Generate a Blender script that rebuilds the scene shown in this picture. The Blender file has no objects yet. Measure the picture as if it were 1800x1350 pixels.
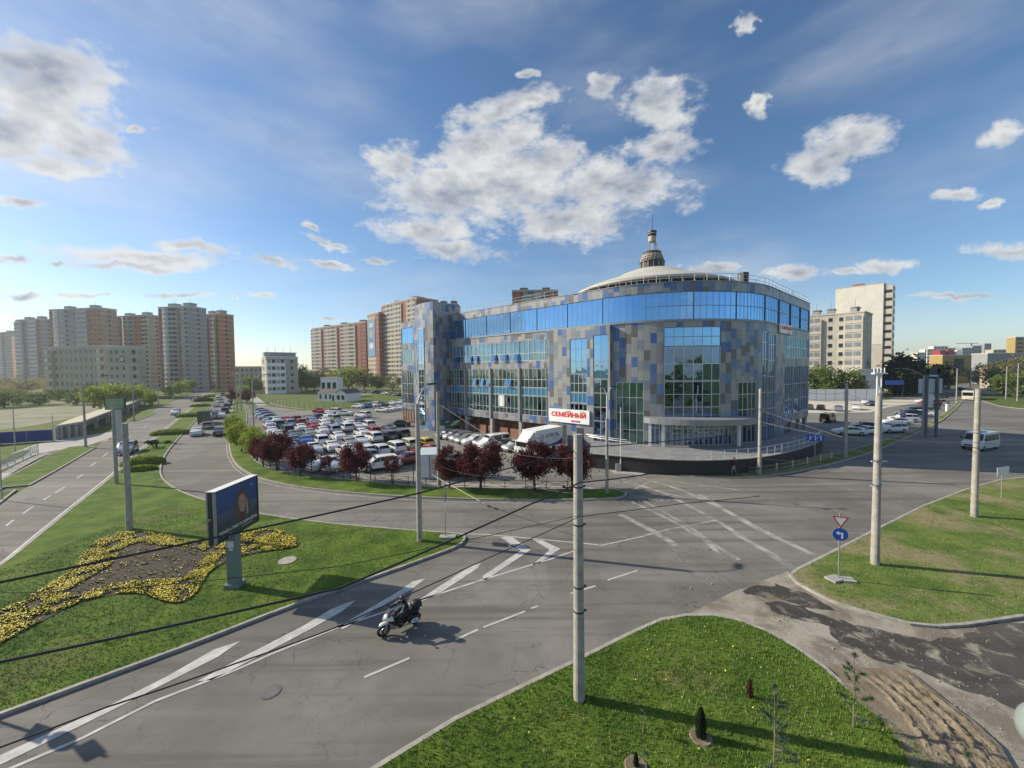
import bpy, math, random
from math import sin, cos, pi, radians as R, hypot, atan2
from mathutils import Vector, Matrix, noise
from mathutils.geometry import tessellate_polygon
D = bpy.data
S = bpy.context.scene
C = S.collection
random.seed(7)
# ---------------------------------------------------------------- camera
H = 11.5
FPX, CXP, CYP = 676.0, 900.0, 675.0
PITCH = math.atan(24.5/676); ROLL = R(0.61)
cam = D.objects.new('camera', D.cameras.new('camera')); C.objects.link(cam)
cam.data.sensor_width = 36; cam.data.lens = 36*FPX/1800
cam.data.clip_start = 0.1; cam.data.clip_end = 20000
cam.location = (0, 0, H)
cam.rotation_euler = (Matrix.Rotation(pi/2-PITCH, 3, 'X') @ Matrix.Rotation(-ROLL, 3, 'Z')).to_euler()
S.camera = cam
S.render.resolution_x = 1024; S.render.resolution_y = 768
S.view_settings.view_transform = 'Standard'; S.view_settings.look = 'None'
S.view_settings.exposure = EXPO = 0.33
S.view_settings.gamma = 1
# ---------------------------------------------------------------- sun
SUN_AZ = R(166); SUN_EL = R(29)          # direction towards the sun (angle from +X)
sd = Vector((cos(SUN_AZ)*cos(SUN_EL), sin(SUN_AZ)*cos(SUN_EL), sin(SUN_EL)))
sl = D.lights.new('sun', 'SUN'); sl.energy = 5.0; sl.angle = R(0.5); sl.color = (1, .89, .72)
so = D.objects.new('sun', sl); C.objects.link(so)
so.rotation_euler = (-sd).to_track_quat('-Z', 'Y').to_euler()

def ray(px, py):
    x = (px-CXP)/FPX; y = -(py-CYP)/FPX
    c, s = cos(ROLL), sin(ROLL)
    x, y = c*x+s*y, -s*x+c*y
    cp, sp = cos(PITCH), sin(PITCH)
    return Vector((x, cp+y*sp, -sp+y*cp))
def G(px, py, z=0.0):
    """point of the level surface at height z that the photograph shows at px, py"""
    r = ray(px, py); t = (z-H)/r.z
    return (r.x*t, r.y*t)
def AT(px, Y):
    """ground position in direction px at depth Y"""
    r = ray(px, 655); return (r.x/r.y*Y, Y)
def ZAT(px, py, Y):
    r = ray(px, py); return H+r.z*Y/r.y
# ---------------------------------------------------------------- world
def world():
    w = D.worlds.new('World'); S.world = w; w.use_nodes = True
    nt = w.node_tree; N = nt.nodes; L = nt.links; N.clear()
    out = N.new('ShaderNodeOutputWorld'); bg = N.new('ShaderNodeBackground')
    sky = N.new('ShaderNodeTexSky'); sky.sky_type = 'NISHITA'; sky.sun_disc = False
    sky.sun_elevation = SUN_EL; sky.sun_rotation = pi/2-SUN_AZ
    sky.air_density = 1.0; sky.dust_density = .35; sky.ozone_density = 3.0; sky.altitude = 50
    tc = N.new('ShaderNodeTexCoord'); sep = N.new('ShaderNodeSeparateXYZ')
    L.new(tc.outputs['Generated'], sep.inputs[0])
    def m(op, a, b=None, c=None, clamp=False):
        n = N.new('ShaderNodeMath'); n.operation = op; n.use_clamp = clamp
        for i, v in enumerate((a, b, c)):
            if v is None: continue
            if isinstance(v, (int, float)): n.inputs[i].default_value = v
            else: L.new(v, n.inputs[i])
        return n.outputs[0]
    yy = m('MAXIMUM', sep.outputs[1], .05); az = m('DIVIDE', sep.outputs[0], yy); el = m('DIVIDE', sep.outputs[2], yy)   # position on the sky ahead
    cmb0 = N.new('ShaderNodeCombineXYZ'); L.new(az, cmb0.inputs[0]); L.new(el, cmb0.inputs[1]); prev = cmb0.outputs[0]
    for sc_, am_ in ((9, .13), (34, .06)):
        wz = N.new('ShaderNodeTexNoise'); wz.inputs['Scale'].default_value = sc_; wz.inputs['Detail'].default_value = 4; L.new(cmb0.outputs[0], wz.inputs[0])
        w1 = N.new('ShaderNodeVectorMath'); w1.operation = 'SUBTRACT'; w1.inputs[1].default_value = (.5, .5, .5); L.new(wz.outputs['Color'], w1.inputs[0])
        w2 = N.new('ShaderNodeVectorMath'); w2.operation = 'MULTIPLY'; w2.inputs[1].default_value = (am_, am_*.35, 0); L.new(w1.outputs[0], w2.inputs[0])
        w3 = N.new('ShaderNodeVectorMath'); w3.operation = 'ADD'; L.new(prev, w3.inputs[0]); L.new(w2.outputs[0], w3.inputs[1]); prev = w3.outputs[0]
    class cmb: outputs = [prev]
    # domain warp
    nz = N.new('ShaderNodeTexNoise'); nz.inputs['Scale'].default_value = 9; nz.inputs['Detail'].default_value = 6
    L.new(tc.outputs['Generated'], nz.inputs[0])
    n1 = N.new('ShaderNodeTexNoise'); n1.inputs['Scale'].default_value = 13; n1.inputs['Detail'].default_value = 12
    n1.inputs['Roughness'].default_value = .62; n1.inputs['Distortion'].default_value = .1
    mp = N.new('ShaderNodeMapping'); mp.inputs['Scale'].default_value = (1, 1, 1.9)
    L.new(tc.outputs['Generated'], mp.inputs[0]); L.new(mp.outputs[0], n1.inputs[0])
    best = None
    for c in CLOUDS:
        px, py, rx, ry, rot = (c+(0,))[:5]
        v = ray(px, py).normalized(); va = ray(px+5, py).normalized(); vb = ray(px, py-5).normalized()
        a0, e0 = v.x/v.y, v.z/v.y
        ka = abs(va.x/va.y-a0)/5; kb = abs(vb.z/vb.y-e0)/5
        mpn = N.new('ShaderNodeMapping'); mpn.vector_type = 'TEXTURE'
        mpn.inputs['Location'].default_value = (a0, e0, 0)
        mpn.inputs['Rotation'].default_value = (0, 0, R(rot))
        mpn.inputs['Scale'].default_value = (rx*ka*1.35, ry*kb*1.35, 1)
        L.new(cmb.outputs[0], mpn.inputs[0])
        ln = N.new('ShaderNodeVectorMath'); ln.operation = 'LENGTH'; L.new(mpn.outputs[0], ln.inputs[0])
        q = m('SUBTRACT', 1.0, ln.outputs['Value'])
        best = q if best is None else m('SMOOTH_MAX', best, q, .25) if False else m('MAXIMUM', best, q)
    best = m('MAXIMUM', best, -1.2)
    # a few loose clouds on the half of the sky behind the camera
    n3 = N.new('ShaderNodeTexNoise'); n3.inputs['Scale'].default_value = 2.6; n3.inputs['Detail'].default_value = 3
    L.new(mp.outputs[0], n3.inputs[0])
    back = m('MULTIPLY_ADD', n3.outputs[0], 5.0, -2.95)
    isb = m('LESS_THAN', sep.outputs[1], .15)
    back = m('ADD', m('MULTIPLY', back, isb), m('MULTIPLY', m('SUBTRACT', 1.0, isb), -2.0))
    best = m('MAXIMUM', best, back)
    n5 = N.new('ShaderNodeTexNoise'); n5.inputs['Scale'].default_value = 48; n5.inputs['Detail'].default_value = 8; n5.inputs['Roughness'].default_value = .6
    L.new(mp.outputs[0], n5.inputs[0])
    dens = m('ADD', m('ADD', m('MULTIPLY_ADD', best, 2.3, .2), m('MULTIPLY_ADD', n1.outputs[0], 3.9, -1.95)), m('MULTIPLY_ADD', n5.outputs[0], 1.5, -.75))
    # the same billows sampled a little towards the sun: their difference is the lit side
    mps = N.new('ShaderNodeMapping'); mps.inputs['Scale'].default_value = (1, 1, 1.9); mps.inputs['Location'].default_value = (-.03, 0, .06)
    L.new(tc.outputs['Generated'], mps.inputs[0])
    n6 = N.new('ShaderNodeTexNoise'); n6.inputs['Scale'].default_value = 9; n6.inputs['Detail'].default_value = 3; n6.inputs['Roughness'].default_value = .62; n6.inputs['Distortion'].default_value = .1
    L.new(mps.outputs[0], n6.inputs[0])
    n7 = N.new('ShaderNodeTexNoise'); n7.inputs['Scale'].default_value = 9; n7.inputs['Detail'].default_value = 3; n7.inputs['Roughness'].default_value = .62; n7.inputs['Distortion'].default_value = .1
    L.new(mp.outputs[0], n7.inputs[0])
    lit = m('ADD', m('MULTIPLY', m('SUBTRACT', n7.outputs[0], n6.outputs[0]), 1.5), m('MULTIPLY_ADD', n1.outputs[0], 1.0, -.5))
    ss = N.new('ShaderNodeMapRange'); ss.interpolation_type = 'SMOOTHSTEP'
    ss.inputs[1].default_value = .0; ss.inputs[2].default_value = 1.7
    L.new(dens, ss.inputs[0])
    # thin high veil
    n2 = N.new('ShaderNodeTexNoise'); n2.inputs['Scale'].default_value = 2.2; n2.inputs['Detail'].default_value = 8
    mp2 = N.new('ShaderNodeMapping'); mp2.inputs['Scale'].default_value = (1, .6, 3.5); mp2.inputs['Rotation'].default_value = (.3, .2, .5)
    L.new(tc.outputs['Generated'], mp2.inputs[0]); L.new(mp2.outputs[0], n2.inputs[0])
    veil = N.new('ShaderNodeMapRange'); veil.interpolation_type = 'SMOOTHSTEP'
    veil.inputs[1].default_value = .38; veil.inputs[2].default_value = .75; veil.inputs[4].default_value = .34
    L.new(n2.outputs[0], veil.inputs[0])
    cov = m('MAXIMUM', m('MULTIPLY', ss.outputs[0], .93), veil.outputs[0])
    # cloud brightness: greyer where thick
    thick = m('MULTIPLY', m('SUBTRACT', dens, .7), .3, clamp=True)
    shade = m('ADD', m('SUBTRACT', 1.05, m('MULTIPLY', thick, 1.1)), lit)
    n4 = N.new('ShaderNodeTexNoise'); n4.inputs['Scale'].default_value = 30; n4.inputs['Detail'].default_value = 5
    L.new(mp.outputs[0], n4.inputs[0])
    shade = m('MULTIPLY', shade, m('MULTIPLY_ADD', n4.outputs[0], .3, .85))
    cc = N.new('ShaderNodeMix'); cc.data_type = 'RGBA'
    cc.inputs[6].default_value = (2.6, 3.0, 3.7, 1); cc.inputs[7].default_value = (7.2, 7.2, 7.1, 1)
    L.new(m('MULTIPLY_ADD', shade, 1.15, -.2, clamp=True), cc.inputs[0])
    mx = N.new('ShaderNodeMix'); mx.data_type = 'RGBA'
    hs = N.new('ShaderNodeHueSaturation'); hs.inputs['Saturation'].default_value = 1.12; hs.inputs['Value'].default_value = 1.22; L.new(sky.outputs[0], hs.inputs['Color'])
    L.new(cov, mx.inputs[0]); L.new(hs.outputs[0], mx.inputs[6]); L.new(cc.outputs[2], mx.inputs[7])
    L.new(mx.outputs[2], bg.inputs[0]); bg.inputs[1].default_value = .09
    L.new(bg.outputs[0], out.inputs[0])
    w.cycles.sampling_method = 'MANUAL'; w.cycles.sample_map_resolution = 512
CLOUDS = [(880,325,140,62,0),(1000,385,90,40,0),(70,150,120,80,0),(90,170,135,75,0),(55,110,95,35,0),(140,250,80,45,-15),(90,290,100,22,-8),(20,240,80,60),(35,357,50,9),(250,452,150,15,-4),(330,432,80,12,-6),(215,468,120,8,-4),
 (18,458,28,9),(85,463,24,6),(780,335,115,50,0),(860,255,105,40,20),(890,190,90,22,15),(930,178,55,14,8),(745,400,95,26),(800,438,75,18,-8),(1080,320,125,45,-4),(1160,190,58,50,-10),
 (1165,255,52,30),(950,290,75,40),(700,290,45,30),(985,400,60,25,10),(1060,150,30,22),(1435,290,46,30),(1500,238,58,28),(1465,262,45,22),(1335,182,16,20),(560,395,22,6,-20),(580,425,38,8,-25),(480,458,36,8,-12),(575,465,36,6,-12),
 (928,133,17,6),(1310,45,18,14,50),(1260,467,70,9),(1395,476,50,12),(1550,467,42,11),(1760,240,40,22,12),(1748,357,22,9,15),(1770,438,70,15),(325,519,48,5),(150,521,40,4),
 (35,519,32,6),(665,458,24,5),(465,519,26,4),(250,226,22,7),(1490,478,30,6),(420,527,10,3),(1690,520,60,4),(1680,340,40,12),(580,560,14,3)]
world()
# ---------------------------------------------------------------- mesh helpers
class MB:
    def __init__(s): s.v = []; s.f = []; s.m = []; s.uv = []; s.has_uv = False
    def q(s, pts, m=0, uv=None):
        n = len(s.v); s.v += [tuple(p) for p in pts]; s.f.append(tuple(range(n, n+len(pts)))); s.m.append(m)
        s.uv.append(uv); s.has_uv |= uv is not None
    def box(s, c, d, rz=0, m=0, M=None, top=1.0):
        hx, hy, hz = d[0]/2, d[1]/2, d[2]/2; P = []
        for z in (-1, 1):
            k = top if z > 0 else 1
            for x, y in ((-1,-1),(1,-1),(1,1),(-1,1)):
                X, Y, Z = x*hx*k, y*hy*k, z*hz
                if M: v = M @ Vector((X, Y, Z)); P.append((c[0]+v.x, c[1]+v.y, c[2]+v.z))
                else: P.append((c[0]+X*cos(rz)-Y*sin(rz), c[1]+X*sin(rz)+Y*cos(rz), c[2]+Z))
        n = len(s.v); s.v += P
        for f in ((3,2,1,0),(4,5,6,7),(0,1,5,4),(1,2,6,5),(2,3,7,6),(3,0,4,7)):
            s.f.append(tuple(n+i for i in f)); s.m.append(m); s.uv.append(None)
    def bx(s, x0, x1, y0, y1, z0, z1, m=0): s.box(((x0+x1)/2, (y0+y1)/2, (z0+z1)/2), (x1-x0, y1-y0, z1-z0), 0, m)
    def tube(s, pts, rad, n=8, m=0, cap=True):
        pts = [Vector(p) for p in pts]; rr = rad if isinstance(rad, (list, tuple)) else [rad]*len(pts)
        base = len(s.v); ref = None
        for i, p in enumerate(pts):
            t = (pts[min(i+1, len(pts)-1)]-pts[max(i-1, 0)]).normalized()
            if ref is None: ref = Vector((0, 0, 1)) if abs(t.z) < .9 else Vector((1, 0, 0))
            a = t.cross(ref).normalized(); b = t.cross(a).normalized(); ref = -b if False else ref
            for k in range(n):
                w = 2*pi*k/n; s.v.append(tuple(p+a*cos(w)*rr[i]+b*sin(w)*rr[i]))
        for i in range(len(pts)-1):
            for k in range(n):
                k2 = (k+1) % n
                s.f.append((base+i*n+k, base+i*n+k2, base+(i+1)*n+k2, base+(i+1)*n+k)); s.m.append(m); s.uv.append(None)
        if cap:
            s.f.append(tuple(base+k for k in reversed(range(n)))); s.m.append(m); s.uv.append(None)
            s.f.append(tuple(base+(len(pts)-1)*n+k for k in range(n))); s.m.append(m); s.uv.append(None)
    def cyl(s, c, r, z0, z1, n=12, m=0, r2=None):
        s.tube([(c[0], c[1], z0), (c[0], c[1], z1)], [r, r if r2 is None else r2], n, m)
    def lathe(s, c, prof, n=24, m=0):
        base = len(s.v)
        for r, z in prof:
            for k in range(n): s.v.append((c[0]+r*cos(2*pi*k/n), c[1]+r*sin(2*pi*k/n), z))
        for i in range(len(prof)-1):
            for k in range(n):
                k2 = (k+1) % n; s.f.append((base+i*n+k, base+i*n+k2, base+(i+1)*n+k2, base+(i+1)*n+k)); s.m.append(m); s.uv.append(None)
    def poly(s, P, z, m=0, flip=False):
        tr = tessellate_polygon([[Vector((p[0], p[1], 0)) for p in P]]); n = len(s.v)
        s.v += [(p[0], p[1], z) for p in P]
        for t in tr:
            a, b, c = (P[i] for i in t)
            ar = (b[0]-a[0])*(c[1]-a[1])-(b[1]-a[1])*(c[0]-a[0])
            if abs(ar) < 1e-9: continue
            t = t if (ar > 0) != flip else t[::-1]
            s.f.append(tuple(n+i for i in t)); s.m.append(m); s.uv.append(None)
    def prism(s, P, z0, z1, m=0, bottom=False):
        s.poly(P, z1, m)
        if bottom: s.poly(P, z0, m, True)
        A = sum(P[i][0]*P[(i+1) % len(P)][1]-P[(i+1) % len(P)][0]*P[i][1] for i in range(len(P)))
        for i in range(len(P)):
            a, b = P[i], P[(i+1) % len(P)]
            if A < 0: a, b = b, a
            s.q([(a[0], a[1], z0), (b[0], b[1], z0), (b[0], b[1], z1), (a[0], a[1], z1)], m)
    def mesh(s, name, mats, smooth=False):
        me = D.meshes.new(name); me.from_pydata(s.v, [], s.f)
        for m in (mats if isinstance(mats, (list, tuple)) else [mats]): me.materials.append(m)
        me.polygons.foreach_set('material_index', s.m)
        if s.has_uv:
            u = me.uv_layers.new(name='UVMap'); i = 0; dat = []
            for f, uv in zip(s.f, s.uv):
                for k in range(len(f)): dat += list(uv[k]) if uv else [0, 0]
            u.data.foreach_set('uv', dat)
        if smooth: me.shade_smooth(); 
        me.update(); return me
    def build(s, name, mats, parent=None, label=None, cat=None, group=None, kind=None, smooth=False, loc=None):
        o = D.objects.new(name, s.mesh(name, mats, smooth)); C.objects.link(o)
        if parent: o.parent = parent
        if loc: o.location = loc
        return tag(o, label, cat, group, kind)
def tag(o, label=None, cat=None, group=None, kind=None):
    if label: o['label'] = label
    if cat: o['category'] = cat
    if group: o['group'] = group
    if kind: o['kind'] = kind
    return o
def empty(name, loc, rz, label, cat, group=None):
    o = D.objects.new(name, None); C.objects.link(o); o.location = loc if len(loc) == 3 else (*loc, 0); o.rotation_euler = (0, 0, rz)
    o.empty_display_size = .3
    return tag(o, label, cat, group)
def copy_tree(o, parent=None):
    c = o.copy(); C.objects.link(c)
    if parent: c.parent = parent
    for ch in list(o.children): copy_tree(ch, c)
    return c
# ---------------------------------------------------------------- materials
def mat(name, col, rough=.7, metal=0, var=0, scale=5, bump=0, col2=None, coat=0, emis=None, alpha=None, det=6, spec=.5, bscale=None):
    m = D.materials.new(name); m.use_nodes = True; nt = m.node_tree; b = nt.nodes['Principled BSDF']
    b.inputs['Base Color'].default_value = (*col, 1); b.inputs['Roughness'].default_value = rough; b.inputs['Metallic'].default_value = metal
    b.inputs['Specular IOR Level'].default_value = spec
    if coat: b.inputs['Coat Weight'].default_value = coat; b.inputs['Coat Roughness'].default_value = .04
    if emis: b.inputs['Emission Color'].default_value = (*emis[0], 1); b.inputs['Emission Strength'].default_value = emis[1]
    if var or col2 or bump:
        tc = nt.nodes.new('ShaderNodeTexCoord'); n = nt.nodes.new('ShaderNodeTexNoise'); n.inputs['Scale'].default_value = scale; n.inputs['Detail'].default_value = det
        n.inputs['Roughness'].default_value = .6
        nt.links.new(tc.outputs['Object'], n.inputs[0])
        if var or col2:
            r = nt.nodes.new('ShaderNodeValToRGB'); e = r.color_ramp.elements
            c1 = tuple(max(0, c*(1-var)) for c in col); c2 = col2 or tuple(min(1, c*(1+var)) for c in col)
            e[0].position = .32; e[1].position = .68; e[0].color = (*c1, 1); e[1].color = (*c2, 1)
            nt.links.new(n.outputs[0], r.inputs[0]); nt.links.new(r.outputs[0], b.inputs['Base Color'])
        if bump:
            bp = nt.nodes.new('ShaderNodeBump'); bp.inputs['Strength'].default_value = bump; bp.inputs['Distance'].default_value = .02
            n2 = nt.nodes.new('ShaderNodeTexNoise'); n2.inputs['Scale'].default_value = bscale or scale*6; n2.inputs['Detail'].default_value = 5
            nt.links.new(tc.outputs['Object'], n2.inputs[0]); nt.links.new(n2.outputs[0], bp.inputs['Height']); nt.links.new(bp.outputs[0], b.inputs['Normal'])
    return m
class NT:
    """small node-tree writer"""
    def __init__(s, name):
        s.mat = D.materials.new(name); s.mat.use_nodes = True; s.nt = s.mat.node_tree; s.b = s.nt.nodes['Principled BSDF']; s.tc = s.nt.nodes.new('ShaderNodeTexCoord')
    def n(s, t, ins=None, **kw):
        nd = s.nt.nodes.new('ShaderNode'+t)
        for k, v in kw.items(): setattr(nd, k, v)
        for k, v in (ins or {}).items(): s.set(nd, k, v)
        return nd
    def set(s, nd, k, v):
        if isinstance(v, bpy.types.NodeSocket): s.nt.links.new(v, nd.inputs[k])
        else: nd.inputs[k].default_value = v
    def noise(s, scale, det=5, rough=.55, vec=None, dist=0):
        return s.n('TexNoise', {0: vec or s.tc.outputs['Object'], 'Scale': scale, 'Detail': det, 'Roughness': rough, 'Distortion': dist}).outputs[0]
    def ramp(s, fac, stops, interp='LINEAR'):
        r = s.n('ValToRGB', {0: fac}); cr = r.color_ramp; cr.interpolation = interp
        while len(cr.elements) < len(stops): cr.elements.new(.5)
        for e, (p, c) in zip(cr.elements, stops): e.position = p; e.color = (*c, 1) if not isinstance(c, float) else (c, c, c, 1)
        return r.outputs[0]
    def mix(s, f, a, b, mode='MIX'):
        x = s.n('Mix', data_type='RGBA', blend_type=mode); s.set(x, 0, f)
        s.set(x, 6, a if isinstance(a, bpy.types.NodeSocket) else (*a, 1)); s.set(x, 7, b if isinstance(b, bpy.types.NodeSocket) else (*b, 1)); return x.outputs[2]
    def math(s, op, a, b=0.0, c=0.0, clamp=False):
        x = s.n('Math', {0: a, 1: b}, operation=op, use_clamp=clamp)
        if op in ('MULTIPLY_ADD', 'SMOOTH_MAX'): s.set(x, 2, c)
        return x.outputs[0]
    def smooth(s, v, a, b, lo=0., hi=1.):
        return s.n('MapRange', {0: v, 1: a, 2: b, 3: lo, 4: hi}, interpolation_type='SMOOTHSTEP').outputs[0]
    def out(s, col, rough=.8, bump=None, bs=.3, bd=.02, spec=.3):
        s.set(s.b, 'Base Color', col if isinstance(col, bpy.types.NodeSocket) else (*col, 1)); s.set(s.b, 'Roughness', rough); s.b.inputs['Specular IOR Level'].default_value = spec
        if bump is not None:
            bp = s.n('Bump', {'Strength': bs, 'Distance': bd, 'Height': bump}); s.set(s.b, 'Normal', bp.outputs[0])
        return s.mat
def asphalt(name, base=(.172,.162,.143), light=(.285,.269,.236), crack=.5):
    t = NT(name)
    big = t.noise(.09, 4, .6); mid = t.noise(.9, 6, .65); fine = t.noise(38, 3, .7)
    c = t.mix(t.smooth(big, .38, .62), base, light)
    c = t.mix(t.smooth(mid, .35, .7, 0, .35), c, tuple(x*.7 for x in base))
    # long worn streaks along the lanes
    mp = t.n('Mapping', {0: t.tc.outputs['Object'], 'Rotation': (0, 0, R(-33)), 'Scale': (.07, 1.0, 1)})
    st = t.noise(.55, 4, .6, mp.outputs[0])
    c = t.mix(t.smooth(st, .48, .72, 0, .55), c, tuple(x*1.25 for x in light))
    st2 = t.noise(.9, 5, .6, t.n('Mapping', {0: t.tc.outputs['Object'], 'Location': (7, 3, 0), 'Rotation': (0, 0, R(-31)), 'Scale': (.035, 1.0, 1)}).outputs[0])
    c = t.mix(t.smooth(st2, .5, .66, 0, .8), c, tuple(x*.72 for x in base))
    c = t.mix(t.math('MULTIPLY', fine, .55), c, tuple(x*.45 for x in base), 'MIX')
    c = t.mix(t.smooth(t.noise(120, 2), .5, .72, 0, .3), c, (.3, .29, .27))
    wv = t.n('Mapping', {0: t.tc.outputs['Object'], 'Scale': (1, 1, 0)})
    wn = t.n('TexNoise', {0: wv.outputs[0], 'Scale': 1.2, 'Detail': 4})
    dv = t.n('VectorMath', {0: wv.outputs[0], 1: wn.outputs['Color']}, operation='ADD')
    vo = t.n('TexVoronoi', {0: dv.outputs[0], 'Scale': .42}, feature='DISTANCE_TO_EDGE')
    ck = t.math('LESS_THAN', vo.outputs[0], .006)
    msk = t.smooth(t.noise(.13, 2), .42, .54)
    c = t.mix(t.math('MULTIPLY', t.math('MULTIPLY', ck, msk), crack), c, (.03, .03, .03))
    vo2 = t.n('TexVoronoi', {0: dv.outputs[0], 'Scale': 1.7}, feature='DISTANCE_TO_EDGE')
    ck2 = t.math('MULTIPLY', t.math('LESS_THAN', vo2.outputs[0], .012), t.smooth(t.noise(.2, 2), .5, .6))
    c = t.mix(t.math('MULTIPLY', ck2, crack*.7), c, (.04, .04, .04))
    # square repair patches
    pv = t.n('TexVoronoi', {0: t.tc.outputs['Object'], 'Scale': .11}, distance='CHEBYCHEV')
    c = t.mix(t.smooth(t.math('LESS_THAN', pv.outputs['Distance'], .16), 0, 1, 0, .25), c, tuple(x*.7 for x in base))
    return t.out(c, .88, fine, .25, .01, spec=.25)
def grass(name, a=(.052,.105,.013), b=(.135,.2,.028), dry=(.22,.2,.08), dryamt=.08):
    t = NT(name)
    n1 = t.noise(.5, 5, .6); n2 = t.noise(6, 5, .7); n3 = t.noise(60, 3, .7); nd = t.noise(.23, 6, .65)
    c = t.mix(t.smooth(n1, .35, .65), a, b)
    c = t.mix(t.smooth(n2, .4, .7, 0, .45), c, tuple(x*.6 for x in a))
    c = t.mix(t.smooth(n3, .45, .8, 0, .6), c, tuple(min(1, x*1.9) for x in b))
    c = t.mix(t.smooth(nd, .62-dryamt, .80-dryamt, 0, .85), c, t.mix(n2, dry, tuple(x*.55 for x in dry)))
    return t.out(c, .9, n3, .6, .05, spec=.15)
M = dict(
 asphalt=asphalt('asphalt'), asphalt_dark=asphalt('old_asphalt', (.13,.13,.13), (.2,.195,.19), .3),
 lot=asphalt('car_park_asphalt', (.21,.2,.18), (.31,.295,.265), .3),
 grass=grass('lawn'), grass_dry=grass('dry_grass', (.075,.13,.025), (.17,.22,.05), (.38,.31,.18), .17), grass_field=grass('field_grass', (.07,.105,.02), (.13,.17,.04), (.2,.17,.09), .1),
 kerb=mat('concrete_kerb', (.34,.32,.28), .85, var=.25, scale=3, bump=.2), pave=mat('paving', (.36,.34,.31), .85, var=.18, scale=1.5, bump=.15),
 paint=mat('road_paint', (.62,.61,.58), .75, col2=(.36,.355,.34), scale=2.2, det=9, var=.05),
 faint=mat('worn_paint', (.28,.272,.255), .85, col2=(.46,.45,.42), scale=1.6, det=9, var=.02),
 concrete=mat('concrete', (.36,.34,.3), .85, var=.22, scale=2.5, bump=.3, bscale=30), steel=mat('galvanised_steel', (.42,.43,.44), .45, .7, var=.1, scale=4),
 darksteel=mat('dark_metal', (.05,.052,.056), .5, .4), black=mat('black_rubber', (.012,.012,.013), .7), white=mat('white_paint', (.78,.78,.76), .5, var=.04, scale=3),
 wire=mat('black_cable', (.02,.02,.022), .6), wirel=mat('pale_cable', (.2,.2,.19), .5, .3),
 brick=mat('red_brick', (.3,.12,.075), .9, var=.2, scale=1.2), cream=mat('cream_render', (.5,.42,.32), .9, var=.1, scale=.5), orange=mat('orange_brick', (.42,.19,.09), .9, var=.12, scale=.6),
 greyblue=mat('grey_render', (.29,.3,.31), .9, var=.12, scale=.4), beige=mat('beige_render', (.42,.39,.31), .9, var=.1, scale=.4), panelw=mat('concrete_panels', (.5,.46,.39), .9, var=.14, scale=.5),
 whitew=mat('weathered_whitewash', (.72,.69,.63), .9, col2=(.6,.57,.5), scale=.35, var=.02, det=9), slab=mat('pale_slab_edge', (.62,.6,.55), .85), roof=mat('roofing_felt', (.12,.1,.095), .9, var=.2),
 winglass=mat('window_glass', (.03,.035,.045), .25, 0, spec=.3), loggia=mat('glazed_loggia', (.22,.25,.27), .2, 0, var=.25, scale=.8, spec=.8),
 red=mat('red_plastic', (.3,.035,.03), .4), yellow=mat('yellow_plastic', (.7,.42,.02), .4), blue=mat('blue_enamel', (.015,.05,.24), .4), soil=mat('soil', (.055,.04,.028), .95, var=.4, scale=9, bump=.8),
 brown=mat('brown_block', (.24,.12,.08), .85, var=.15, scale=1), net=mat('dark_green_netting', (.03,.07,.06), .9), pink=mat('faded_red_barrier', (.6,.2,.18), .6), gold=mat('ochre_cladding', (.36,.26,.08), .6, var=.1, scale=.5))
# ---------------------------------------------------------------- ground, roads, verges
def P(*a, z=0.0): return [G(x, y, z) for x, y in zip(a[::2], a[1::2])]
def smooth_poly(pts, k=1, closed=True):
    for _ in range(k):
        q = []
        n = len(pts)
        for i in range(n if closed else n-1):
            a, b = pts[i], pts[(i+1) % n]
            q += [(a[0]*.75+b[0]*.25, a[1]*.75+b[1]*.25), (a[0]*.25+b[0]*.75, a[1]*.25+b[1]*.75)]
        pts = q if closed else [pts[0]]+q+[pts[-1]]
    return pts
def line_strip(mb, pts, w, z, m=0, w2=None):
    n = len(pts)
    for i in range(n-1):
        a, b = Vector((*pts[i], 0)), Vector((*pts[i+1], 0)); d = (b-a).normalized(); nn = Vector((-d.y, d.x, 0))
        wa = w if w2 is None else w+(w2-w)*i/(n-1); wb = w if w2 is None else w+(w2-w)*(i+1)/(n-1)
        mb.q([(a-nn*wa/2)[:2]+(z,), (b-nn*wb/2)[:2]+(z,), (b+nn*wb/2)[:2]+(z,), (a+nn*wa/2)[:2]+(z,)], m)
def offset_ring(pts, d):
    n = len(pts); A = sum(pts[i][0]*pts[(i+1) % n][1]-pts[(i+1) % n][0]*pts[i][1] for i in range(n)); sg = 1 if A > 0 else -1; out = []
    for i in range(n):
        p0, p1, p2 = Vector(pts[i-1]), Vector(pts[i]), Vector(pts[(i+1) % n])
        a = (p1-p0).normalized(); b = (p2-p1).normalized(); na = Vector((-a.y, a.x))*sg; nb = Vector((-b.y, b.x))*sg
        k = na+nb
        k = k.normalized()/max(.6, k.normalized().dot(na)) if k.length > .01 else na
        out.append((p1.x+k.x*d, p1.y+k.y*d))
    return out
def island(pts, name='lawn', m='grass', h=.13, kw=.16, sm=1, kerb=True):
    """raised grass bed with a concrete kerb all round"""
    if sm: pts = smooth_poly(pts, sm)
    inner = offset_ring(pts, kw) if kerb else pts
    mb = MB(); mb.prism(inner, 0, h-.01, 0); mb.build(name, M[m], kind='structure')
    if kerb:
        k = MB(); n = len(pts)
        for i in range(n):
            j = (i+1) % n; a, b, c, d = pts[i], pts[j], inner[j], inner[i]
            k.q([(*a, h), (*b, h), (*c, h), (*d, h)]); k.q([(*a, 0), (*b, 0), (*b, h), (*a, h)]); k.q([(*d, h), (*c, h), (*c, 0), (*d, 0)])
        k.build('kerb', M['kerb'], kind='structure')
    return inner
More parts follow.
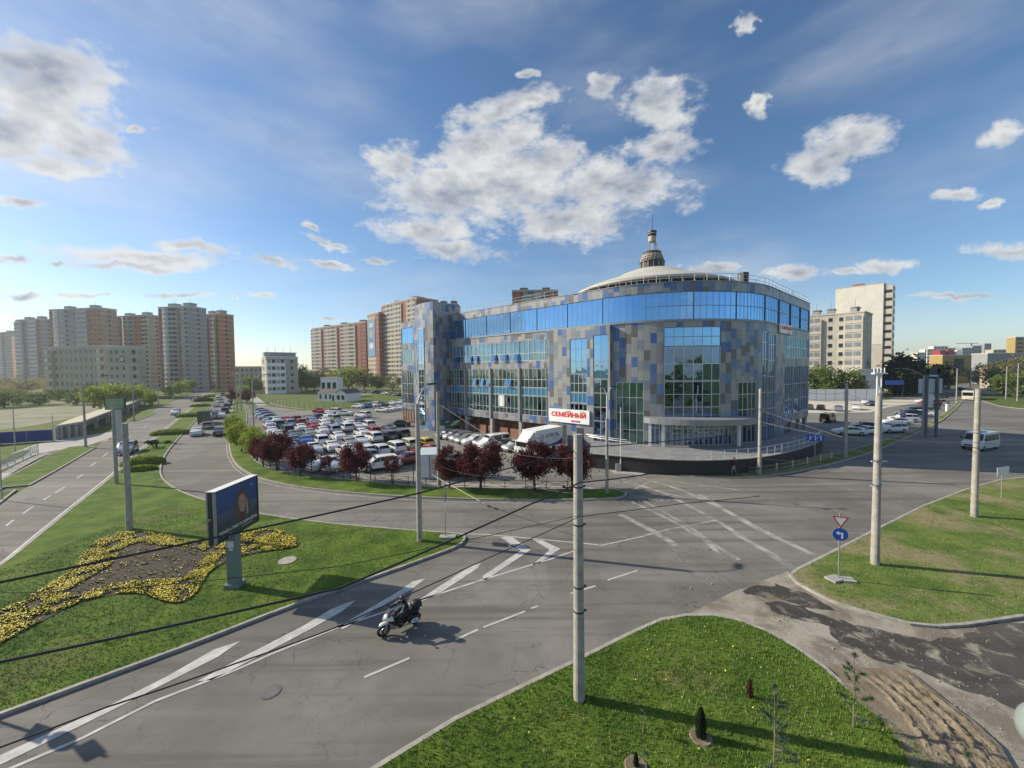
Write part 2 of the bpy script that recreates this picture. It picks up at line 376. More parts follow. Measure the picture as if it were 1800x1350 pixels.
g = MB(); g.q([(-1800,-1800,-.03), (1800,-1800,-.03), (1800,1800,-.03), (-1800,1800,-.03)]); g.build('ground', M['grass_field'], kind='structure')
# streets and the crossing: one asphalt sheet
a = MB()
a.poly(P(-500,1280, 0,884, 46,857, 60,850, 169,786, 205,757, 240,735, 300,708, 345,690, 375,680, 402,669.5, 425,669.5, 421,690, 440,720, 470,750, 700,760, 1420,740, 1560,700, 1630,690, 1684,676, 1712,672, 1742,690, 1800,716, 1900,740, 2400,760, 2600,900, 1800,1400, 1300,1800, -300,2600), 0)
a.build('road', M['asphalt'], kind='structure'); a = MB(); a.q([(-70,-30,0), (70,-30,0), (70,3.9,0), (-70,3.9,0)]); a.build('road', M['asphalt'], kind='structure')
lot = MB(); lot.poly(P(452,740, 447,722, 455,712, 480,715, 530,722, 620,719, 680,713, 708,706, 760,730, 1040,760, 1060,800, 1120,830, 1070,862, 900,858, 740,854, 622,842, 555,836, 489,828, 450,812, 432,790), .012)
lot.build('car_park', M['lot'], kind='structure')
rl = MB(); rl.poly(P(1380,770, 1400,704, 1620,704, 1684,708, 1672,722, 1640,745, 1600,762, 1540,782, 1480,797, 1440,792), .012); rl.build('car_park', M['lot'], kind='structure')
sand = MB(); sand.poly(P(1420,726, 1420,702, 1545,701, 1610,701, 1650,703, 1560,716, 1530,725), .02); sand.build('gravel_yard', mat('pale_gravel', (.55,.5,.4), .95, var=.12, scale=1.5), kind='structure')
pv = MB(); pv.poly(P(415,672, 424,672, 455,700, 470,712, 452,713, 436,700), .02)
pv.poly(P(505,709, 560,698, 620,694, 690,689, 690,693, 620,700, 560,706, 515,712), .022)
pv.poly(P(0,805, 60,782, 130,768, 215,757, 205,766, 160,782, 110,790, 60,800, 0,828), .024)
pv.poly(P(0,836, 30,819, 70,800, 90,797, 60,812, 0,846), .15)
pv.poly(P(720,848, 900,852, 1020,856, 1060,859, 1055,863, 1020,862, 900,859, 720,855), .03)
pv.poly(P(1070,826, 1140,826, 1130,836, 1080,833), .03)
pv.build('pavement', M['pave'], kind='structure')
# lawns -------------------------------------------------------------
A_ = P(-560,1395, -200,1122, 0,997, 60,948, 120,899, 185,848, 240,800, 285,762, 320,732, 360,702, 392,682, 412,673, 420,673, 402,690, 372,712, 348,736, 322,763, 302,785, 288,806, 283,822, 284,838, 297,853, 325,868, 362,881, 450,903, 533,916, 630,926, 729,934, 790,938, 815,941, 820,949, 808,962, 757,981, 700,1002, 618,1031, 507,1070, 340,1136, 180,1195, 0,1262, -250,1352, -560,1460)
lawnA = island(A_)
island(P(0,886, -300,1078, -300,900, 0,866, 30,862), sm=0); island(P(7,858, 53,854, 110,822, 169,787, 150,784, 120,787, 90,798, 60,815, 0,846, -200,920, -200,985), sm=0)
island(P(-200,860, 0,818, 40,802, 52,792, 0,803, -200,845), sm=0, kerb=False)
island(P(236,742, 262,732, 278,725, 262,722, 240,724, 205,735), sm=1)
E_ = P(400,770, 404,800, 413,817, 428,829, 455,842, 490,851, 533,859, 622,869, 733,876, 830,879, 918,881, 1051,880, 1095,877, 1104,870, 1092,863, 1069,860, 1029,862, 900,860, 740,857, 622,845, 555,838, 489,830, 455,816, 436,795, 428,765, 436,735, 430,712, 422,690, 418,677, 413,677, 411,700, 406,735)
lawnE = island(E_)
island(P(473,709, 505,703, 560,698.5, 620,695.5, 690,690.5, 712,692, 709,704, 680,711, 620,716, 560,720.5, 530,719, 500,715), m='grass_field', sm=0)
island(P(430,677, 470,677, 640,684, 700,690, 610,693, 545,697, 500,701, 466,706, 445,690), m='grass_field', sm=0, kerb=False, h=.05)
lawnC = island(P(600,1388, 700,1326, 800,1265, 1000,1168, 1110,1113, 1160,1091, 1205,1083, 1255,1083, 1305,1094, 1350,1112, 1400,1140, 1450,1175, 1500,1220, 1560,1265, 1640,1330, 1700,1420, 1500,1700, 600,1700), sm=0)
lawnD = island(P(1386,1012, 1400,1002, 1450,977, 1538,932, 1620,891, 1700,860, 1755,845, 1800,840, 2000,832, 2600,900, 2600,1030, 1800,1088, 1700,1103, 1650,1106, 1600,1101, 1520,1080, 1470,1064, 1425,1042, 1398,1026), m='grass_dry', sm=0)
island(P(1118,829.5, 1180,835, 1233,840, 1319,841.5, 1389,833, 1444,821, 1500,806.5, 1540,794, 1600,768, 1650,745, 1680,720, 1692,707, 1687,703, 1676,714, 1640,741, 1600,759, 1540,780, 1480,795, 1440,808, 1389,820, 1320,828, 1230,828, 1140,824), m='grass_dry')
island(P(1742,712, 1700,692, 1716,690, 1800,704, 1900,712, 1900,722, 1800,720), m='grass_field', sm=1)
island(P(1735,684, 1760,688, 1900,708, 1900,700, 1800,690, 1742,680), m='grass_field', sm=0)
# rough track between the two lawns
t = NT('rough_track'); n1 = t.noise(.35, 6, .65, dist=.6); n2 = t.noise(1.5, 6, .7); n3 = t.noise(25, 3)
c = t.mix(t.smooth(n1, .4, .6), (.21,.18,.14), (.42,.38,.31)); c = t.mix(t.smooth(n2, .5, .75, 0, .6), c, (.5,.48,.43)); c = t.mix(t.math('MULTIPLY', n3, .4), c, (.1,.085,.065))
M['track'] = t.out(c, .95, n3, .5, .04)
tr = MB(); tr.poly(P(1205,1083, 1290,1040, 1386,1004, 1400,1026, 1470,1064, 1600,1101, 1700,1103, 1900,1084, 2600,1030, 2600,1700, 1700,1700, 1660,1350, 1560,1265, 1450,1175, 1350,1112, 1255,1083), .02); tr.build('dirt_track', M['track'], kind='structure')
M['tar'] = asphalt('patchy_tarmac', (.06,.055,.05), (.12,.11,.098), .1)
_t = NT.__new__(NT); _t.mat = M['tar']; _t.nt = M['tar'].node_tree; _t.b = _t.nt.nodes['Principled BSDF']; _t.tc = _t.nt.nodes.new('ShaderNodeTexCoord')
_t.set(_t.b, 'Alpha', _t.smooth(_t.noise(1.3, 9, .72, dist=.5), .34, .56, .0, .95))
def rag(pts, amp=.35, seed=0):
    pts = smooth_poly(pts, 3); return [(x+amp*noise.noise(Vector((x*1.3, y*1.3, seed)))+amp*.5*noise.noise(Vector((x*5, y*5, seed+3))), y+amp*noise.noise(Vector((x*1.3, y*1.3, seed+7)))+amp*.5*noise.noise(Vector((x*5, y*5, seed+9)))) for x, y in pts]
tp = MB()
tp.poly(rag(P(1440,1095, 1540,1103, 1660,1138, 1720,1103, 1800,1100, 2300,1080, 2300,1500, 1800,1262, 1740,1228, 1640,1190, 1560,1165, 1480,1140)), .026)
tp.poly(rag(P(1290,1044, 1350,1024, 1395,1035, 1480,1076, 1430,1072, 1380,1056), .3, 2), .036)
tp.poly(rag(P(1330,1062, 1380,1056, 1440,1082, 1500,1098, 1520,1112, 1440,1100, 1380,1084), .3, 4), .031)
tp.build('tarmac_patch', M['tar'], kind='structure')
# flattened rut ridges and bare soil at the lawn corner
rt = MB(); rnd = random.Random(3)
bare = smooth_poly(P(1455,1165, 1500,1190, 1580,1230, 1660,1290, 1740,1350, 1740,1500, 1650,1500, 1600,1350, 1560,1280, 1500,1235), 2)
rt.poly(bare, .135, 0)
M['bare'] = mat('churned_soil', (.14,.11,.07), .95, col2=(.26,.215,.15), scale=2.6, bump=1, bscale=14, det=10)
rt.build('bare_earth', M['bare'], kind='structure')
rr = MB(); NU, NV = 130, 110
lf = [G(*p, .1) for p in ((1478,1172), (1530,1215), (1572,1262), (1600,1310), (1618,1365))]; rg = [G(*p, .1) for p in ((1596,1178), (1655,1225), (1712,1268), (1760,1312), (1790,1365))]
def along(pl, u):
    u *= len(pl)-1; i = min(int(u), len(pl)-2); f = u-i; return Vector(pl[i])*(1-f)+Vector(pl[i+1])*f
for iu in range(NU+1):
    for iv in range(NV+1):
        u, v_ = iu/NU, iv/NV; p = along(lf, v_)*(1-u)+along(rg, v_)*u; uu = u+.05*noise.noise(Vector((v_*3, u*2, 4)))
        env = max(0, min(1, u*6, (1-u)*6, v_*5)); rid = max(0, cos(uu*2*pi*5.5))**.7-.5*max(0, -cos(uu*2*pi*5.5))
        z_ = .13+env*(.075*rid*(.6+.8*noise.noise(Vector((v_*4, round(uu*5.5), 2))))+.05*noise.noise(Vector((p.x*5, p.y*5, 0)))+.05*noise.noise(Vector((p.x*11, p.y*11, 3))))
        rr.v.append((p.x, p.y, max(.028, z_) if env else .12))
for iu in range(NU):
    for iv in range(NV): a_ = iu*(NV+1)+iv; rr.f.append((a_, a_+NV+1, a_+NV+2, a_+1)); rr.m.append(0); rr.uv.append(None)
rr.build('rutted_earth', M['bare'], kind='structure', smooth=True)
# ---------------------------------------------------------------- painted markings
mk = MB(); Z1 = .012
def strip_px(mb, w, *a, z=Z1): line_strip(mb, P(*a), w, z)
def poly_px(mb, *a, z=Z1): mb.poly(P(*a), z)
poly_px(mk, -60,1354, 0,1328, 187,1243, 296,1188, 376,1142, 423,1127, 383,1155, 296,1199, 187,1254, 0,1345, -60,1374)
poly_px(mk, 626,1055, 607,1061, 584,1070, 534,1100, 437,1150, 346,1198, 372,1196, 459,1152, 548,1105, 601,1075)
poly_px(mk, 748,1017, 726,1022, 698,1041.6, 645,1072, 592,1103, 604,1106, 668,1068, 723,1037)
poly_px(mk, 846,989, 823,998, 757,1041, 735,1056, 745,1056, 773,1043, 840,999)
strip_px(mk, .13, -80,1396, 0,1359, 144,1298, 272,1233, 412,1179, 479,1149, 590,1105, 729,1058, 840,1022, 912,1000, 968,983, 1008,969)
strip_px(mk, .13, 780,937, 860,940, 937,947, 1053,958)
poly_px(mk, 879,944, 901,944.6, 933,967, 850,1022, 848,1013, 915,968)
poly_px(mk, 936,948, 953,950, 985,965, 944,993, 936,993, 966,967)
for d in ((801,1125, 840,1107), (850,1103, 923,1075), (934,1069.5, 946,1065.5), (1003,1044, 1047,1030), (1068,1020, 1121,1003), (640,1191, 720,1157)): strip_px(mk, .12, *d)
for d in ((1054,959.5, 1131,943), (1090,846, 1104,849)): strip_px(mk, .12, *d)
for d in ((96,867, 114,856), (76,879, 89,871), (135,841, 146,834), (158,820, 168,813), (40,903, 58,891), (10,925, 24,914), (180,803, 190,796), (200,789, 210,782), (222,773, 230,767), (252,752, 258,748)): strip_px(mk, .15, *d)
strip_px(mk, .16, -100,1052, 0,992, 60,942, 120,894, 185,843, 240,795, 283,759, 320,729, 360,699)
fm0 = MB(); strip_px(fm0, .1, 279,822, 281,838, 294,855, 322,871, 360,884, 450,907, 533,919, 630,929, 729,937)
strip_px(fm0, .1, 397,771, 400,802, 410,820, 424,832, 453,846, 490,855, 533,862, 622,872, 733,880, 830,883, 918,885)
strip_px(mk, .2, 176,778, 190,772); strip_px(mk, .2, 178,771, 188,775)
mk.build('road_marking', M['paint'], kind='structure'); fm0.build('road_marking', M['faint'], kind='structure')

t = NT('pale_dust'); t.b.inputs['Roughness'].default_value = .95; t.b.inputs['Base Color'].default_value = (.5,.48,.44,1); nz_ = t.noise(.8, 8, .7)
t.set(t.b, 'Alpha', t.smooth(nz_, .35, .65, .1, .75)); M['dust'] = t.mat
fm = MB(); ds = MB()
for w, d in ((.28, (1096,843, 1170,868, 1260,915, 1330,960, 1402,1006)), (.28, (1118,838, 1200,862, 1290,905, 1370,948)), (.35, (1090,905, 1150,935, 1190,960)), (.22, (1110,882, 1180,915, 1240,950, 1265,975)), (.2, (1130,880, 1210,925, 1262,962, 1300,985)), (.3, (1230,870, 1330,930, 1430,975)), (.25, (1290,938, 1360,975, 1400,1000)),
             (.15, (1130,943, 1180,930, 1260,915)), (.13, (1098,868, 1140,848, 1160,846)), (.12, (1104,850, 1150,862, 1220,880)), (.15, (1180,846, 1300,862))):
    strip_px(ds, w*1.5, *d, z=.016+random.random()*.006)
ds.build('dust_track', M['dust'], kind='structure')
for i in range(7):
    x = 880+i*4; strip_px(fm, .1, 850+i*8,788+i*3.6, 872+i*9,797+i*4.2, z=.03)
for i in range(9): strip_px(fm, .1, 480+i*27,826+i*1.4, 500+i*29,838+i*.7, z=.03)
fm.build('road_marking', M['faint'], kind='structure')
M['concrete_dark'] = mat('cast_iron', (.13,.125,.12), .8, var=.3, scale=8)
# manhole covers
for n, (x, y) in enumerate(((54,876), (476,1216), (1396,885))):
    c0 = G(x, y); mh = MB(); mh.cyl((0, 0), .34, .006, .02, 20); mh.cyl((0, 0), .28, .02, .024, 20)
    mh.build('manhole_cover', M['concrete_dark'], loc=(*c0, 0), label=['round manhole cover on the left street', 'round manhole cover in the wide road below the motorcycle', 'round manhole cover in the crossing before the dark retaining wall'][n], cat='manhole cover')
c0 = G(505, 985, .14); mh = MB(); mh.cyl((0, 0), .5, 0, .03, 16); mh.build('stone_slab', M['concrete'], loc=(*c0, .125), label='round worn concrete slab sunk in the lawn right of the billboard', cat='slab')
wg = MB(); wg.poly(smooth_poly(P(-200,735, 0,722, 70,716, 150,712, 215,712, 180,724, 110,738, 60,748, 0,756, -200,780), 2), -.01); wg.poly(smooth_poly(P(215,705, 120,702, 60,706, 110,709, 190,710), 1), -.01)
wg.build('waste_ground', mat('waste_ground', (.12,.15,.05), .95, col2=(.27,.235,.17), scale=.16, var=.1, det=9), kind='structure')
# ---------------------------------------------------------------- flower bed
bed = smooth_poly(P(0,1133, 60,1100, 130,1062, 180,1048, 240,1042, 280,1056, 305,1062, 330,1058, 352,1035, 366,1006, 400,985, 450,972, 500,966, 527,961, 520,946, 500,934, 470,931, 440,932, 400,948, 360,953, 310,948, 290,938, 240,935, 195,938, 150,965, 130,1000, 100,1020, 40,1058, 0,1075, -60,1105, -60,1165, z=.13), 2)
hole = smooth_poly(P(130,1052, 180,1030, 260,1020, 325,1020, 340,1000, 368,975, 340,962, 260,958, 215,960, 200,990, 170,1010, 120,1035, z=.13), 1)
sb = MB(); sb.poly(bed, .14); sb.build('flower_bed', M['soil'], kind='structure')
def inside(p, poly):
    x, y = p; c = False; j = len(poly)-1
    for i in range(len(poly)):
        xi, yi = poly[i]; xj, yj = poly[j]
        if (yi > y) != (yj > y) and x < (xj-xi)*(y-yi)/(yj-yi)+xi: c = not c
        j = i
    return c
def bbox(p): return min(a[0] for a in p), max(a[0] for a in p), min(a[1] for a in p), max(a[1] for a in p)
rnd = random.Random(5); fl = MB(); x0, x1, y0, y1 = bbox(bed); cnt = 0
for _ in range(150000):
    p = (rnd.uniform(x0, x1), rnd.uniform(y0, y1))
    if not inside(p, bed): continue
    dens = .95
    if inside(p, hole): dens = .05
    nv = noise.noise(Vector((p[0]*1.1, p[1]*1.1, 0)))
    if rnd.random() > dens*(.5+nv*1.3): continue
    if cnt > 24000: break
    cnt += 1
    h = rnd.uniform(.05, .12); a = rnd.uniform(0, pi); r = rnd.uniform(.016, .038)
    if rnd.random() < .6:
        tx, ty = rnd.uniform(-.5, .5), rnd.uniform(-.5, .5); q = []
        for k in range(5): q.append((p[0]+r*cos(a+k*1.2566), p[1]+r*sin(a+k*1.2566), .14+h+r*(tx*cos(a+k*1.2566)+ty*sin(a+k*1.2566))))
        fl.q(q, 0 if rnd.random() < .7 else 2)
    for k in range(2):
        b = rnd.uniform(0, 2*pi); fl.q([(p[0]-.03*cos(b), p[1]-.03*sin(b), .14), (p[0]+.03*cos(b), p[1]+.03*sin(b), .14), (p[0]+.07*cos(b+1), p[1]+.07*sin(b+1), .14+h*.9)], 1)
fl.build('pansies', [mat('yellow_petals', (.78,.62,.03), .6), mat('flower_leaves', (.07,.13,.025), .8), mat('amber_petals', (.7,.5,.03), .6)], kind='stuff', label='dense yellow pansies planted in the curved flower bed', cat='flowers')
# grass tufts on the lawns that lie nearest to the camera
def tufts(poly, n, z, m, seed, hmax=.12, excl=None, ylim=32):
    rnd = random.Random(seed); mb = MB(); x0, x1, y0, y1 = bbox(poly); y1 = min(y1, ylim); x0 = max(x0, -30); x1 = min(x1, 45); y0 = max(y0, 7)
    k = 0; tries = 0
    while k < n and tries < n*8:
        tries += 1
        p = (rnd.uniform(x0, x1), rnd.uniform(y0, y1))
        if rnd.random() > min(1, (14/p[1])**1.6): continue
        if not inside(p, poly) or (excl and inside(p, excl)): continue
        k += 1; c = rnd.random()
        for _ in range(3):
            a = rnd.uniform(0, 2*pi); h = rnd.uniform(.03, hmax); l = rnd.uniform(-.05, .05); w = .012
            px, py = p[0]+rnd.uniform(-.04,.04), p[1]+rnd.uniform(-.04,.04)
            mb.q([(px-w*cos(a), py-w*sin(a), z), (px+w*cos(a), py+w*sin(a), z), (px+l, py+l*.7, z+h)], 0 if c < .6 else (1 if c < .93 else 2))
    mb.build('grass', m, kind='stuff', label=None)
gm = [mat('blade', (.09,.175,.022), .7), mat('blade_light', (.14,.23,.035), .7), mat('blade_dry', (.36,.3,.15), .8)]
tufts(lawnC, 22000, .11, gm, 1); tufts(lawnA, 20000, .11, gm, 2, .09, bed); tufts(lawnD, 9000, .11, [gm[1], gm[0], gm[2]], 3)
dn = MB(); rnd = random.Random(31); k = 0
while k < 420:
    p = (rnd.uniform(-6, 20), rnd.uniform(8, 20)); k += 1
    if not inside(p, lawnC): continue
    if noise.noise(Vector((p[0]*.5, p[1]*.5, 2))) < -.05: continue
    r = rnd.uniform(.018, .035); dn.q([(p[0]+r*cos(a), p[1]+r*sin(a), .2+rnd.uniform(-.03, .03)) for a in (0, 1.05, 2.1, 3.14, 4.2, 5.2)])
dn.build('dandelions', mat('dandelion', (.7,.6,.1), .7), kind='stuff')
# litter of pebbles along the track
pb = MB(); rnd = random.Random(9)
for _ in range(500):
    x = rnd.uniform(1210, 1760); y = rnd.uniform(1010, 1300); p = G(x, y, .03)
    if inside(p, lawnC) and rnd.random() < .9: continue
    r = rnd.uniform(.008, .026)*(1+(rnd.random()<.04)); pb.box((*p, .03+r*.3+(.11 if inside(p, lawnC) or inside(p, lawnD) else 0)), (r*2, r*1.5, r), rnd.uniform(0, 3), 0, top=.6)
pb.build('pebbles', mat('pebble', (.3,.28,.24), .9, var=.3, scale=.8), kind='stuff')
# ---------------------------------------------------------------- the blue glass shopping centre
DL = Vector((-.731, .682)); NL = Vector((-.682, -.731)); P0 = Vector((.72, 63.45))
S0 = P0+DL*35.5; T1 = Vector((23.5, 42.2))+DL*15.76; RA = 17.5; CA = T1-NL*RA
L1 = (T1-S0).length; THETA = R(84.1); L2 = RA*THETA
A0 = atan2(NL.y, NL.x)
NRt = Vector((cos(A0+THETA), sin(A0+THETA))); T2 = CA+NRt*RA; DRt = Vector((-NRt.y, NRt.x)); L3 = 21.0; SE = L1+L2+L3
def FP(s, off=0.0):
    """point of the footprint at run s, pushed outwards by off; and the outward normal"""
    if s < L1: p, n = S0-DL*s, NL
    elif s < L1+L2:
        a = A0+(s-L1)/RA; n = Vector((cos(a), sin(a))); p = CA+n*RA
    else: n = NRt; p = T2+DRt*(s-L1-L2)
    q = p+n*off; return (q.x, q.y), n
_tab = []
def SPX(px):
    """run s of the facade seen in photograph column px"""
    if not _tab:
        for i in range(int(SE*10)+1):
            (x, y), _n = FP(i/10); r = ray(900, 655)
            # column of (x, y) at eye level
            a = x/y; _tab.append((CXP+FPX*a*1.0, i/10))
    for (a, sa), (b, sb_) in zip(_tab, _tab[1:]):
        if a <= px <= b: return sa+(sb_-sa)*(px-a)/(b-a+1e-9)
    return 0 if px < _tab[0][0] else SE
def FZ(px, py):
    (x, y), _n = FP(SPX(px)); r = ray(px, py); return H+r.z*hypot(x, y)/hypot(r.x, r.y)
mall = empty('shopping_centre', (CA.x, CA.y), 0, 'long shopping centre with blue mirrored glass, mottled grey and blue panels and a rounded corner', 'shopping centre')
IM = Matrix.Translation((-CA.x, -CA.y, 0))
def MP(mb, name, mats, parent=None, label=None, smooth=False, kind=None):
    """part of the shopping centre (vertices given in world space)"""
    base = (CA.x, CA.y)
    mb.v = [(v[0]-base[0], v[1]-base[1], v[2]) for v in mb.v]
    return mb.build(name, mats, parent or mall, label=label, smooth=smooth, kind=kind)
# cladding: random upright cassettes in grey, taupe, light blue and blue
def cladding(name, cw=.78, ch=1.3):
    t = NT(name); uv = t.tc.outputs['UV']; sp = t.n('SeparateXYZ', {0: uv})
    col = t.math('FLOOR', t.math('DIVIDE', sp.outputs[0], cw))
    rn = t.n('TexWhiteNoise', {'W': col}, noise_dimensions='1D').outputs[0]
    row = t.math('FLOOR', t.math('ADD', t.math('DIVIDE', sp.outputs[1], ch), t.math('MULTIPLY', t.math('FLOOR', t.math('MULTIPLY', rn, 3)), .333)))
    cv = t.n('CombineXYZ', {0: col, 1: row}); w = t.n('TexWhiteNoise', {0: cv.outputs[0]}, noise_dimensions='2D').outputs[0]
    c = t.ramp(w, [(0, (.32,.325,.325)), (.24, (.25,.255,.26)), (.4, (.2,.245,.31)), (.54, (.13,.2,.33)), (.64, (.33,.33,.32)), (.74, (.15,.138,.122)), (.84, (.055,.13,.34)), (.92, (.09,.16,.33))], 'CONSTANT')
    fr = t.math('FRACT', t.math('DIVIDE', sp.outputs[0], cw)); fv = t.math('FRACT', t.math('DIVIDE', sp.outputs[1], ch*.5))
    seam = t.math('MAXIMUM', t.math('LESS_THAN', fr, .035), t.math('LESS_THAN', fv, .025))
    c = t.mix(t.math('MULTIPLY', seam, .6), c, (.1,.1,.1))
    c = t.mix(t.smooth(t.noise(.6, 6), .4, .75, 0, .22), c, (.16,.155,.15))
    m = t.out(c, .42, None, spec=.5); t.b.inputs['Metallic'].default_value = .15; return m
M['clad'] = cladding('facade_panels'); M['clad_plain'] = mat('grey_panel', (.27,.28,.29), .5, .2, var=.1, scale=.5)
def glassmat(name, refl, tint, trans, wob=.02):
    m = D.materials.new(name); m.use_nodes = True; nt = m.node_tree; N = nt.nodes; L = nt.links; N.clear()
    out = N.new('ShaderNodeOutputMaterial'); gl = N.new('ShaderNodeBsdfGlossy'); tr = N.new('ShaderNodeBsdfTransparent'); mx = N.new('ShaderNodeMixShader')
    gl.inputs['Roughness'].default_value = .015; gl.inputs['Color'].default_value = (*tint, 1); tr.inputs['Color'].default_value = (*trans, 1)
    lw = N.new('ShaderNodeLayerWeight'); lw.inputs['Blend'].default_value = .35
    mr = N.new('ShaderNodeMapRange'); mr.inputs[3].default_value = refl; mr.inputs[4].default_value = .95; L.new(lw.outputs['Fresnel'], mr.inputs[0])
    L.new(mr.outputs[0], mx.inputs[0]); L.new(tr.outputs[0], mx.inputs[1]); L.new(gl.outputs[0], mx.inputs[2]); L.new(mx.outputs[0], out.inputs[0])
    tc = N.new('ShaderNodeTexCoord'); nz = N.new('ShaderNodeTexNoise'); nz.inputs['Scale'].default_value = .45; nz.inputs['Detail'].default_value = 2; L.new(tc.outputs['Object'], nz.inputs[0])
    # every pane sits at a very slightly different angle
    sp = N.new('ShaderNodeSeparateXYZ'); L.new(tc.outputs['UV'], sp.inputs[0]); cb = N.new('ShaderNodeCombineXYZ')
    for i, w in enumerate((1.3, 2.0)):
        d = N.new('ShaderNodeMath'); d.operation = 'DIVIDE'; d.inputs[1].default_value = w; L.new(sp.outputs[i], d.inputs[0])
        f = N.new('ShaderNodeMath'); f.operation = 'FLOOR'; L.new(d.outputs[0], f.inputs[0]); L.new(f.outputs[0], cb.inputs[i])
    wn = N.new('ShaderNodeTexWhiteNoise'); L.new(cb.outputs[0], wn.inputs[0])
    geo = N.new('ShaderNodeNewGeometry'); sb_ = N.new('ShaderNodeVectorMath'); sb_.operation = 'SUBTRACT'; sb_.inputs[1].default_value = (.5, .5, .5); L.new(wn.outputs['Color'], sb_.inputs[0])
    sc = N.new('ShaderNodeVectorMath'); sc.operation = 'SCALE'; sc.inputs['Scale'].default_value = wob; L.new(sb_.outputs[0], sc.inputs[0])
    ad = N.new('ShaderNodeVectorMath'); ad.operation = 'ADD'; L.new(geo.outputs['Normal'], ad.inputs[0]); L.new(sc.outputs[0], ad.inputs[1])
    nn = N.new('ShaderNodeVectorMath'); nn.operation = 'NORMALIZE'; L.new(ad.outputs[0], nn.inputs[0])
    bp = N.new('ShaderNodeBump'); bp.inputs['Strength'].default_value = .35; bp.inputs['Distance'].default_value = .06; L.new(nz.outputs[0], bp.inputs['Height']); L.new(nn.outputs[0], bp.inputs['Normal'])
    L.new(bp.outputs[0], gl.inputs['Normal']); return m
M['gl_top'] = glassmat('mirror_blue_glass', .66, (.3,.6,1.0), (.25,.4,.6), .012)
M['gl_mid'] = glassmat('pale_blue_glass', .34, (.45,.75,1.0), (.6,.78,.9), .02)
M['gl_low'] = glassmat('clear_office_glass', .13, (.6,.82,1.0), (.7,.85,.82), .025)
M['gl_dark'] = glassmat('dark_glass', .34, (.38,.6,.95), (.2,.27,.33), .03)
M['spandrel'] = mat('blue_spandrel', (.04,.2,.36), .12, 0, var=.1, scale=1, spec=.9)
M['mull'] = mat('aluminium_profile', (.6,.63,.66), .35, .5); M['mull_blue'] = mat('blue_grey_profile', (.2,.27,.36), .4, .3); M['mull_dark'] = mat('dark_profile', (.09,.1,.12), .4, .3)
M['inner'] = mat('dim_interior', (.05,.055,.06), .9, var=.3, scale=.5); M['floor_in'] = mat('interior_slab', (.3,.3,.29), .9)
M['curt_g'] = mat('green_curtain', (.4,.52,.38), .9, var=.25, scale=1.6); M['curt_w'] = mat('white_curtain', (.6,.68,.7), .9, var=.2, scale=1.2)
ZR, ZT1, ZT0, Z21, Z20, Z31, Z30, ZB = 22.3, 21.1, 17.6, 16.2, 12.95, 11.75, 4.2, 3.05
sA, sB, sC, sD = SPX(784), SPX(967), SPX(1076), SPX(728)
p818, p862, p913 = SPX(818), SPX(862), SPX(913)
sW = SPX(1379)
# windows: s0, s1, z0, z1, glass, columns, rows, curtain, label
WIN = []
def W(s0, s1, z0, z1, gl, nc, rows, cur=None, off=0.0, lab=None, sp=(), dark=False): WIN.append((s0, s1, z0, z1, gl, nc, rows, cur, off, lab, sp, dark))
sv = [sA+.3]+[sA+.3+(SE-.15-sA-.3)*i/14 for i in range(1, 15)]
for i in range(14): W(sv[i], sv[i+1], ZT0, ZT1, 'gl_top', 7 if i < 9 else 9, [] if i < 7 else [.5])
n2 = 4; e2 = SPX(967.5)
for i in range(n2): W(sA+.2+(e2-sA-.2)*i/n2, sA+.2+(e2-sA-.2)*(i+1)/n2, Z20, Z21, 'gl_mid', 6, [.38], ['w', 1.0])
bays = [(sA+.1, p818-.25), (p818+.25, p862-.25), (p862+.25, p913-.25), (p913+.25, e2)]
for i, (a, b) in enumerate(bays):
    cg = ['g', (.35, .95, .9, .12)[i]]
    W(a, b, 7.35+1.3, Z31, 'gl_low', 7, [.42], cg); W(a, b, 7.35, 8.62, 'SP', 7, []); W(a, b, Z30, 7.32, 'gl_low', 7, [.3], ['g', (.5, .9, .85, .8)[i]])
# left wing end and its two bands
W(.4, sD-.3, ZT0, ZT1, 'gl_top', 6, []); W(.4, sD-.3, Z20, Z21, 'gl_mid', 6, [])
W(.4, sD*.45, Z30, Z31, 'gl_low', 3, [.3, .6]); W(sD*.5, sD-.3, Z30, Z31, 'gl_low', 3, [.3, .6])
# projecting panel field with two tall windows
w1a, w1b = SPX(1006.7), SPX(1036.7); zt = FZ(1020, 596)
W(w1a, w1b, 10.9, zt, 'gl_top', 3, [.35, .7], off=.7); W(w1a, w1b, 8.2, 10.85, 'gl_dark', 4, [.5], off=.7, dark=False); W(w1a, w1b, 6.7, 8.15, 'SP', 4, [], off=.7); W(w1a, w1b, FZ(1020, 721), 6.65, 'gl_dark', 4, [], off=.7)
w2a, w2b = SPX(1047.5), SPX(1073); zt2 = FZ(1060, 589)
W(w2a, w2b, 10.2, zt2, 'gl_top', 2, [.4], off=.7); W(w2a, w2b, .6, 10.15, 'gl_dark', 2, [.2, .4, .6, .8], off=.7)
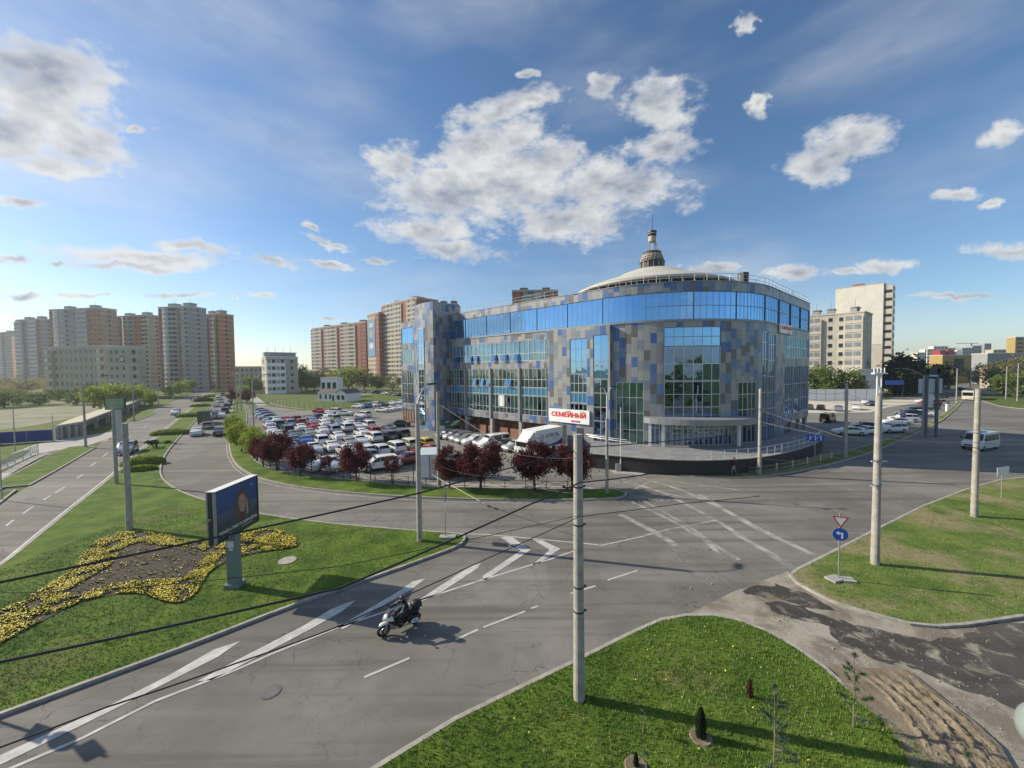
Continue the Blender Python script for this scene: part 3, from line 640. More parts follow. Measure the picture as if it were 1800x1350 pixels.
# rounded corner
b1a, b1b = SPX(1083), SPX(1132); W(b1a, b1b, 1.7, FZ(1108, 672), 'gl_low', 4, [.22, .5, .75], ['g', .96])
c1a, c1b = SPX(1167.6), SPX(1267); zc1 = FZ(1215, 574); zc0 = FZ(1215, 738)
W(c1a, c1b, zc0+(zc1-zc0)*.79, zc1, 'gl_top', 6, [.5]); W(c1a, c1b, zc0+(zc1-zc0)*.42, zc0+(zc1-zc0)*.785, 'gl_dark', 6, [.5]); W(c1a, c1b, zc0, zc0+(zc1-zc0)*.415, 'gl_dark', 6, [.33, .66])
d1a, d1b = SPX(1298), SPX(1330); W(d1a, d1b, 1.7, FZ(1312, 671), 'gl_low', 4, [.3, .55, .8])
e1a, e1b = SPX(1143), SPX(1290); ns = 8
for i in range(ns): W(e1a+(e1b-e1a)*i/ns, e1a+(e1b-e1a)*(i+1)/ns-.12, 1.7, 4.6, 'gl_dark', 2, [.75], lab=None)
# right wing
f1, f2, f3, f4 = SPX(1340.5), SPX(1350), SPX(1351.5), SPX(1363.5); ztf = FZ(1350, 583)
W(f1, f2, 1.5, ztf, 'gl_dark', 2, [.15, .3, .45, .6, .75, .9]); W(f3, f4, 1.5, FZ(1357, 587), 'gl_dark', 3, [.15, .3, .45, .6, .75, .9])
g1 = SPX(1380); W(g1, SE-.2, Z20, Z21, 'gl_mid', 14, [.5])
hw = (SE-.2-g1)/3
for i in range(3): W(g1+hw*i, g1+hw*(i+1)-.35, Z30, Z31, 'gl_dark', 4, [.3, .62])
def inwin(s, z):
    return any(w[0]-.001 < s < w[1]+.001 and w[2]-.001 < z < w[3]+.001 for w in WIN)
def zbot(s):
    if s < sD: return ZB
    if s < sA: return 0
    if s < sB+.01: return ZB
    if s > sW: return ZB
    return 0.0
def coff(s, z): return .7 if (sB < s < sC and z < ZT0-.25) else 0.0
bs = sorted({0.0, SE, sA, sB, sC, sD, L1, L1+L2, sW} | {w[0] for w in WIN} | {w[1] for w in WIN} | {L1+L2*i/22 for i in range(23)})
bz = sorted({0.0, ZB, ZR, ZT0-.25} | {w[2] for w in WIN} | {w[3] for w in WIN})
cl = MB()
for a, b in zip(bs, bs[1:]):
    if b-a < .004: continue
    z = 0
    run = None
    for z0, z1 in zip(bz, bz[1:]):
        sm, zm = (a+b)/2, (z0+z1)/2
        if inwin(sm, zm) or zm < zbot(sm): continue
        o = coff(sm, zm); (p, _), (q, _) = FP(a+1e-4, o), FP(b-1e-4, o)
        cl.q([(*p, z0), (*q, z0), (*q, z1), (*p, z1)], 0, [(a, z0), (b, z0), (b, z1), (a, z1)])
# returns of the projecting field
for s_ in (sB, sC):
    (p, _), (q, _) = FP(s_, 0), FP(s_, .7)
    pts = [(*p, 0), (*q, 0), (*q, ZT0-.25), (*p, ZT0-.25)]; cl.q(pts if s_ == sB else pts[::-1], 0, [(0, 0), (.7, 0), (.7, 17), (0, 17)])
n_ = 12; (a_, _), (b_, _) = FP(sB, 0), FP(sC, 0); (c_, _), (d_, _) = FP(sC, .7), FP(sB, .7)
mid = [FP(sB+(sC-sB)*i/8, 0)[0] for i in range(9)]; mid2 = [FP(sB+(sC-sB)*i/8, .7)[0] for i in range(9)]
for i in range(8): cl.q([(*mid[i], ZT0-.25), (*mid2[i], ZT0-.25), (*mid2[i+1], ZT0-.25), (*mid[i+1], ZT0-.25)], 0, [(0, 0)]*4)
# window reveals
for w in WIN:
    n = max(1, int((w[1]-w[0])/1.5)); o = coff((w[0]+w[1])/2, (w[2]+w[3])/2)
    for k in range(n):
        a = w[0]+(w[1]-w[0])*k/n; b = w[0]+(w[1]-w[0])*(k+1)/n
        for z, fl_ in ((w[2], 0), (w[3], 1)):
            pts = [(*FP(a, o)[0], z), (*FP(b, o)[0], z), (*FP(b, o-.3)[0], z), (*FP(a, o-.3)[0], z)]; cl.q(pts if not fl_ else pts[::-1], 1)
    for s_ in (w[0], w[1]): cl.q([(*FP(s_, o)[0], w[2]), (*FP(s_, o)[0], w[3]), (*FP(s_, o-.3)[0], w[3]), (*FP(s_, o-.3)[0], w[2])], 1)
# soffits of the overhangs, end walls
for a, b in ((0, sD), (sA, sB), (sW, SE)): cl.q([(*FP(a, 0)[0], ZB), (*FP(a, -4)[0], ZB), (*FP(b, -4)[0], ZB), (*FP(b, 0)[0], ZB)], 1)
BR = Vector(FP(SE)[0])-NRt*22; BL = Vector(FP(0)[0])-NL*20
(e0, _) = FP(SE); (l0, _) = FP(0)
cl.q([(*e0, ZB), (*BR, ZB), (*BR, ZR), (*e0, ZR)], 0, [(0, 0), (22, 0), (22, ZR), (0, ZR)])
cl.q([(*BR, 0), (*BL, 0), (*BL, ZR), (*BR, ZR)], 1); cl.q([(*BL, ZB), (*l0, ZB), (*l0, ZR), (*BL, ZR)], 0, [(0, 0), (20, 0), (20, ZR), (0, ZR)])
MP(cl, 'facade_cladding', [M['clad'], M['clad_plain']])
# roof deck with parapet cap
ring = [FP(s, -.35)[0] for s in bs]
rf = MB(); rf.poly([FP(s, -.02)[0] for s in bs]+[tuple(BR), tuple(BL)], ZR-.5)
MP(rf, 'roof', M['roof'])
cap = MB(); ldg = MB()
for a, b in zip(bs, bs[1:]):
    if b-a < .004: continue
    o0, o1 = .06, -.4
    A, B_, C_, D_ = FP(a, o0)[0], FP(b, o0)[0], FP(b, o1)[0], FP(a, o1)[0]
    for z0, z1 in ((ZR, ZR+.1),):
        cap.q([(*A, z1), (*B_, z1), (*C_, z1), (*D_, z1)]); cap.q([(*A, z0), (*B_, z0), (*B_, z1), (*A, z1)])
    cap.q([(*D_, ZR-.5), (*D_, ZR+.1), (*C_, ZR+.1), (*C_, ZR-.5)])
    # drip ledge under the top glazing
    if a >= sA-.1: ldg.q([(*FP(a, .1)[0], ZT0-.2), (*FP(b, .1)[0], ZT0-.2), (*FP(b, .1)[0], ZT0), (*FP(a, .1)[0], ZT0)]); ldg.q([(*FP(a, .1)[0], ZT0), (*FP(b, .1)[0], ZT0), (*FP(b, 0)[0], ZT0), (*FP(a, 0)[0], ZT0)])
MP(cap, 'parapet_coping', M['clad_plain']); MP(ldg, 'glazing_ledge', M['clad_plain'])
rl_ = MB(); s_ = sA
pts = []
while s_ < SE-.2:
    (x, y), _n = FP(s_, -.25); rl_.cyl((x, y), .03, ZR, ZR+1.05, 5); pts.append((x, y)); s_ += 1.55
pts.append(FP(SE-.1, -.25)[0])
for z in (ZR+.55, ZR+1.05): rl_.tube([(x, y, z) for x, y in pts], .03, 5)
MP(rl_, 'roof_railing', M['mull'])
vb = MB(); (x, y), _n = FP(SPX(1316), -.9); vb.box((x, y, ZR+.7), (.9, .9, 1.6), .3); MP(vb, 'roof_vent', M['darksteel'])
# dim interiors: floors and a back wall behind the glass
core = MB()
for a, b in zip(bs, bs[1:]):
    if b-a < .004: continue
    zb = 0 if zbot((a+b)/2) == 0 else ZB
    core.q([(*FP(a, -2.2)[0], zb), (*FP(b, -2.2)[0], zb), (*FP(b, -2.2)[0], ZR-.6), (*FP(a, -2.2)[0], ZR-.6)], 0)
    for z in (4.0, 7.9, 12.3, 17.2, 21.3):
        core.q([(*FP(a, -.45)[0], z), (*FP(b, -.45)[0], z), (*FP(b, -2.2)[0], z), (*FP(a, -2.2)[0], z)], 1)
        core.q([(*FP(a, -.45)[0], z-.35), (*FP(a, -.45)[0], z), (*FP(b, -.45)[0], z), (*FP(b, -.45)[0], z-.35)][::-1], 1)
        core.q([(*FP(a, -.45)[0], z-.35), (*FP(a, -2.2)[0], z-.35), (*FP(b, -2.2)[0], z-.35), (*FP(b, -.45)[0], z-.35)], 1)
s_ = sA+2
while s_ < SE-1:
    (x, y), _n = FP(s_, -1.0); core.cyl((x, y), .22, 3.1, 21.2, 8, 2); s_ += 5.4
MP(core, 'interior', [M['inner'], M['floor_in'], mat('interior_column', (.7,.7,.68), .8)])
# glass, mullions, curtains
rw = random.Random(11)
for w in WIN:
    s0, s1, z0, z1, gl, nc, rows, cur, off, lab, sp_, dk = w
    o = coff((s0+s1)/2, (z0+z1)/2); gb = MB(); n = nc
    for k in range(n):
        a = s0+(s1-s0)*k/n; b = s0+(s1-s0)*(k+1)/n
        zs = [z0]+[z0+(z1-z0)*r for r in rows]+[z1]
        for u, v in zip(zs, zs[1:]): gb.q([(*FP(a, o-.12)[0], u), (*FP(b, o-.12)[0], u), (*FP(b, o-.12)[0], v), (*FP(a, o-.12)[0], v)], 0, [(k*1.3+.6+s0, u), (k*1.3+.7+s0, u), (k*1.3+.7+s0, u+.01), (k*1.3+.6+s0, u+.01)])
    wo = MP(gb, 'window', M['spandrel'] if gl == 'SP' else M[gl])
    f = MB(); dark = gl in ('gl_top',); hw_ = .018 if gl == 'gl_top' else .034
    for k in range(n+1):
        a = s0+(s1-s0)*k/n; a = min(max(a, s0+.05), s1-.05)
        tp_ = gl == 'gl_top'; (x, y), nn = FP(a, o-(.112 if tp_ else .1)); f.box((x, y, (z0+z1)/2), (hw_*2, .035 if tp_ else .1, z1-z0-.01), atan2(nn.y, nn.x)+pi/2)
    zs = [z0+.05]+[z0+(z1-z0)*r for r in rows]+[z1-.05]
    for k in range(n):
        a = s0+(s1-s0)*k/n; b = s0+(s1-s0)*(k+1)/n; (xa, ya), nn = FP((a+b)/2, o-.1)
        for z in zs: f.box((xa, ya, z), (b-a-.07, .08, .07), atan2(nn.y, nn.x)+pi/2)
    MP(f, 'window_frame', M['mull_blue'] if gl == 'gl_top' else M['mull'], wo)
    if cur:
        cb = MB(); kind_, dens = cur
        for k in range(n):
            if rw.random() > dens: continue
            a = s0+(s1-s0)*(k+.08)/n; b = s0+(s1-s0)*(k+.92)/n; bz0 = z0+(z1-z0)*(rows[0] if rows and rw.random() < .35 else .02)
            m_ = 6; pr = None
            gather = rw.uniform(.0, .35)
            for j in range(m_):
                u0, u1 = j/m_, (j+1)/m_
                oa = -.3-(.05 if j % 2 else 0); ob = -.3-(.05 if (j+1) % 2 else 0)
                aa, ab = a+(b-a)*u0, a+(b-a)*u1; la, lb = a+(b-a)*u0*(1-gather), a+(b-a)*u1*(1-gather)
                cb.q([(*FP(la, o+oa)[0], bz0), (*FP(lb, o+ob)[0], bz0), (*FP(ab, o+ob)[0], z1-.02), (*FP(aa, o+oa)[0], z1-.02)])
        if cb.v: MP(cb, 'curtain', M['curt_g'] if kind_ == 'g' else M['curt_w'], wo)
# tilted-open casements of the second row
for k, px in enumerate((803, 824, 835, 866, 885, 905)):
    s_ = SPX(px); ob = MB(); z0, z1 = Z20+.05, Z20+1.2
    ob.q([(*FP(s_, .02)[0], z0), (*FP(s_+1.0, .02)[0], z0), (*FP(s_+1.0, .4)[0], z0), (*FP(s_, .4)[0], z0)])
    ob.q([(*FP(s_, .42)[0], z0), (*FP(s_+.95, .42)[0], z0), (*FP(s_+.95, .04)[0], z1), (*FP(s_, .04)[0], z1)])
    MP(ob, 'open_casement', M['gl_dark'])
for k, px in enumerate((833, 846, 856, 888, 893)):
    s_ = SPX(px); ob = MB(); z0, z1 = 8.8, 10.0
    ob.q([(*FP(s_, .4)[0], z0), (*FP(s_+.8, .4)[0], z0), (*FP(s_+.8, .04)[0], z1), (*FP(s_, .04)[0], z1)])
    MP(ob, 'open_casement', M['gl_mid'])
pw = MB(); s_ = SPX(881); pw.q([(*FP(s_-.8, -.08)[0], 5.3), (*FP(s_+.6, -.08)[0], 5.3), (*FP(s_+.6, -.08)[0], 7.2), (*FP(s_-.8, -.08)[0], 7.2)]); MP(pw, 'window_board', M['white'])
# pilasters between the bays and pillars below
for px in (818, 862, 913, 967.5):
    s_ = SPX(px); b = MB(); (x, y), nn = FP(s_, .02); rz = atan2(nn.y, nn.x)+pi/2
    b.box((x, y, (ZB+Z31)/2+.1), (.42, .4, Z31-ZB), rz); MP(b, 'pilaster', M['clad_plain'])
    b = MB(); (x, y), nn = FP(s_, -.35); b.box((x, y, ZB/2), (.6, .6, ZB), rz); MP(b, 'pillar', M['concrete'])
for px in (1381, 1396, 1410, 1421):
    s_ = SPX(px); b = MB(); (x, y), nn = FP(s_, -.5); b.box((x, y, ZB/2), (.5, .5, ZB), atan2(nn.y, nn.x)+pi/2); MP(b, 'pillar', M['concrete'])
# recessed brick ground floor under the overhangs
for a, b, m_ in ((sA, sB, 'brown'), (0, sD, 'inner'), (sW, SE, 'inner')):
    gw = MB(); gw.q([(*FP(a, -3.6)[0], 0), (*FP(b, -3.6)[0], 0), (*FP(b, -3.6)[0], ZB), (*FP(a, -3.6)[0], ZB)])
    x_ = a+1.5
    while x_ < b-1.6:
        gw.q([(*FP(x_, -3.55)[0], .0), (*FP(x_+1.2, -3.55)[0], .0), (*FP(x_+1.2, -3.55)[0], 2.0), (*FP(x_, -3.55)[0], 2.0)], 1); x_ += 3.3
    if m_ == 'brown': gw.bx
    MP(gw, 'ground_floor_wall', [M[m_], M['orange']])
bwm = MB()
for i in range(8):
    a = sA+3+(sB-sA-4)*i/8; b = a+(sB-sA-4)/8-.6
    (x0_, y0_), nn = FP((a+b)/2, -.9); bwm.box((x0_, y0_, .75), (b-a, .25, 1.5), atan2(nn.y, nn.x)+pi/2)
MP(bwm, 'brick_infill', M['brown'])
# dark loading doors beside the lorry
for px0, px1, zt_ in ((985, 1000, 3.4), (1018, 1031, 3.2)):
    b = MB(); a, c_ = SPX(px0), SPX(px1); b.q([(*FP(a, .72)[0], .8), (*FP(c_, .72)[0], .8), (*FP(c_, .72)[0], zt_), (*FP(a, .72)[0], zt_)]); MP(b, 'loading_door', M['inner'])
# stair tower that stands forward of the left wing
TW = Vector(FP(SPX(790))[0])-NL*.0; TC = TW+NL*3.65
tw = MB(); N_ = 10; L_ = 7.3; fr = []
for i in range(N_+1):
    u = i/N_; fr.append(TC+DL*(L_*u)+NL*(.35*sin(pi*u)-.7*u*u))
back = [fr[-1]-NL*6.2, TC-NL*6.2]
poly = [tuple(p) for p in fr]+[tuple(p) for p in back]; ZTW = 24.6
tr_ = [Vector(p) for p in poly]; run = 0
for i in range(len(tr_)):
    a, b = tr_[i], tr_[(i+1) % len(tr_)]; l = (b-a).length
    tw.q([(*b, -.05), (*a, -.05), (*a, ZTW), (*b, ZTW)], 0, [(run+l, 0), (run, 0), (run, ZTW), (run+l, ZTW)]); run += l
tw.poly(poly, ZTW, 1)
MP(tw, 'stair_tower', [M['clad'], M['clad_plain']])
def tower_win(u0, u1, z0, z1, gl, nr):
    a, b = TC+DL*(L_*u0)+NL*(.35*sin(pi*u0)-.7*u0*u0+.06), TC+DL*(L_*u1)+NL*(.35*sin(pi*u1)-.7*u1*u1+.06)
    m_ = MB(); m_.q([(*b, z0), (*a, z0), (*a, z1), (*b, z1)], 0, [(0, z0), (1, z0), (1, z1), (0, z1)]); o = MP(m_, 'window', M[gl])
    f = MB(); d = (b-a).normalized(); rz = atan2(d.y, d.x); c = (a+b)/2
    for k in range(3): p = a+(b-a)*k/2; f.box((p.x, p.y, (z0+z1)/2), (.08, .1, z1-z0), rz)
    for k in range(nr+1): f.box((c.x, c.y, z0+(z1-z0)*k/nr), ((b-a).length-.09, .09, .08), rz)
    MP(f, 'window_frame', M['mull'], o)
tower_win(.38, .68, 13.1, 19.8, 'gl_top', 2); tower_win(.38, .68, 12.0, 13.0, 'gl_mid', 1); tower_win(.38, .68, 5.4, 11.8, 'gl_low', 5); tower_win(.38, .68, 1.7, 5.0, 'gl_dark', 4)
# slatted timber under the left wing end
sl_ = MB()
for k in range(5): (x, y), nn = FP((sD)*k/5+.4, -.2); sl_.box((x, y, 1.5), (.25, .25, 3.1), atan2(nn.y, nn.x))
for k in range(5): (x, y), nn = FP(sD*.45, -.2); sl_.box((x, y, .5+k*.6), (sD*.9, .12, .2), atan2(nn.y, nn.x)+pi/2)
MP(sl_, 'timber_framing', M['brown'])
# entrance canopy (crescent)
ca, cb_ = SPX(1133), SPX(1322); cn = MB(); up, dn = 5.35, 4.65; n = 20; outp, inp = [], []
for i in range(n+1):
    s_ = ca+(cb_-ca)*i/n; u = i/n; o_ = 1.2+2.0*sin(pi*u)**.7 if 0 < u < 1 else 1.2
    outp.append(FP(s_, o_)[0]); inp.append(FP(s_, .05)[0])
cn.prism(outp+inp[::-1], dn, up, 0, True); MP(cn, 'entrance_canopy', M['clad_plain'])
for px in (1143, 1165, 1290):
    b = MB(); (x, y), nn = FP(SPX(px), .9); b.box((x, y, 3.1), (.35, .3, 3.1), atan2(nn.y, nn.x)+pi/2); MP(b, 'entrance_pillar', M['white'])
# dome on the rounded corner
RD = 12.1; dm = MB()
dm.lathe(CA, [(RD+.5, 24.1), (RD+.6, 24.35), (RD, 24.65), (10.2, 25.4), (8.2, 26.05), (6.6, 26.55), (6.2, 26.75), (5.0, 27.35), (3.5, 27.9), (2.0, 28.25), (.1, 28.35)], 64)
dm.lathe(CA, [(RD+.5, 24.1), (RD-.4, 24.05)], 64)
MP(dm, 'dome', mat('cream_membrane', (.52,.5,.43), .75, var=.06, scale=.4), smooth=True)
dd = MB(); dd.lathe(CA, [(RD-.5, ZR-.5), (RD-.5, 24.12)], 64, 0)
for k in range(48):
    a = 2*pi*k/48; dd.box((CA.x+(RD-.3)*cos(a), CA.y+(RD-.3)*sin(a), 22.95), (.18, .14, 2.2), a, 1)
dd.lathe(CA, [(RD-.25, 23.4), (RD-.2, 23.5), (RD-.25, 23.6)], 64, 1)
MP(dd, 'dome_drum', [M['inner'], M['mull']])
sp = MB()
sp.lathe(CA, [(1.9, 28.6), (1.9, 30.0), (2.05, 30.0), (2.05, 30.15), (.3, 30.2)], 20, 0)
for k in range(14): a = 2*pi*k/14; sp.box((CA.x+1.92*cos(a), CA.y+1.92*sin(a), 29.3), (.12, .1, 1.4), a, 1)
for z, r in ((30.25, 1.75), (30.6, 1.85), (31.0, 1.7), (31.3, 1.55)): sp.lathe(CA, [(r-.25, z), (r, z+.08), (r, z+.2), (r-.25, z+.3), (.2, z+.32)], 20, 1)
for k in range(18):
    a = 2*pi*k/18; sp.tube([(CA.x+1.9*cos(a), CA.y+1.9*sin(a), 30.2), (CA.x+1.5*cos(a+.17), CA.y+1.5*sin(a+.17), 31.5)], .06, 5, 1)
sp.lathe(CA, [(1.45, 31.4), (1.5, 31.9), (1.25, 32.0), (.2, 32.05)], 20, 0)
for k in range(10):
    a = 2*pi*k/10; sp.tube([(CA.x+1.1*cos(a), CA.y+1.1*sin(a), 32.0), (CA.x+.55*cos(a), CA.y+.55*sin(a), 34.0)], .05, 5, 1)
sp.lathe(CA, [(.55, 34.0), (.62, 34.1), (.62, 35.3), (.5, 35.4)], 16, 1); sp.lathe(CA, [(.7, 35.4), (.72, 35.5), (.5, 35.6), (.6, 35.8), (.75, 36.1), (.72, 36.5), (.1, 36.6)], 16, 0)
sp.lathe(CA, [(.68, 35.75), (.72, 35.85), (.68, 35.95)], 16, 1)
sp.tube([(CA.x, CA.y, 36.5), (CA.x, CA.y, 40.2)], [.06, .02], 6, 0)
_za = ((28.0, 27.4), (28.6, 28.0), (30.15, 29.45), (32.05, 31.2), (34.0, 32.85), (36.6, 34.7), (40.2, 37.7), (50, 50))
def _zm(z):
    for (a, A_), (b, B_) in zip(_za, _za[1:]):
        if z <= b: return A_+(B_-A_)*(z-a)/(b-a)
sp.v = [(x, y, _zm(z)) for x, y, z in sp.v]
MP(sp, 'spire', [M['darksteel'], mat('spire_cream', (.42,.37,.3), .6)])
# ---------------------------------------------------------------- lettering
def text_mesh(txt, size, m, ext=.02, align='CENTER', bold=0.0):
    cu = D.curves.new('lettering', 'FONT'); cu.body = txt; cu.size = size; cu.extrude = ext; cu.align_x = align; cu.align_y = 'CENTER'; cu.offset = bold
    o = D.objects.new('lettering', cu); C.objects.link(o); dg = bpy.context.evaluated_depsgraph_get()
    me = D.meshes.new_from_object(o.evaluated_get(dg)); D.objects.remove(o); D.curves.remove(cu)
    me.materials.clear(); me.materials.append(m); return me
def place(me, name, parent, mw, label=None):
    o = D.objects.new(name, me); C.objects.link(o); o.parent = parent; o.matrix_local = mw; return tag(o, label)
def wall_frame(origin, nrm):
    """matrix whose X runs right along a wall, Y up, Z out of it"""
    n = Vector((nrm[0], nrm[1], 0)).normalized(); x = Vector((0, 0, 1)).cross(n)
    return Matrix((( x.x, 0, n.x, origin[0]), (x.y, 0, n.y, origin[1]), (x.z, 1, n.z, origin[2]), (0, 0, 0, 1)))
def shop_sign(px0, px1, zlo, zhi, off, label):
    s0, s1 = SPX(px0), SPX(px1); (x, y), nn = FP((s0+s1)/2, off); w = s1-s0; h = zhi-zlo
    e = empty('shop_sign', (x, y, (zlo+zhi)/2), 0, label, 'sign')
    b = MB(); b.box((0, 0, 0), (w, .22, h), atan2(nn.y, nn.x)+pi/2); b.build('panel', mat('white_sign_panel', (.85,.85,.84), .4), e)
    F = wall_frame((nn.x*.12, nn.y*.12, 0), nn)
    red_ = mat('sign_red', (.75,.02,.015), .4)
    place(text_mesh('СЕМЕЙНЫЙ', h*.46, red_, .03, bold=.03*h*.46), 'lettering', e, F @ Matrix.Translation((0, h*.08, 0)) @ Matrix.Diagonal((w*.86/(h*.46*5.9), 1, 1, 1)))
    place(text_mesh('магазин', h*.2, red_, .02, bold=.012), 'lettering', e, F @ Matrix.Translation((w*.18, -h*.33, 0)))
    cr = MB()
    for cx_ in (-.02, .33):
        for k in range(3): cr.q([tuple((F @ Vector((w*cx_+(k-1)*h*.1-h*.05, h*.3, .03)))[:3]), tuple((F @ Vector((w*cx_+(k-1)*h*.1+h*.05, h*.3, .03)))[:3]), tuple((F @ Vector((w*cx_+(k-1)*h*.13, h*.46, .03)))[:3])])
    cr.build('emblem', mat('sign_gold', (.8,.5,.05), .4), e)
    return e
shop_sign(971.5, 1042, FZ(1005, 742), FZ(1005, 719), .85, 'large white shop sign with red letters on the panels above the lorry')
shop_sign(1367, 1387, FZ(1377, 587), FZ(1377, 571), .2, 'small white shop sign with red letters high on the shaded right wing')
# ---------------------------------------------------------------- housing blocks in the distance
def block(px0, D0, px1, D1, ytop, floors, bays, depth, label, wall='brick', cat='apartment block', group=None, z0=-.5, roofbits=2, slab='slab', side=None, ztop=None, name='apartment_block', fh_win=.5):
    A, B = Vector(AT(px0, D0)), Vector(AT(px1, D1)); d = (B-A); w = d.length; d = d/w; nrm = Vector((d.y, -d.x))   # nrm looks to the camera
    zt = ztop or ZAT(px0, ytop, D0); h = zt-1.2; fh = h/floors
    e = empty(name, (A.x, A.y), atan2(d.y, d.x), label, cat, group)
    b = MB(); b.box((w/2, depth/2, (zt+z0)/2), (w, depth, zt-z0))
    b.build('wall', M[side or wall], e)
    pr = MB(); pr.box((w/2, depth/2, zt+.25), (w+.5, depth+.5, .5)); pr.build('parapet', M[slab], e)
    rd = random.Random(int(px0*7+px1))
    for k in range(roofbits):
        r = MB(); cx = w*(k+.5)/roofbits; r.box((cx, depth*.5, zt+1.5), (min(5, w*.25), depth*.4, 2.4)); r.box((cx+.3, depth*.5, zt+2.8), (min(5.6, w*.28), depth*.45, .3)); r.tube([(cx, depth/2, zt+2.5), (cx, depth/2, zt+6)], .08, 4); r.build('roof_hut', M['roof' if wall == 'brick' else 'greyblue'], e)
    sb = MB()
    for f in range(floors+1): sb.box((w/2, depth/2, f*fh+.6), (w+.12, depth+.12, .22))
    sb.build('floor_band', M[slab], e)
    x = 0; tot = sum(q[1] for q in bays)
    for ty, wd, mt in bays:
        bw = w*wd/tot; xm = x+bw/2
        if ty == 'R':      # dark recess between bays
            r = MB(); r.box((xm, -.1, (zt+z0)/2-.6), (bw*.98, .3, zt-z0-1.4)); r.build('recess', M[mt], e)
        elif ty in 'LC':
            pro = 1.3 if ty == 'L' else 1.9
            c = MB()
            if ty == 'L': c.box((xm, -.55, (zt+z0)/2-.8), (bw*.96, 1.1, zt-z0-1.6))
            else:
                n = 10; ring = [(xm-bw*.48+bw*.96*i/n, -.3-1.9*sin(pi*i/n)) for i in range(n+1)]; c.prism(ring[::-1] if False else ring+[(xm+bw*.48, .2), (xm-bw*.48, .2)], z0, zt-.7)
            c.build('bay_wall', M[mt], e)
            g = MB(); nn = max(2, int(bw/2.2))
            for k in range(nn):
                u0, u1 = k/nn, (k+.82)/nn; xa, xb = xm-bw*.46+bw*.92*u0, xm-bw*.46+bw*.92*u1
                ya = -1.16 if ty == 'L' else -.36-1.9*sin(pi*(u0*.92+.04)); yb = -1.16 if ty == 'L' else -.36-1.9*sin(pi*(u1*.92+.04))
                g.q([(xa, ya, fh*.36), (xb, yb, fh*.36), (xb, yb, fh*.84), (xa, ya, fh*.84)], 0 if rd.random() < .6 else 1)
            me = g.mesh('balcony_glazing', [M['loggia'], M['winglass']])
            sl = MB()
            if ty == 'L': sl.box((xm, -.62, .1), (bw, 1.3, .2))
            else: sl.prism([(xm-bw*.5+bw*i/10, -.4-2.0*sin(pi*i/10)) for i in range(11)]+[(xm+bw*.5, 0), (xm-bw*.5, 0)], 0, .2)
            ms = sl.mesh('balcony_slab', M[slab])
            for f in range(floors):
                o = D.objects.new('balcony_glazing', me); C.objects.link(o); o.parent = e; o.location.z = .6+f*fh
                o = D.objects.new('balcony_slab', ms); C.objects.link(o); o.parent = e; o.location.z = .6+f*fh
        elif ty == 'W':
            wl = MB(); wl.box((xm, -.05, (zt+z0)/2-.6), (bw*.98, .2, zt-z0-1.2)); wl.build('facade_panel', M[mt], e)
            nn = max(1, int(bw/3.2)); g = MB(); g.box((0, -.17, fh*.58), (1.3, .06, fh*.46)); g.box((0, -.2, fh*.34-.0), (1.5, .1, .12), 0, 1)
            me = g.mesh('window', [M['winglass'], M[slab]])
            for f in range(floors):
                for k in range(nn): o = D.objects.new('window', me); C.objects.link(o); o.parent = e; o.location = (xm-bw/2+bw*(k+.5)/nn, 0, .6+f*fh)
        x += bw
    # side windows, both ends
    for sx, xx in ((-1, -.08), (1, w+.08)):
        g = MB(); g.box((xx, depth*.5, fh*.58), (.08, 1.3, fh*.46))
        me = g.mesh('window', [M['winglass']])
        for f in range(floors):
            if floors*2 > 60: break
            o = D.objects.new('window', me); C.objects.link(o); o.parent = e; o.location.z = .6+f*fh
    return e, w, fh, zt
L_, W_, R_, C_ = 'L', 'W', 'R', 'C'
M['pinkwall'] = mat('pinkish_brick', (.4,.27,.2), .9, var=.12, scale=.4); M['tangrey'] = mat('tan_grey_render', (.34,.3,.27), .9, var=.12, scale=.4)
GB, OR, BK, CR, BG, PN = 'greyblue', 'orange', 'brick', 'cream', 'beige', 'panelw'
block(-60, 470, 30, 450, 585, 18, [(L_,1,GB),(W_,.6,OR),(L_,1,GB),(W_,.7,BG)], 16, 'farthest hazy apartment tower at the left edge of the picture', OR, ztop=62)
block(24, 390, 36, 380, 589, 17, [(W_,1,OR)], 20, 'narrow orange apartment slab second from the left edge', OR, ztop=50)
block(32, 335, 76, 328, 563, 17, [(L_,1,GB),(W_,.5,GB),(L_,1,GB),(W_,.3,OR)], 10, 'grey blue apartment tower left of the widest grey tower', GB)
block(92, 285, 182, 278, 545, 17, [(W_,.25,OR),(C_,1.6,GB),(L_,.8,'tangrey'),(W_,.8,OR)], 10, 'widest grey apartment tower with rounded balconies above the beige office', GB, side='pinkwall')
block(205, 300, 266, 292, 557, 17, [(L_,.6,'tangrey'),(C_,1,'tangrey'),(W_,.7,OR),(L_,.5,BG)], 10, 'apartment tower with orange stripe between the two rounded grey towers', GB, side='pinkwall')
block(283, 242, 337, 238, 541, 18, [(W_,.45,BK),(C_,1.8,GB),(W_,.5,OR),(L_,.8,GB)], 11, 'tall dark tower with curved glazed balconies beside the boulevard', GB)
block(358, 262, 387, 256, 554, 17, [(L_,.8,BG),(W_,.6,OR),(L_,.6,BG),(W_,.3,OR)], 10, 'orange and beige apartment tower nearest to the boulevard end', OR)
block(550, 360, 645, 312, 578, 16, [(L_,1.3,CR),(R_,.35,BK),(L_,1.5,CR),(R_,.35,BK),(L_,1.6,CR),(R_,.45,BK),(W_,.5,BK)], 18, 'long red brick apartment block with cream balcony stacks', BK, roofbits=3)
eb, wb_, fhb, ztb = block(648, 310, 668, 296, 554, 16, [(W_,1.4,CR),(W_,.6,BK)], 18, 'slim brick apartment tower carrying a tall blue advertising banner', BK, roofbits=0)
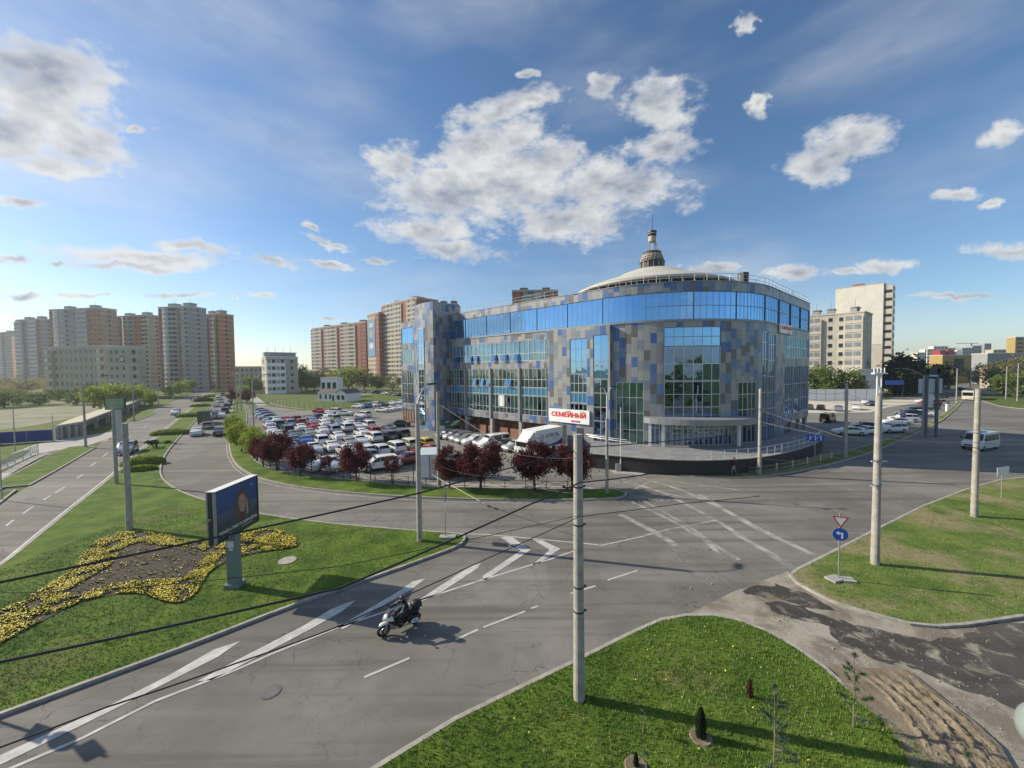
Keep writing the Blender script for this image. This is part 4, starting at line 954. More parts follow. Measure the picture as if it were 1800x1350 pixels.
block(673, 302, 735, 268, 538, 19, [(W_,.3,BK),(L_,1.7,CR),(R_,.4,BK),(L_,.8,CR)], 18, 'tall brick apartment tower right of the banner tower', BK)
block(770, 262, 806, 262, 535, 19, [(W_,1,BK),(L_,1.2,CR)], 14, 'brick tower whose top shows just behind the stair tower', BK)
block(902, 262, 982, 262, 511, 20, [(W_,.5,BK),(L_,1,CR),(W_,.6,BK)], 18, 'brick tower whose patched top rises behind the long roof', BK)
# banner on the slim tower
bn = MB(); bn.box((wb_*.36, -.4, ztb*.67), (wb_*.66, .15, ztb*.52)); bo = bn.build('advertising_banner', mat('banner_blue', (.1,.2,.3), .7, col2=(.13,.3,.45), scale=.1, var=.1), eb)
for (x, z, w, h, c) in ((.36, .86, .3, .03, (.6,.5,.5)), (.36, .83, .38, .02, (.6,.55,.55)), (.36, .72, .2, .1, (.45,.33,.2)), (.36, .735, .11, .05, (.6,.45,.36)), (.36, .56, .4, .09, (.5,.55,.6)), (.36, .635, .45, .01, (.05,.05,.06))):
    q = MB(); n = 14; q.q([(wb_*x+wb_*w/2*cos(2*pi*k/n), -.5, ztb*z+ztb*h/2*sin(2*pi*k/n)) for k in range(n)][::-1]); q.build('banner_figure', mat('banner_tint', c, .7), bo)
# beige office with emblem
e, w, fh, zt = block(85, 196, 190, 186, 612, 6, [(L_,.35,CR),(W_,2.2,BG),(L_,.4,CR)], 16, 'wide beige five storey office with a low entrance in front of the grey towers', BG, cat='office building', roofbits=0, name='office_building')
e, w, fh, zt = block(190, 182, 228, 180, 611, 6, [(W_,.9,BG),(W_,.25,BG),(W_,1.1,BG)], 4, 'blank beige office wing with a round dark emblem on its wall', BG, cat='office building', roofbits=0, name='office_building')
q = MB(); n = 20; X, Z = w*.72, zt*.77
q.q([(X+1.5*cos(2*pi*k/n), -.42, Z+1.5*sin(2*pi*k/n)) for k in range(n)][::-1], 0); q.q([(X+.95*cos(2*pi*k/n), -.45, Z+.95*sin(2*pi*k/n)) for k in range(n)][::-1], 1); q.q([(X+.5*cos(2*pi*k/4), -.48, Z+.5*sin(2*pi*k/4)) for k in range(4)][::-1], 0)
q.build('emblem', [mat('emblem_dark', (.04,.05,.1), .6), M['white']], e)
block(468, 205, 524, 215, 628, 5, [(L_,.75,'white'),(W_,.5,BG)], 14, 'small office block with white bands and aerials on its roof', BG, cat='office building', slab='white', name='office_building', roofbits=4)
block(405, 330, 470, 340, 645, 3, [(W_,1,BG)], 16, 'low far block at the end of the boulevard', BG, roofbits=0, cat='apartment block')
# right hand blocks
block(1418, 162, 1470, 155.5, 557, 9, [(L_,.9,PN),(R_,.12,PN),(W_,.8,PN)], 14, 'nine storey concrete panel block beside the blue shopping centre', PN, slab=PN)
block(1470, 155.4, 1517, 149, 553, 9, [(W_,.45,PN),(L_,1,PN)], 14, 'right section of the nine storey panel block with stacked glazed balconies', PN, slab=PN, roofbits=1)
A, B = Vector(AT(1466, 190)), Vector(AT(1550, 177)); d = B-A; w = d.length; zt = ZAT(1550, 498, 177)
e = empty('apartment_block', (A.x, A.y), atan2(d.y, d.x), 'tall apartment block with a blank whitewashed end wall', 'apartment block')
b = MB(); b.box((w/2, 6.5, zt/2), (w, 13, zt)); b.build('wall', M['panelw'], e)
b = MB(); b.box((w/2, -.06, zt*.72), (w-.02, .1, zt*.56)); b.build('whitewashed_gable', M['whitew'], e)
b = MB(); b.box((w*.5, 6.5, zt+.2), (w+.3, 13.3, .4)); b.build('parapet', M['beige'], e)
b = MB(); b.box((w*.45, 6, zt+1), (4, 3, 1.8)); b.build('roof_hut', M['brick'], e)
b = MB(); b.box((w+1.5, 5, zt/2-.5), (3, 9, zt-1)); b.build('balcony_stack', M['panelw'], e)
gm_ = MB(); gm_.box((w+1.5, .45, 1.9), (2.4, .1, 1.3)); me = gm_.mesh('window', M['winglass'])
for f in range(13): o = D.objects.new('window', me); C.objects.link(o); o.parent = e; o.location.z = f*(zt-2)/13
gm_ = MB(); gm_.box((w+3.05, 5, 1.9), (.1, 6.4, 1.4)); me = gm_.mesh('balcony_glazing', M['loggia'])
for f in range(13): o = D.objects.new('balcony_glazing', me); C.objects.link(o); o.parent = e; o.location.z = f*(zt-2)/13
# small white building and white hoarding
A = AT(1507, 145); e = empty('white_building', A, R(-8), 'small white flat roofed building behind the white hoarding', 'building')
b = MB(); b.box((4.2, 3, 5.1), (8.4, 6, 10.2)); b.build('wall', M['whitew'], e); b = MB(); b.box((4.2, 3, 10.35), (8.7, 6.3, .3)); b.build('roof', M['slab'], e)
b = MB(); b.box((2.2, -.03, 7.3), (1.1, .1, 1.5)); b.build('window', M['winglass'], e)
for k, (p0, p1) in enumerate((((1418, 705), (1484, 705)), ((1484.5, 705), (1542, 705)))):
    a, b_ = G(*p0), G(*p1); f = MB(); v = Vector((b_[0]-a[0], b_[1]-a[1])); n = int(v.length/2.5)
    e = empty('hoarding', a, atan2(v.y, v.x), ['left half of the long white metal hoarding behind the yard', 'right half of the long white metal hoarding behind the yard'][k], 'hoarding')
    f.box((v.length/2, 0, 2.05), (v.length, .08, 3.9)); f.build('sheet', M['white'], e)
    p = MB()
    for i in range(n+1): p.box((v.length*i/n, -.08, 2.05), (.1, .08, 4.0))
    p.build('ribs', M['steel'], e)
# ochre building, elevated grey hall, far skyline on the right
def plain(px0, px1, D_, y0, label, m, depth=20, name='building', cat='building', floors=4, cols=5, wm='winglass', D2=None):
    A, B = Vector(AT(px0, D_)), Vector(AT(px1, D2 or D_)); v = B-A; w = v.length; zt = ZAT(px0, y0, D_)
    e = empty(name, (A.x, A.y), atan2(v.y, v.x), label, cat)
    b = MB(); b.box((w/2, depth/2, zt/2), (w, depth, zt)); b.build('wall', M[m] if isinstance(m, str) else m, e); b = MB(); b.box((w/2, depth/2, zt+.2), (w+.4, depth+.4, .4)); b.build('roof', M['slab'], e)
    for f in range(floors):
        for c in range(cols):
            b = MB(); b.box((w*(c+.5)/cols, -.05, zt*(f+.55)/floors), (w/cols*.6, .12, zt/floors*.45)); b.build('window', M[wm], e)
    return e, w, zt
e, w, zt = plain(1656, 1712, 250, 625, 'ochre clad cube building with red tanks on its roof', 'gold', 8, floors=1, cols=1)
for ch in e.children:
    if ch.name.startswith('window'): ch.location.x = w*.27; ch.scale = (.5, 1, 1.4); ch.location.z = -zt*.2
for k in range(3): b = MB(); b.box((w*.2+k*5.5, 6, zt+2), (4, 5, 3.2)); b.build('roof_plant', M['red'] if k < 2 else M['white'], e)
for k in range(3): b = MB(); b.q([(w*.2, -.1, zt*(.35+k*.2)), (w*.45, -.1, zt*(.3+k*.2)), (w*.3, -.1, zt*(.37+k*.2))]); b.build('leaf_motif', M['darksteel'], e)
plain(1735, 1796, 230, 622, 'long grey hall raised above the avenue', 'greyblue', 8, floors=1, cols=7, wm='loggia')
plain(1783, 1830, 330, 593, 'tall ochre and dark office tower at the right edge', 'gold', 6, floors=10, cols=3)
plain(1740, 1768, 190, 648, 'small cream house with a flat canopy right of the avenue', 'cream', 4, floors=3, cols=3)
cb_ = [(1612, 1628, 620, 620), (1625, 1645, 614, 700), (1640, 1665, 609, 720), (1655, 1690, 612, 760), (1575, 1612, 628, 640), (1690, 1712, 612, 680), (1708, 1724, 608, 690), (1729, 1741, 604, 700), (1745, 1775, 615, 560)]
cl_ = ['far white terraced block left of the skyline', 'far white block with stepped roof', 'far tall white block in the middle of the skyline', 'far pink and white block behind the ochre cube', 'low far houses at the foot of the skyline', 'far grey office with crane beside it', 'far grey blue office tower', 'far dark tower with pointed top', 'far cream block behind the grey hall']
for k, (a, b_, y, dd_) in enumerate(cb_): plain(a, b_, dd_, y, cl_[k], ['whitew', 'whitew', 'whitew', 'cream', 'whitew', 'greyblue', 'greyblue', 'greyblue', 'cream'][k], 10, floors=7, cols=4)
cr = empty('tower_crane', AT(1706, 760), 0, 'thin tower crane far away above the grey offices', 'crane'); zz = ZAT(1706, 604, 760)
b = MB(); b.box((0, 0, zz/2), (1.6, 1.6, zz)); b.build('mast', M['darksteel'], cr); b = MB(); b.box((-8, 0, zz+.5), (44, .8, .9)); b.build('jib', M['darksteel'], cr)
# white bungalow on the field
A = Vector(AT(556, 150)); e = empty('bungalow', (A.x, A.y), R(-14), 'white single storey house with dark pitched roof on the field', 'house')
b = MB(); b.box((6.5, 4, 1.7), (13, 7, 3.4)); b.build('wall', M['white'], e); b = MB(); b.box((13, 1.6, 1.7), (4.6, 9, 3.4)); b.q([(10.7, -2.91, 3.4), (15.3, -2.91, 3.4), (13, -2.91, 4.8)]); b.build('wing_wall', M['white'], e)
b = MB(); b.q([(-.4, .2, 3.4), (11, .2, 3.4), (11, 4, 4.9), (-.4, 4, 4.9)]); b.q([(-.4, 4, 4.9), (11, 4, 4.9), (11, 8, 3.4), (-.4, 8, 3.4)]); b.q([(10.4, -3.2, 3.35), (13, -3.2, 4.95), (13, 6.4, 4.95), (10.4, 6.4, 3.35)]); b.q([(13, -3.2, 4.95), (15.6, -3.2, 3.35), (15.6, 6.4, 3.35), (13, 6.4, 4.95)]); b.build('roof', M['roof'], e)
for x in (1.2, 3.6, 5.6, 8.6): b = MB(); b.box((x, .45, 1.9), (.8, .1, 1.7)); b.build('window', M['winglass'], e)
b = MB(); b.box((7, .45, 1.4), (.9, .1, 2.2)); b.build('door', M['darksteel'], e)
for x in (12, 14): b = MB(); b.box((x, -2.95, 1.9), (1.2, .1, 1.6)); b.build('window', M['winglass'], e)
plain(563, 592, 175, 665, 'low white shed behind the bungalow', 'white', 6, floors=1, cols=3, name='shed', cat='shed')
# open sheds along the far boulevard
# blue metal fence, underpass wall
def wall_along(pts, z0, z1, th, m, name, label, cat):
    e = empty(name, pts[0], 0, label, cat); b = MB(); o = pts[0]
    for a, c_ in zip(pts, pts[1:]):
        v = Vector(c_)-Vector(a); b.box(((a[0]+c_[0])/2-o[0], (a[1]+c_[1])/2-o[1], (z0+z1)/2), (v.length, th, z1-z0), atan2(v.y, v.x))
    b.build('sheet', M[m] if isinstance(m, str) else m, e)
    p = MB(); tot = 0
    for a, c_ in zip(pts, pts[1:]):
        v = Vector(c_)-Vector(a); n = max(1, int(v.length/3))
        for i in range(n+1): q = Vector(a)+v*i/n; p.box((q.x-o[0], q.y-o[1], (z1+.05)/2), (.1, th+.08, z1+.05))
    p.build('posts', M['steel'], e); return e
wall_along(P(-120,795, 0,781, 94,775), .1, 2.0, .06, 'blue', 'metal_fence', 'low bright blue sheet metal fence left of the underpass', 'fence')
um = empty('underpass_wall', G(98, 776), 0, 'long concrete underpass with a flat pale roof slab beside the left street', 'underpass'); o = G(98, 776)
b = MB(); zs = 2.6
tp_ = [G(99, 748, zs), G(143, 741, zs), G(205, 718, zs), G(254, 700, zs), G(247, 699, zs), G(190, 715, zs), G(120, 738, zs)]
b.v = []; b.prism([(x-o[0], y-o[1]) for x, y in tp_], zs-.35, zs, 0, True); b.build('roof_slab', mat('pale_roof_slab', (.5,.46,.33), .9, var=.1), um)  # roof slab in its own pale yellowish concrete tone
b = MB(); back = tp_[3:][::-1]
bw_ = [G(99, 748, zs), G(120, 738, zs), G(190, 715, zs), G(247, 699, zs)]
for a, c_ in zip(bw_, bw_[1:]): v = Vector(c_)-Vector(a); b.box(((a[0]+c_[0])/2-o[0], (a[1]+c_[1])/2-o[1], 1.1), (v.length, .3, 2.3), atan2(v.y, v.x))
b.build('back_wall', M['concrete'], um)
b = MB()
fr_ = [G(104, 747, zs), G(143, 741, zs), G(205, 718, zs), G(252, 700.5, zs)]
for a, c_ in zip(fr_, fr_[1:]):
    v = Vector(c_)-Vector(a)
    for i in range(3): q = Vector(a)+v*i/3; b.box((q.x-o[0], q.y-o[1], 1.1), (.6, .6, 2.3), atan2(v.y, v.x))
b.build('columns', M['concrete'], um)
# ---------------------------------------------------------------- trees
def leafmat(name, a, b, c):
    t = NT(name); n = t.noise(1.1, 3); n2 = t.noise(9, 2)
    col = t.mix(t.smooth(n, .35, .65), a, b); col = t.mix(t.smooth(n2, .5, .7, 0, .6), col, c)
    m = t.out(col, .65, spec=.25); tl_ = t.n('BsdfTranslucent', {'Color': t.mix(.0, col, col)}); ms_ = t.n('MixShader', {0: .38, 1: t.b.outputs[0], 2: tl_.outputs[0]})
    t.nt.links.new(ms_.outputs[0], t.nt.nodes['Material Output'].inputs['Surface']); return m
LM = dict(plum=leafmat('plum_leaves', (.075,.02,.024), (.13,.032,.036), (.22,.06,.055)), fresh=leafmat('fresh_leaves', (.22,.29,.035), (.31,.37,.06), (.42,.44,.1)),
          green=leafmat('green_leaves', (.11,.17,.04), (.17,.23,.06), (.26,.3,.09)), olive=leafmat('olive_leaves', (.15,.15,.06), (.21,.2,.08), (.28,.25,.11)), dark=leafmat('dark_leaves', (.02,.035,.015), (.035,.055,.02), (.06,.08,.03)))
BARK = mat('bark', (.07,.05,.04), .95, var=.3, scale=6, bump=.6)
def tree_meshes(kind, seed, h, rx, rz, n, ls, z0=None, shape='round'):
    """trunk and crown of a tree of height h; leaves are small bent quads in clumps, with gaps between the clumps"""
    rd = random.Random(seed); z0 = h-2*rz if z0 is None else z0; zc = (h+z0)/2; rzz = (h-z0)/2
    tr = MB(); top = Vector((rd.uniform(-.1,.1)*h*.2, rd.uniform(-.1,.1)*h*.2, zc)); r0 = h*.022+.02
    tr.tube([(0, 0, -.05), (top.x*.3, top.y*.3, z0*.6), (top.x*.7, top.y*.7, z0), tuple(top)], [r0*1.3, r0, r0*.8, r0*.35], 7)
    cr = MB(); cl = []
    nc = 34 if shape == 'round' else 26
    for i in range(nc):
        for _ in range(30):
            v = Vector((rd.uniform(-1,1), rd.uniform(-1,1), rd.uniform(-1,1)))
            if .25 < v.length < 1: break
        v = v*(.86/max(v.length, .86)) if v.length > .86 else v
        if shape == 'cone': k = 1-(v.z+1)/2*.85; v.x *= k; v.y *= k
        cl.append((v, rd.uniform(.16, .34)))
    for v, s in cl[:12]:
        p = Vector((v.x*rx, v.y*rx, zc+v.z*rzz)); s0 = Vector((top.x*.8, top.y*.8, z0+rd.uniform(0, rzz*.5)))
        tr.tube([tuple(s0), tuple(s0.lerp(p, .5)+Vector((0, 0, -.04*h))), tuple(p)], [r0*.4, r0*.25, r0*.08], 5)
    for i in range(n):
        v, s = cl[rd.randrange(len(cl))]
        g = Vector((rd.gauss(0, 1), rd.gauss(0, 1), rd.gauss(0, 1)))*s*.62
        q = v+g
        p = Vector((q.x*rx, q.y*rx, zc+q.z*rzz))
        if p.z < z0*.7: continue
        a = Vector((rd.gauss(0,1), rd.gauss(0,1), rd.gauss(0,.6))).normalized(); b = a.orthogonal().normalized(); b = Matrix.Rotation(rd.uniform(0, 6.28), 3, a) @ b; l = ls*rd.uniform(.6, 1.3)
        c_ = a.cross(b)
        cr.q([tuple(p-b*l), tuple(p+c_*l*.55+a*l*.2), tuple(p+b*l), tuple(p-c_*l*.55)])
    return tr.mesh('trunk', BARK), cr.mesh('crown', LM[kind])
_tm = {}
def tree(kind, var, pos, h, label, name='tree', group=None, z=0.0, wide=1.0, spec=None, rot=None, cat='tree'):
    key = (kind, var)
    if key not in _tm: _tm[key] = tree_meshes(*spec)
    t, c_ = _tm[key]; e = empty(name, (*pos, z), rot if rot is not None else random.uniform(0, 6), label, cat, group)
    a = D.objects.new('trunk', t); b = D.objects.new('crown', c_)
    for o in (a, b): C.objects.link(o); o.parent = e
    k = h/5.0; e.scale = (k*wide, k*wide, k); return e
SP = {('plum',0): ('plum', 1, 5, 2.25, 1.9, 8500, .115), ('plum',1): ('plum', 2, 5, 2.2, 1.8, 8500, .115), ('plum',2): ('plum', 3, 5, 2.0, 1.6, 1700, .14),
      ('fresh',0): ('fresh', 4, 5, 2.1, 2.1, 4200, .14), ('fresh',1): ('fresh', 5, 5, 2.5, 2.2, 2400, .2), ('green',0): ('green', 6, 5, 2.4, 2.2, 2400, .2), ('olive',0): ('olive', 7, 5, 2.6, 2.2, 1500, .17),
      ('green',1): ('green', 8, 5, 3.4, 2.5, 1700, .26, .3), ('dark',0): ('dark', 9, 5, 1.9, 2.4, 2600, .17, .3, 'cone'), ('dark',1): ('dark', 10, 5, 2.6, 2.3, 2400, .2)}
def T(kind, var, px, py, h, label, wide=1.0, **kw): return tree(kind, var, G(px, py), h, label, wide=wide, spec=SP[(kind, var)], **kw)
plg = 'plum trees along the car park verge'
for v, px, py, h, wd, lb in ((0, 463,822, 3.7, .8, 'dark plum tree at the left end of the dense plum pair'), (1, 487,829, 4.2, .95, 'wide dark plum tree just right of the verge corner'), (0, 528,837, 3.5, 1.0, 'compact plum tree in front of the blue car'),
    (2, 572,842, 2.6, .62, 'small thin plum sapling in front of the silver cars'), (0, 627,848, 4.0, .9, 'upright plum tree hiding the nose of a white saloon'), (2, 691,853, 3.0, .75, 'sparse young plum tree left of the lamp post by the white kiosk'),
    (1, 790,860, 3.9, .8, 'plum tree touching the concrete pole beside the white kiosk'), (0, 845,862, 4.6, 1.0, 'largest round plum tree right of the white kiosk'), (1, 940,864, 4.5, .97, 'round plum tree in front of the white lorry'),
    (0, 1006,864, 4.4, .93, 'round plum tree partly behind the foreground concrete pole'), (1, 441,800, 3.2, .8, 'plum tree squeezed between two fresh green trees'), (0, 413,770, 3.2, .9, 'plum tree at the upper bend of the verge')):
    T('plum', v, px, py, h, lb, wd, name='plum_tree', group=plg, z=.12)
frg = 'fresh green trees along the verge bend'
for v, px, py, h, wd, lb in ((0, 452,812, 4.6, .8, 'fresh green tree next to the dense plum pair'), (0, 425,795, 4.5, .9, 'bushiest fresh green tree at the verge bend'), (0, 411,770, 4.2, .75, 'fresh green tree behind the bushiest one at the bend')):
    T('fresh', v, px, py, h, lb, wd, name='green_tree', group=frg, z=.12)
T('fresh', 1, 428, 697, 5.5, 'pale green tree beside the far footpath'); T('plum', 0, 434, 709, 5, 'far plum tree beside the footpath', 1.2, name='plum_tree'); T('plum', 1, 408, 708, 5, 'far plum tree at the kerb of the boulevard', 1.1, name='plum_tree')
rd = random.Random(21)
k = 0
WL = ['yellow green willow left of the small billboard', 'yellow green willow behind the small billboard', 'yellow green willow right of the small billboard', 'tall willow behind the underpass roof', 'willow at the far end of the underpass roof', 'young willow nearest to the left street', 'willow beyond the second street lamp', 'willow in the row before the curved tower', 'willow below the curved tower', 'last willow before the far bridge']
for px, py, h, wd in ((178,722,8,1.1), (200,718,8.5,1.1), (222,716,8,1.1), (240,712,7.5,1), (254,712,6,1), (264,716,5.5,.7), (300,700,6,1), (318,694,7,1), (332,690,8,1), (346,686,9,1)):
    T('fresh', 1, px, py, h, WL[k], wd, name='willow', group='willows along the left street'); k += 1
k = 0
BL_ = ['%s bush %s' % (a, b) for a, b in (('dark green', 'at the left edge below the office'), ('olive', 'behind the blue fence'), ('rounded green', 'left of the willow row'), ('mid green', 'in front of the office entrance'), ('low olive', 'on the waste ground beside the willow row'), ('broad green', 'far behind at the left edge'), ('tangled olive', 'between the office and the left edge'), ('small green', 'beside the parked car on the waste ground'), ('low dark', 'against the office wall'))]
for kd, v, px, py, h, wd in (('green',1,8,716,6,1.2), ('olive',0,28,712,6,1.4), ('green',1,70,712,5,1.1), ('green',1,102,704,5.5,1.2), ('green',1,135,712,5,1.0), ('olive',0,5,690,9,1.3), ('olive',0,48,690,8,1.4), ('green',1,120,694,6,1), ('olive',0,150,700,7,1.2)):
    T(kd, v, px, py, h, BL_[k], wd, name='bush', cat='bush', group='bushes on the waste ground'); k += 1
k = 0
ML = ['tree left of the brick block on the field edge', 'second tree on the field edge, left of the brick block', 'round tree before the left half of the brick block', 'bright round tree before the middle of the brick block', 'tree before the right half of the brick block', 'tree below the banner tower', 'small tree below the tall brick tower', 'tree behind the shed', 'tree behind the aerials office', 'tree left of the aerials office']
for kd, v, px, D_, h, wd in (('green',0,538,230,13,1), ('olive',0,552,240,12,1), ('olive',0,575,240,14,1.1), ('fresh',1,612,230,15,1.2), ('olive',0,640,235,13,1), ('green',0,662,230,10,1), ('olive',0,690,225,10,1), ('olive',0,590,235,12,1), ('dark',1,528,235,16,.6), ('green',0,445,215,10,1.2)):
    tree(kd, v, AT(px, D_), h, ML[k], wide=wd, spec=SP[(kd, v)], group='trees before the brick blocks'); k += 1
k = 0
RL = ['tree at the left end of the white hoarding', 'tree before the middle of the panel block', 'fresh tree left of the white building', 'slim tree beside the white building', 'dark conifer right of the whitewashed block', 'broad dark tree behind the blank billboard', 'second dark conifer at the yard corner', 'olive tree left of the ochre cube', 'green tree left of the ochre cube', 'olive tree at the right edge of the avenue', 'large olive tree above the right verge', 'green tree on the right verge slope', 'dark tree at the foot of the grey hall']
for kd, v, px, D_, h, wd in (('green',0,1440,140,12.5,1.0), ('olive',0,1466,143,10,.9), ('green',0,1492,138,11,.8), ('olive',0,1505,137,8,.8), ('dark',0,1590,150,17,1.3), ('dark',1,1612,160,15,1.3), ('dark',0,1574,148,14,1.2), ('olive',0,1632,170,12,1.2), ('green',0,1646,165,11,1), ('olive',0,1766,150,13,1.1), ('olive',0,1800,140,14,1.3), ('green',0,1786,130,9,1.2), ('dark',1,1722,230,12,1.2)):
    tree(kd, v, AT(px, D_), h, RL[k], wide=wd, spec=SP[(kd, v)]); k += 1
# far woods closing the horizon: a single mass
fw = MB(); rd = random.Random(33)
for i in range(9000):
    a = rd.uniform(-62, 62); dd_ = rd.uniform(420, 900) if abs(a) < 52 else rd.uniform(300, 800); x, y = dd_*sin(R(a)), dd_*cos(R(a)); hh = (9+5*noise.noise(Vector((a*.25, 0, 3))))*(dd_/600)
    z = rd.uniform(0, hh); s_ = rd.uniform(2, 4.5); q = Vector((x, y, z)); u = Vector((rd.gauss(0,1), rd.gauss(0,1), 0)).normalized()*s_; w_ = Vector((0, rd.uniform(-.4,.4), 1))*s_*.7
    fw.q([tuple(q-u), tuple(q-w_), tuple(q+u), tuple(q+w_)])
fw.build('far_woods', LM['olive'], kind='stuff')
for k, (x_, y_, kd, v) in enumerate(((-48,-38,'green',1), (-30,-42,'dark',1), (-14,-36,'green',0), (4,-44,'dark',1), (20,-38,'green',1), (36,-42,'green',0), (52,-36,'dark',1), (66,-44,'green',1))):
    tree(kd, v, (x_, y_), 9+(k*37 % 5), 'tree %s of the row behind the viewpoint, mirrored in the glass' % ('one two three four five six seven eight'.split()[k]), wide=1.2, spec=SP[(kd, v)])
# clipped hedges on the island
def hedge(px, py, rx, ry, h, label, m='fresh', seed=1, rot=0):
    rd = random.Random(seed); b = MB(); c_ = G(px, py)
    for i in range(1500):
        th = rd.uniform(0, 2*pi); ph = rd.uniform(0, 1); rr_ = (1-ph**2.5)**.5; p = Vector((rx*rr_*cos(th), ry*rr_*sin(th), h*ph*rd.uniform(.92, 1.04)))
        a = Vector((rd.gauss(0,1), rd.gauss(0,1), rd.gauss(0,1))).normalized(); o_ = a.orthogonal().normalized(); w_ = a.cross(o_); l = .13
        b.q([tuple(p-o_*l), tuple(p+w_*l*.6), tuple(p+o_*l), tuple(p-w_*l*.6)])
    b.lathe((0, 0), [(rx*.9*1, 0), (rx*.85, h*.6), (rx*.5, h*.85), (.01, h*.92)], 14, 1)
    for k in range(len(b.v)-14*4, len(b.v)): x, y, z = b.v[k]; b.v[k] = (x, y*ry/rx, z)
    o = b.build('clipped_hedge', [LM[m], LM['green']], label=label, cat='hedge', group='clipped hedges on the grass median'); o.location = (*c_, .12); o.rotation_euler.z = rot; return o
for i, (px, py, rx, ry, h, m, lb) in enumerate(((252,817,2.2,1.3,1.0,'fresh','largest clipped hedge, near the two left poles'), (247,829,1.6,.6,.6,'green','low dark hedge in front of the largest clipped hedge'), (302,764,3.2,1.3,1.0,'green','long clipped hedge nearest behind the dark sculpted shrub'), (333,733,3,1.4,1.0,'green','clipped hedge beside the light saloon on the left street'), (352,715,3,1.5,1.0,'green','clipped hedge past the middle of the median'), (358,706,3.5,1.6,1.6,'dark','dark tall clipped hedge on the median'), (372,698,3.5,1.6,1.2,'green','clipped hedge behind the dark tall one'), (384,690,4,1.6,1.2,'green','farther clipped hedge on the median'), (392,684,4,1.6,1.2,'green','farthest clipped hedge on the median'))): hedge(px, py, rx, ry, h, lb, 'fresh' if m == 'green' else m, i, R(25))
sc = empty('sculpted_shrub', G(280,787,.12), 0, 'low dark shrub with spreading clipped branches on the median', 'shrub'); b = MB(); st = MB(); rd = random.Random(8)
for k in range(9):
    x, y = rd.uniform(-2.2, 2.2), rd.uniform(-.9, .9); z = rd.uniform(.7, 1.2); st.tube([(x*.4, y*.4, 0), (x*.7, y*.7, z*.6), (x, y, z)], [.05, .035, .02], 5)
    for i in range(110):
        p = Vector((x+rd.gauss(0, .22), y+rd.gauss(0, .2), z+rd.gauss(0, .08))); a = rd.uniform(0, 6.3); b.q([(p.x-.08*cos(a), p.y-.08*sin(a), p.z), (p.x, p.y, p.z+.05), (p.x+.08*cos(a), p.y+.08*sin(a), p.z), (p.x+.03, p.y, p.z-.05)])
b.build('foliage', LM['dark'], sc); st.build('stem', BARK, sc)
# saplings on the near lawn
def pine(px, py, h, lb, seed, z=.11):
    rd = random.Random(seed); c_ = G(px, py, z); e = empty('pine_sapling', (*c_, z), 0, lb, 'sapling', 'young pines on the near lawn'); tr = MB(); nd = MB()
    tr.tube([(0,0,0), (.03,.02,h*.5), (0,.02,h)], [.028,.018,.006], 6)
    wh = int(h/.4)
    for w_ in range(1, wh+1):
        z_ = h*w_/wh*.98; nb = 3 if w_ < wh else 1; bl = (1-w_/wh)*.5+.16
        for k in range(nb):
            a = rd.uniform(0, 6.3); tip = Vector((bl*cos(a), bl*sin(a), z_+bl*.35)) if w_ < wh else Vector((0, 0, h+.08)); tr.tube([(0, 0, z_-.05 if w_ < wh else h-.1), tuple(tip)], [.009, .004], 4)
            for i in range(110):
                u = rd.uniform(.45, 1.05); p = Vector((0, 0, z_-.05)).lerp(tip, u); d = Vector((rd.gauss(0,1), rd.gauss(0,1), rd.gauss(.4,.8))).normalized()*rd.uniform(.08, .16); s_ = d.orthogonal().normalized()*.0075
                nd.q([tuple(p-s_), tuple(p+s_), tuple(p+d)])
    tr.build('trunk', mat('young_bark', (.2,.16,.11), .9), e); nd.build('needles', mat('needles', (.05,.09,.04), .7, var=.3), e)
pine(1500,1278, 2.3, 'tall young pine leaning by the edge of the churned soil', 4); pine(1360,1362, 2.5, 'young pine at the bottom edge with pale branches', 5); pine(1135,1362, .55, 'tiny young pine at the bottom edge left of the thuja', 6); pine(1130,1290, .6, 'thin grey pine seedling left of the thuja', 7)
pine(1700,1400, 1.1, 'young pine standing beside the globe lamp', 12)
def thuja(px, py, h, lb, m, seed, bare=False):
    rd = random.Random(seed); c_ = G(px, py, .11); e = empty('thuja', (*c_, .11), 0, lb, 'thuja'); b = MB()
    for i in range(2600 if not bare else 420):
        z_ = rd.uniform(.04, 1); r_ = (.17*h)*(1-z_**2.2)**.6*rd.uniform(.55, 1.05); a = rd.uniform(0, 6.3); p = Vector((r_*cos(a), r_*sin(a), z_*h)); l = .035; o_ = Vector((-sin(a), cos(a), 0)); b.q([tuple(p-o_*l*.5), tuple(p+o_*l*.5), tuple(p+Vector((cos(a)*.01, sin(a)*.01, l*1.6)))])
    b.build('foliage', m, e); t_ = MB(); t_.tube([(0,0,-.02), (0,0,h*.8)], [.035,.01], 6); t_.build('stem', BARK, e)
    if not bare: s_ = MB(); s_.lathe((0, 0), [(.36, -.02), (.3, .06), (.2, .05), (.02, .05)], 18); s_.build('soil_ring', M['bare'], e)
thuja(1232,1297, .95, 'small upright thuja in a ring of pale soil', LM['dark'], 3); thuja(1318,1226, .62, 'sparse bronze shrub on the near lawn', LM['plum'], 5, True); thuja(1118,1348, .4, 'tiny thuja cut by the bottom edge', LM['dark'], 9)
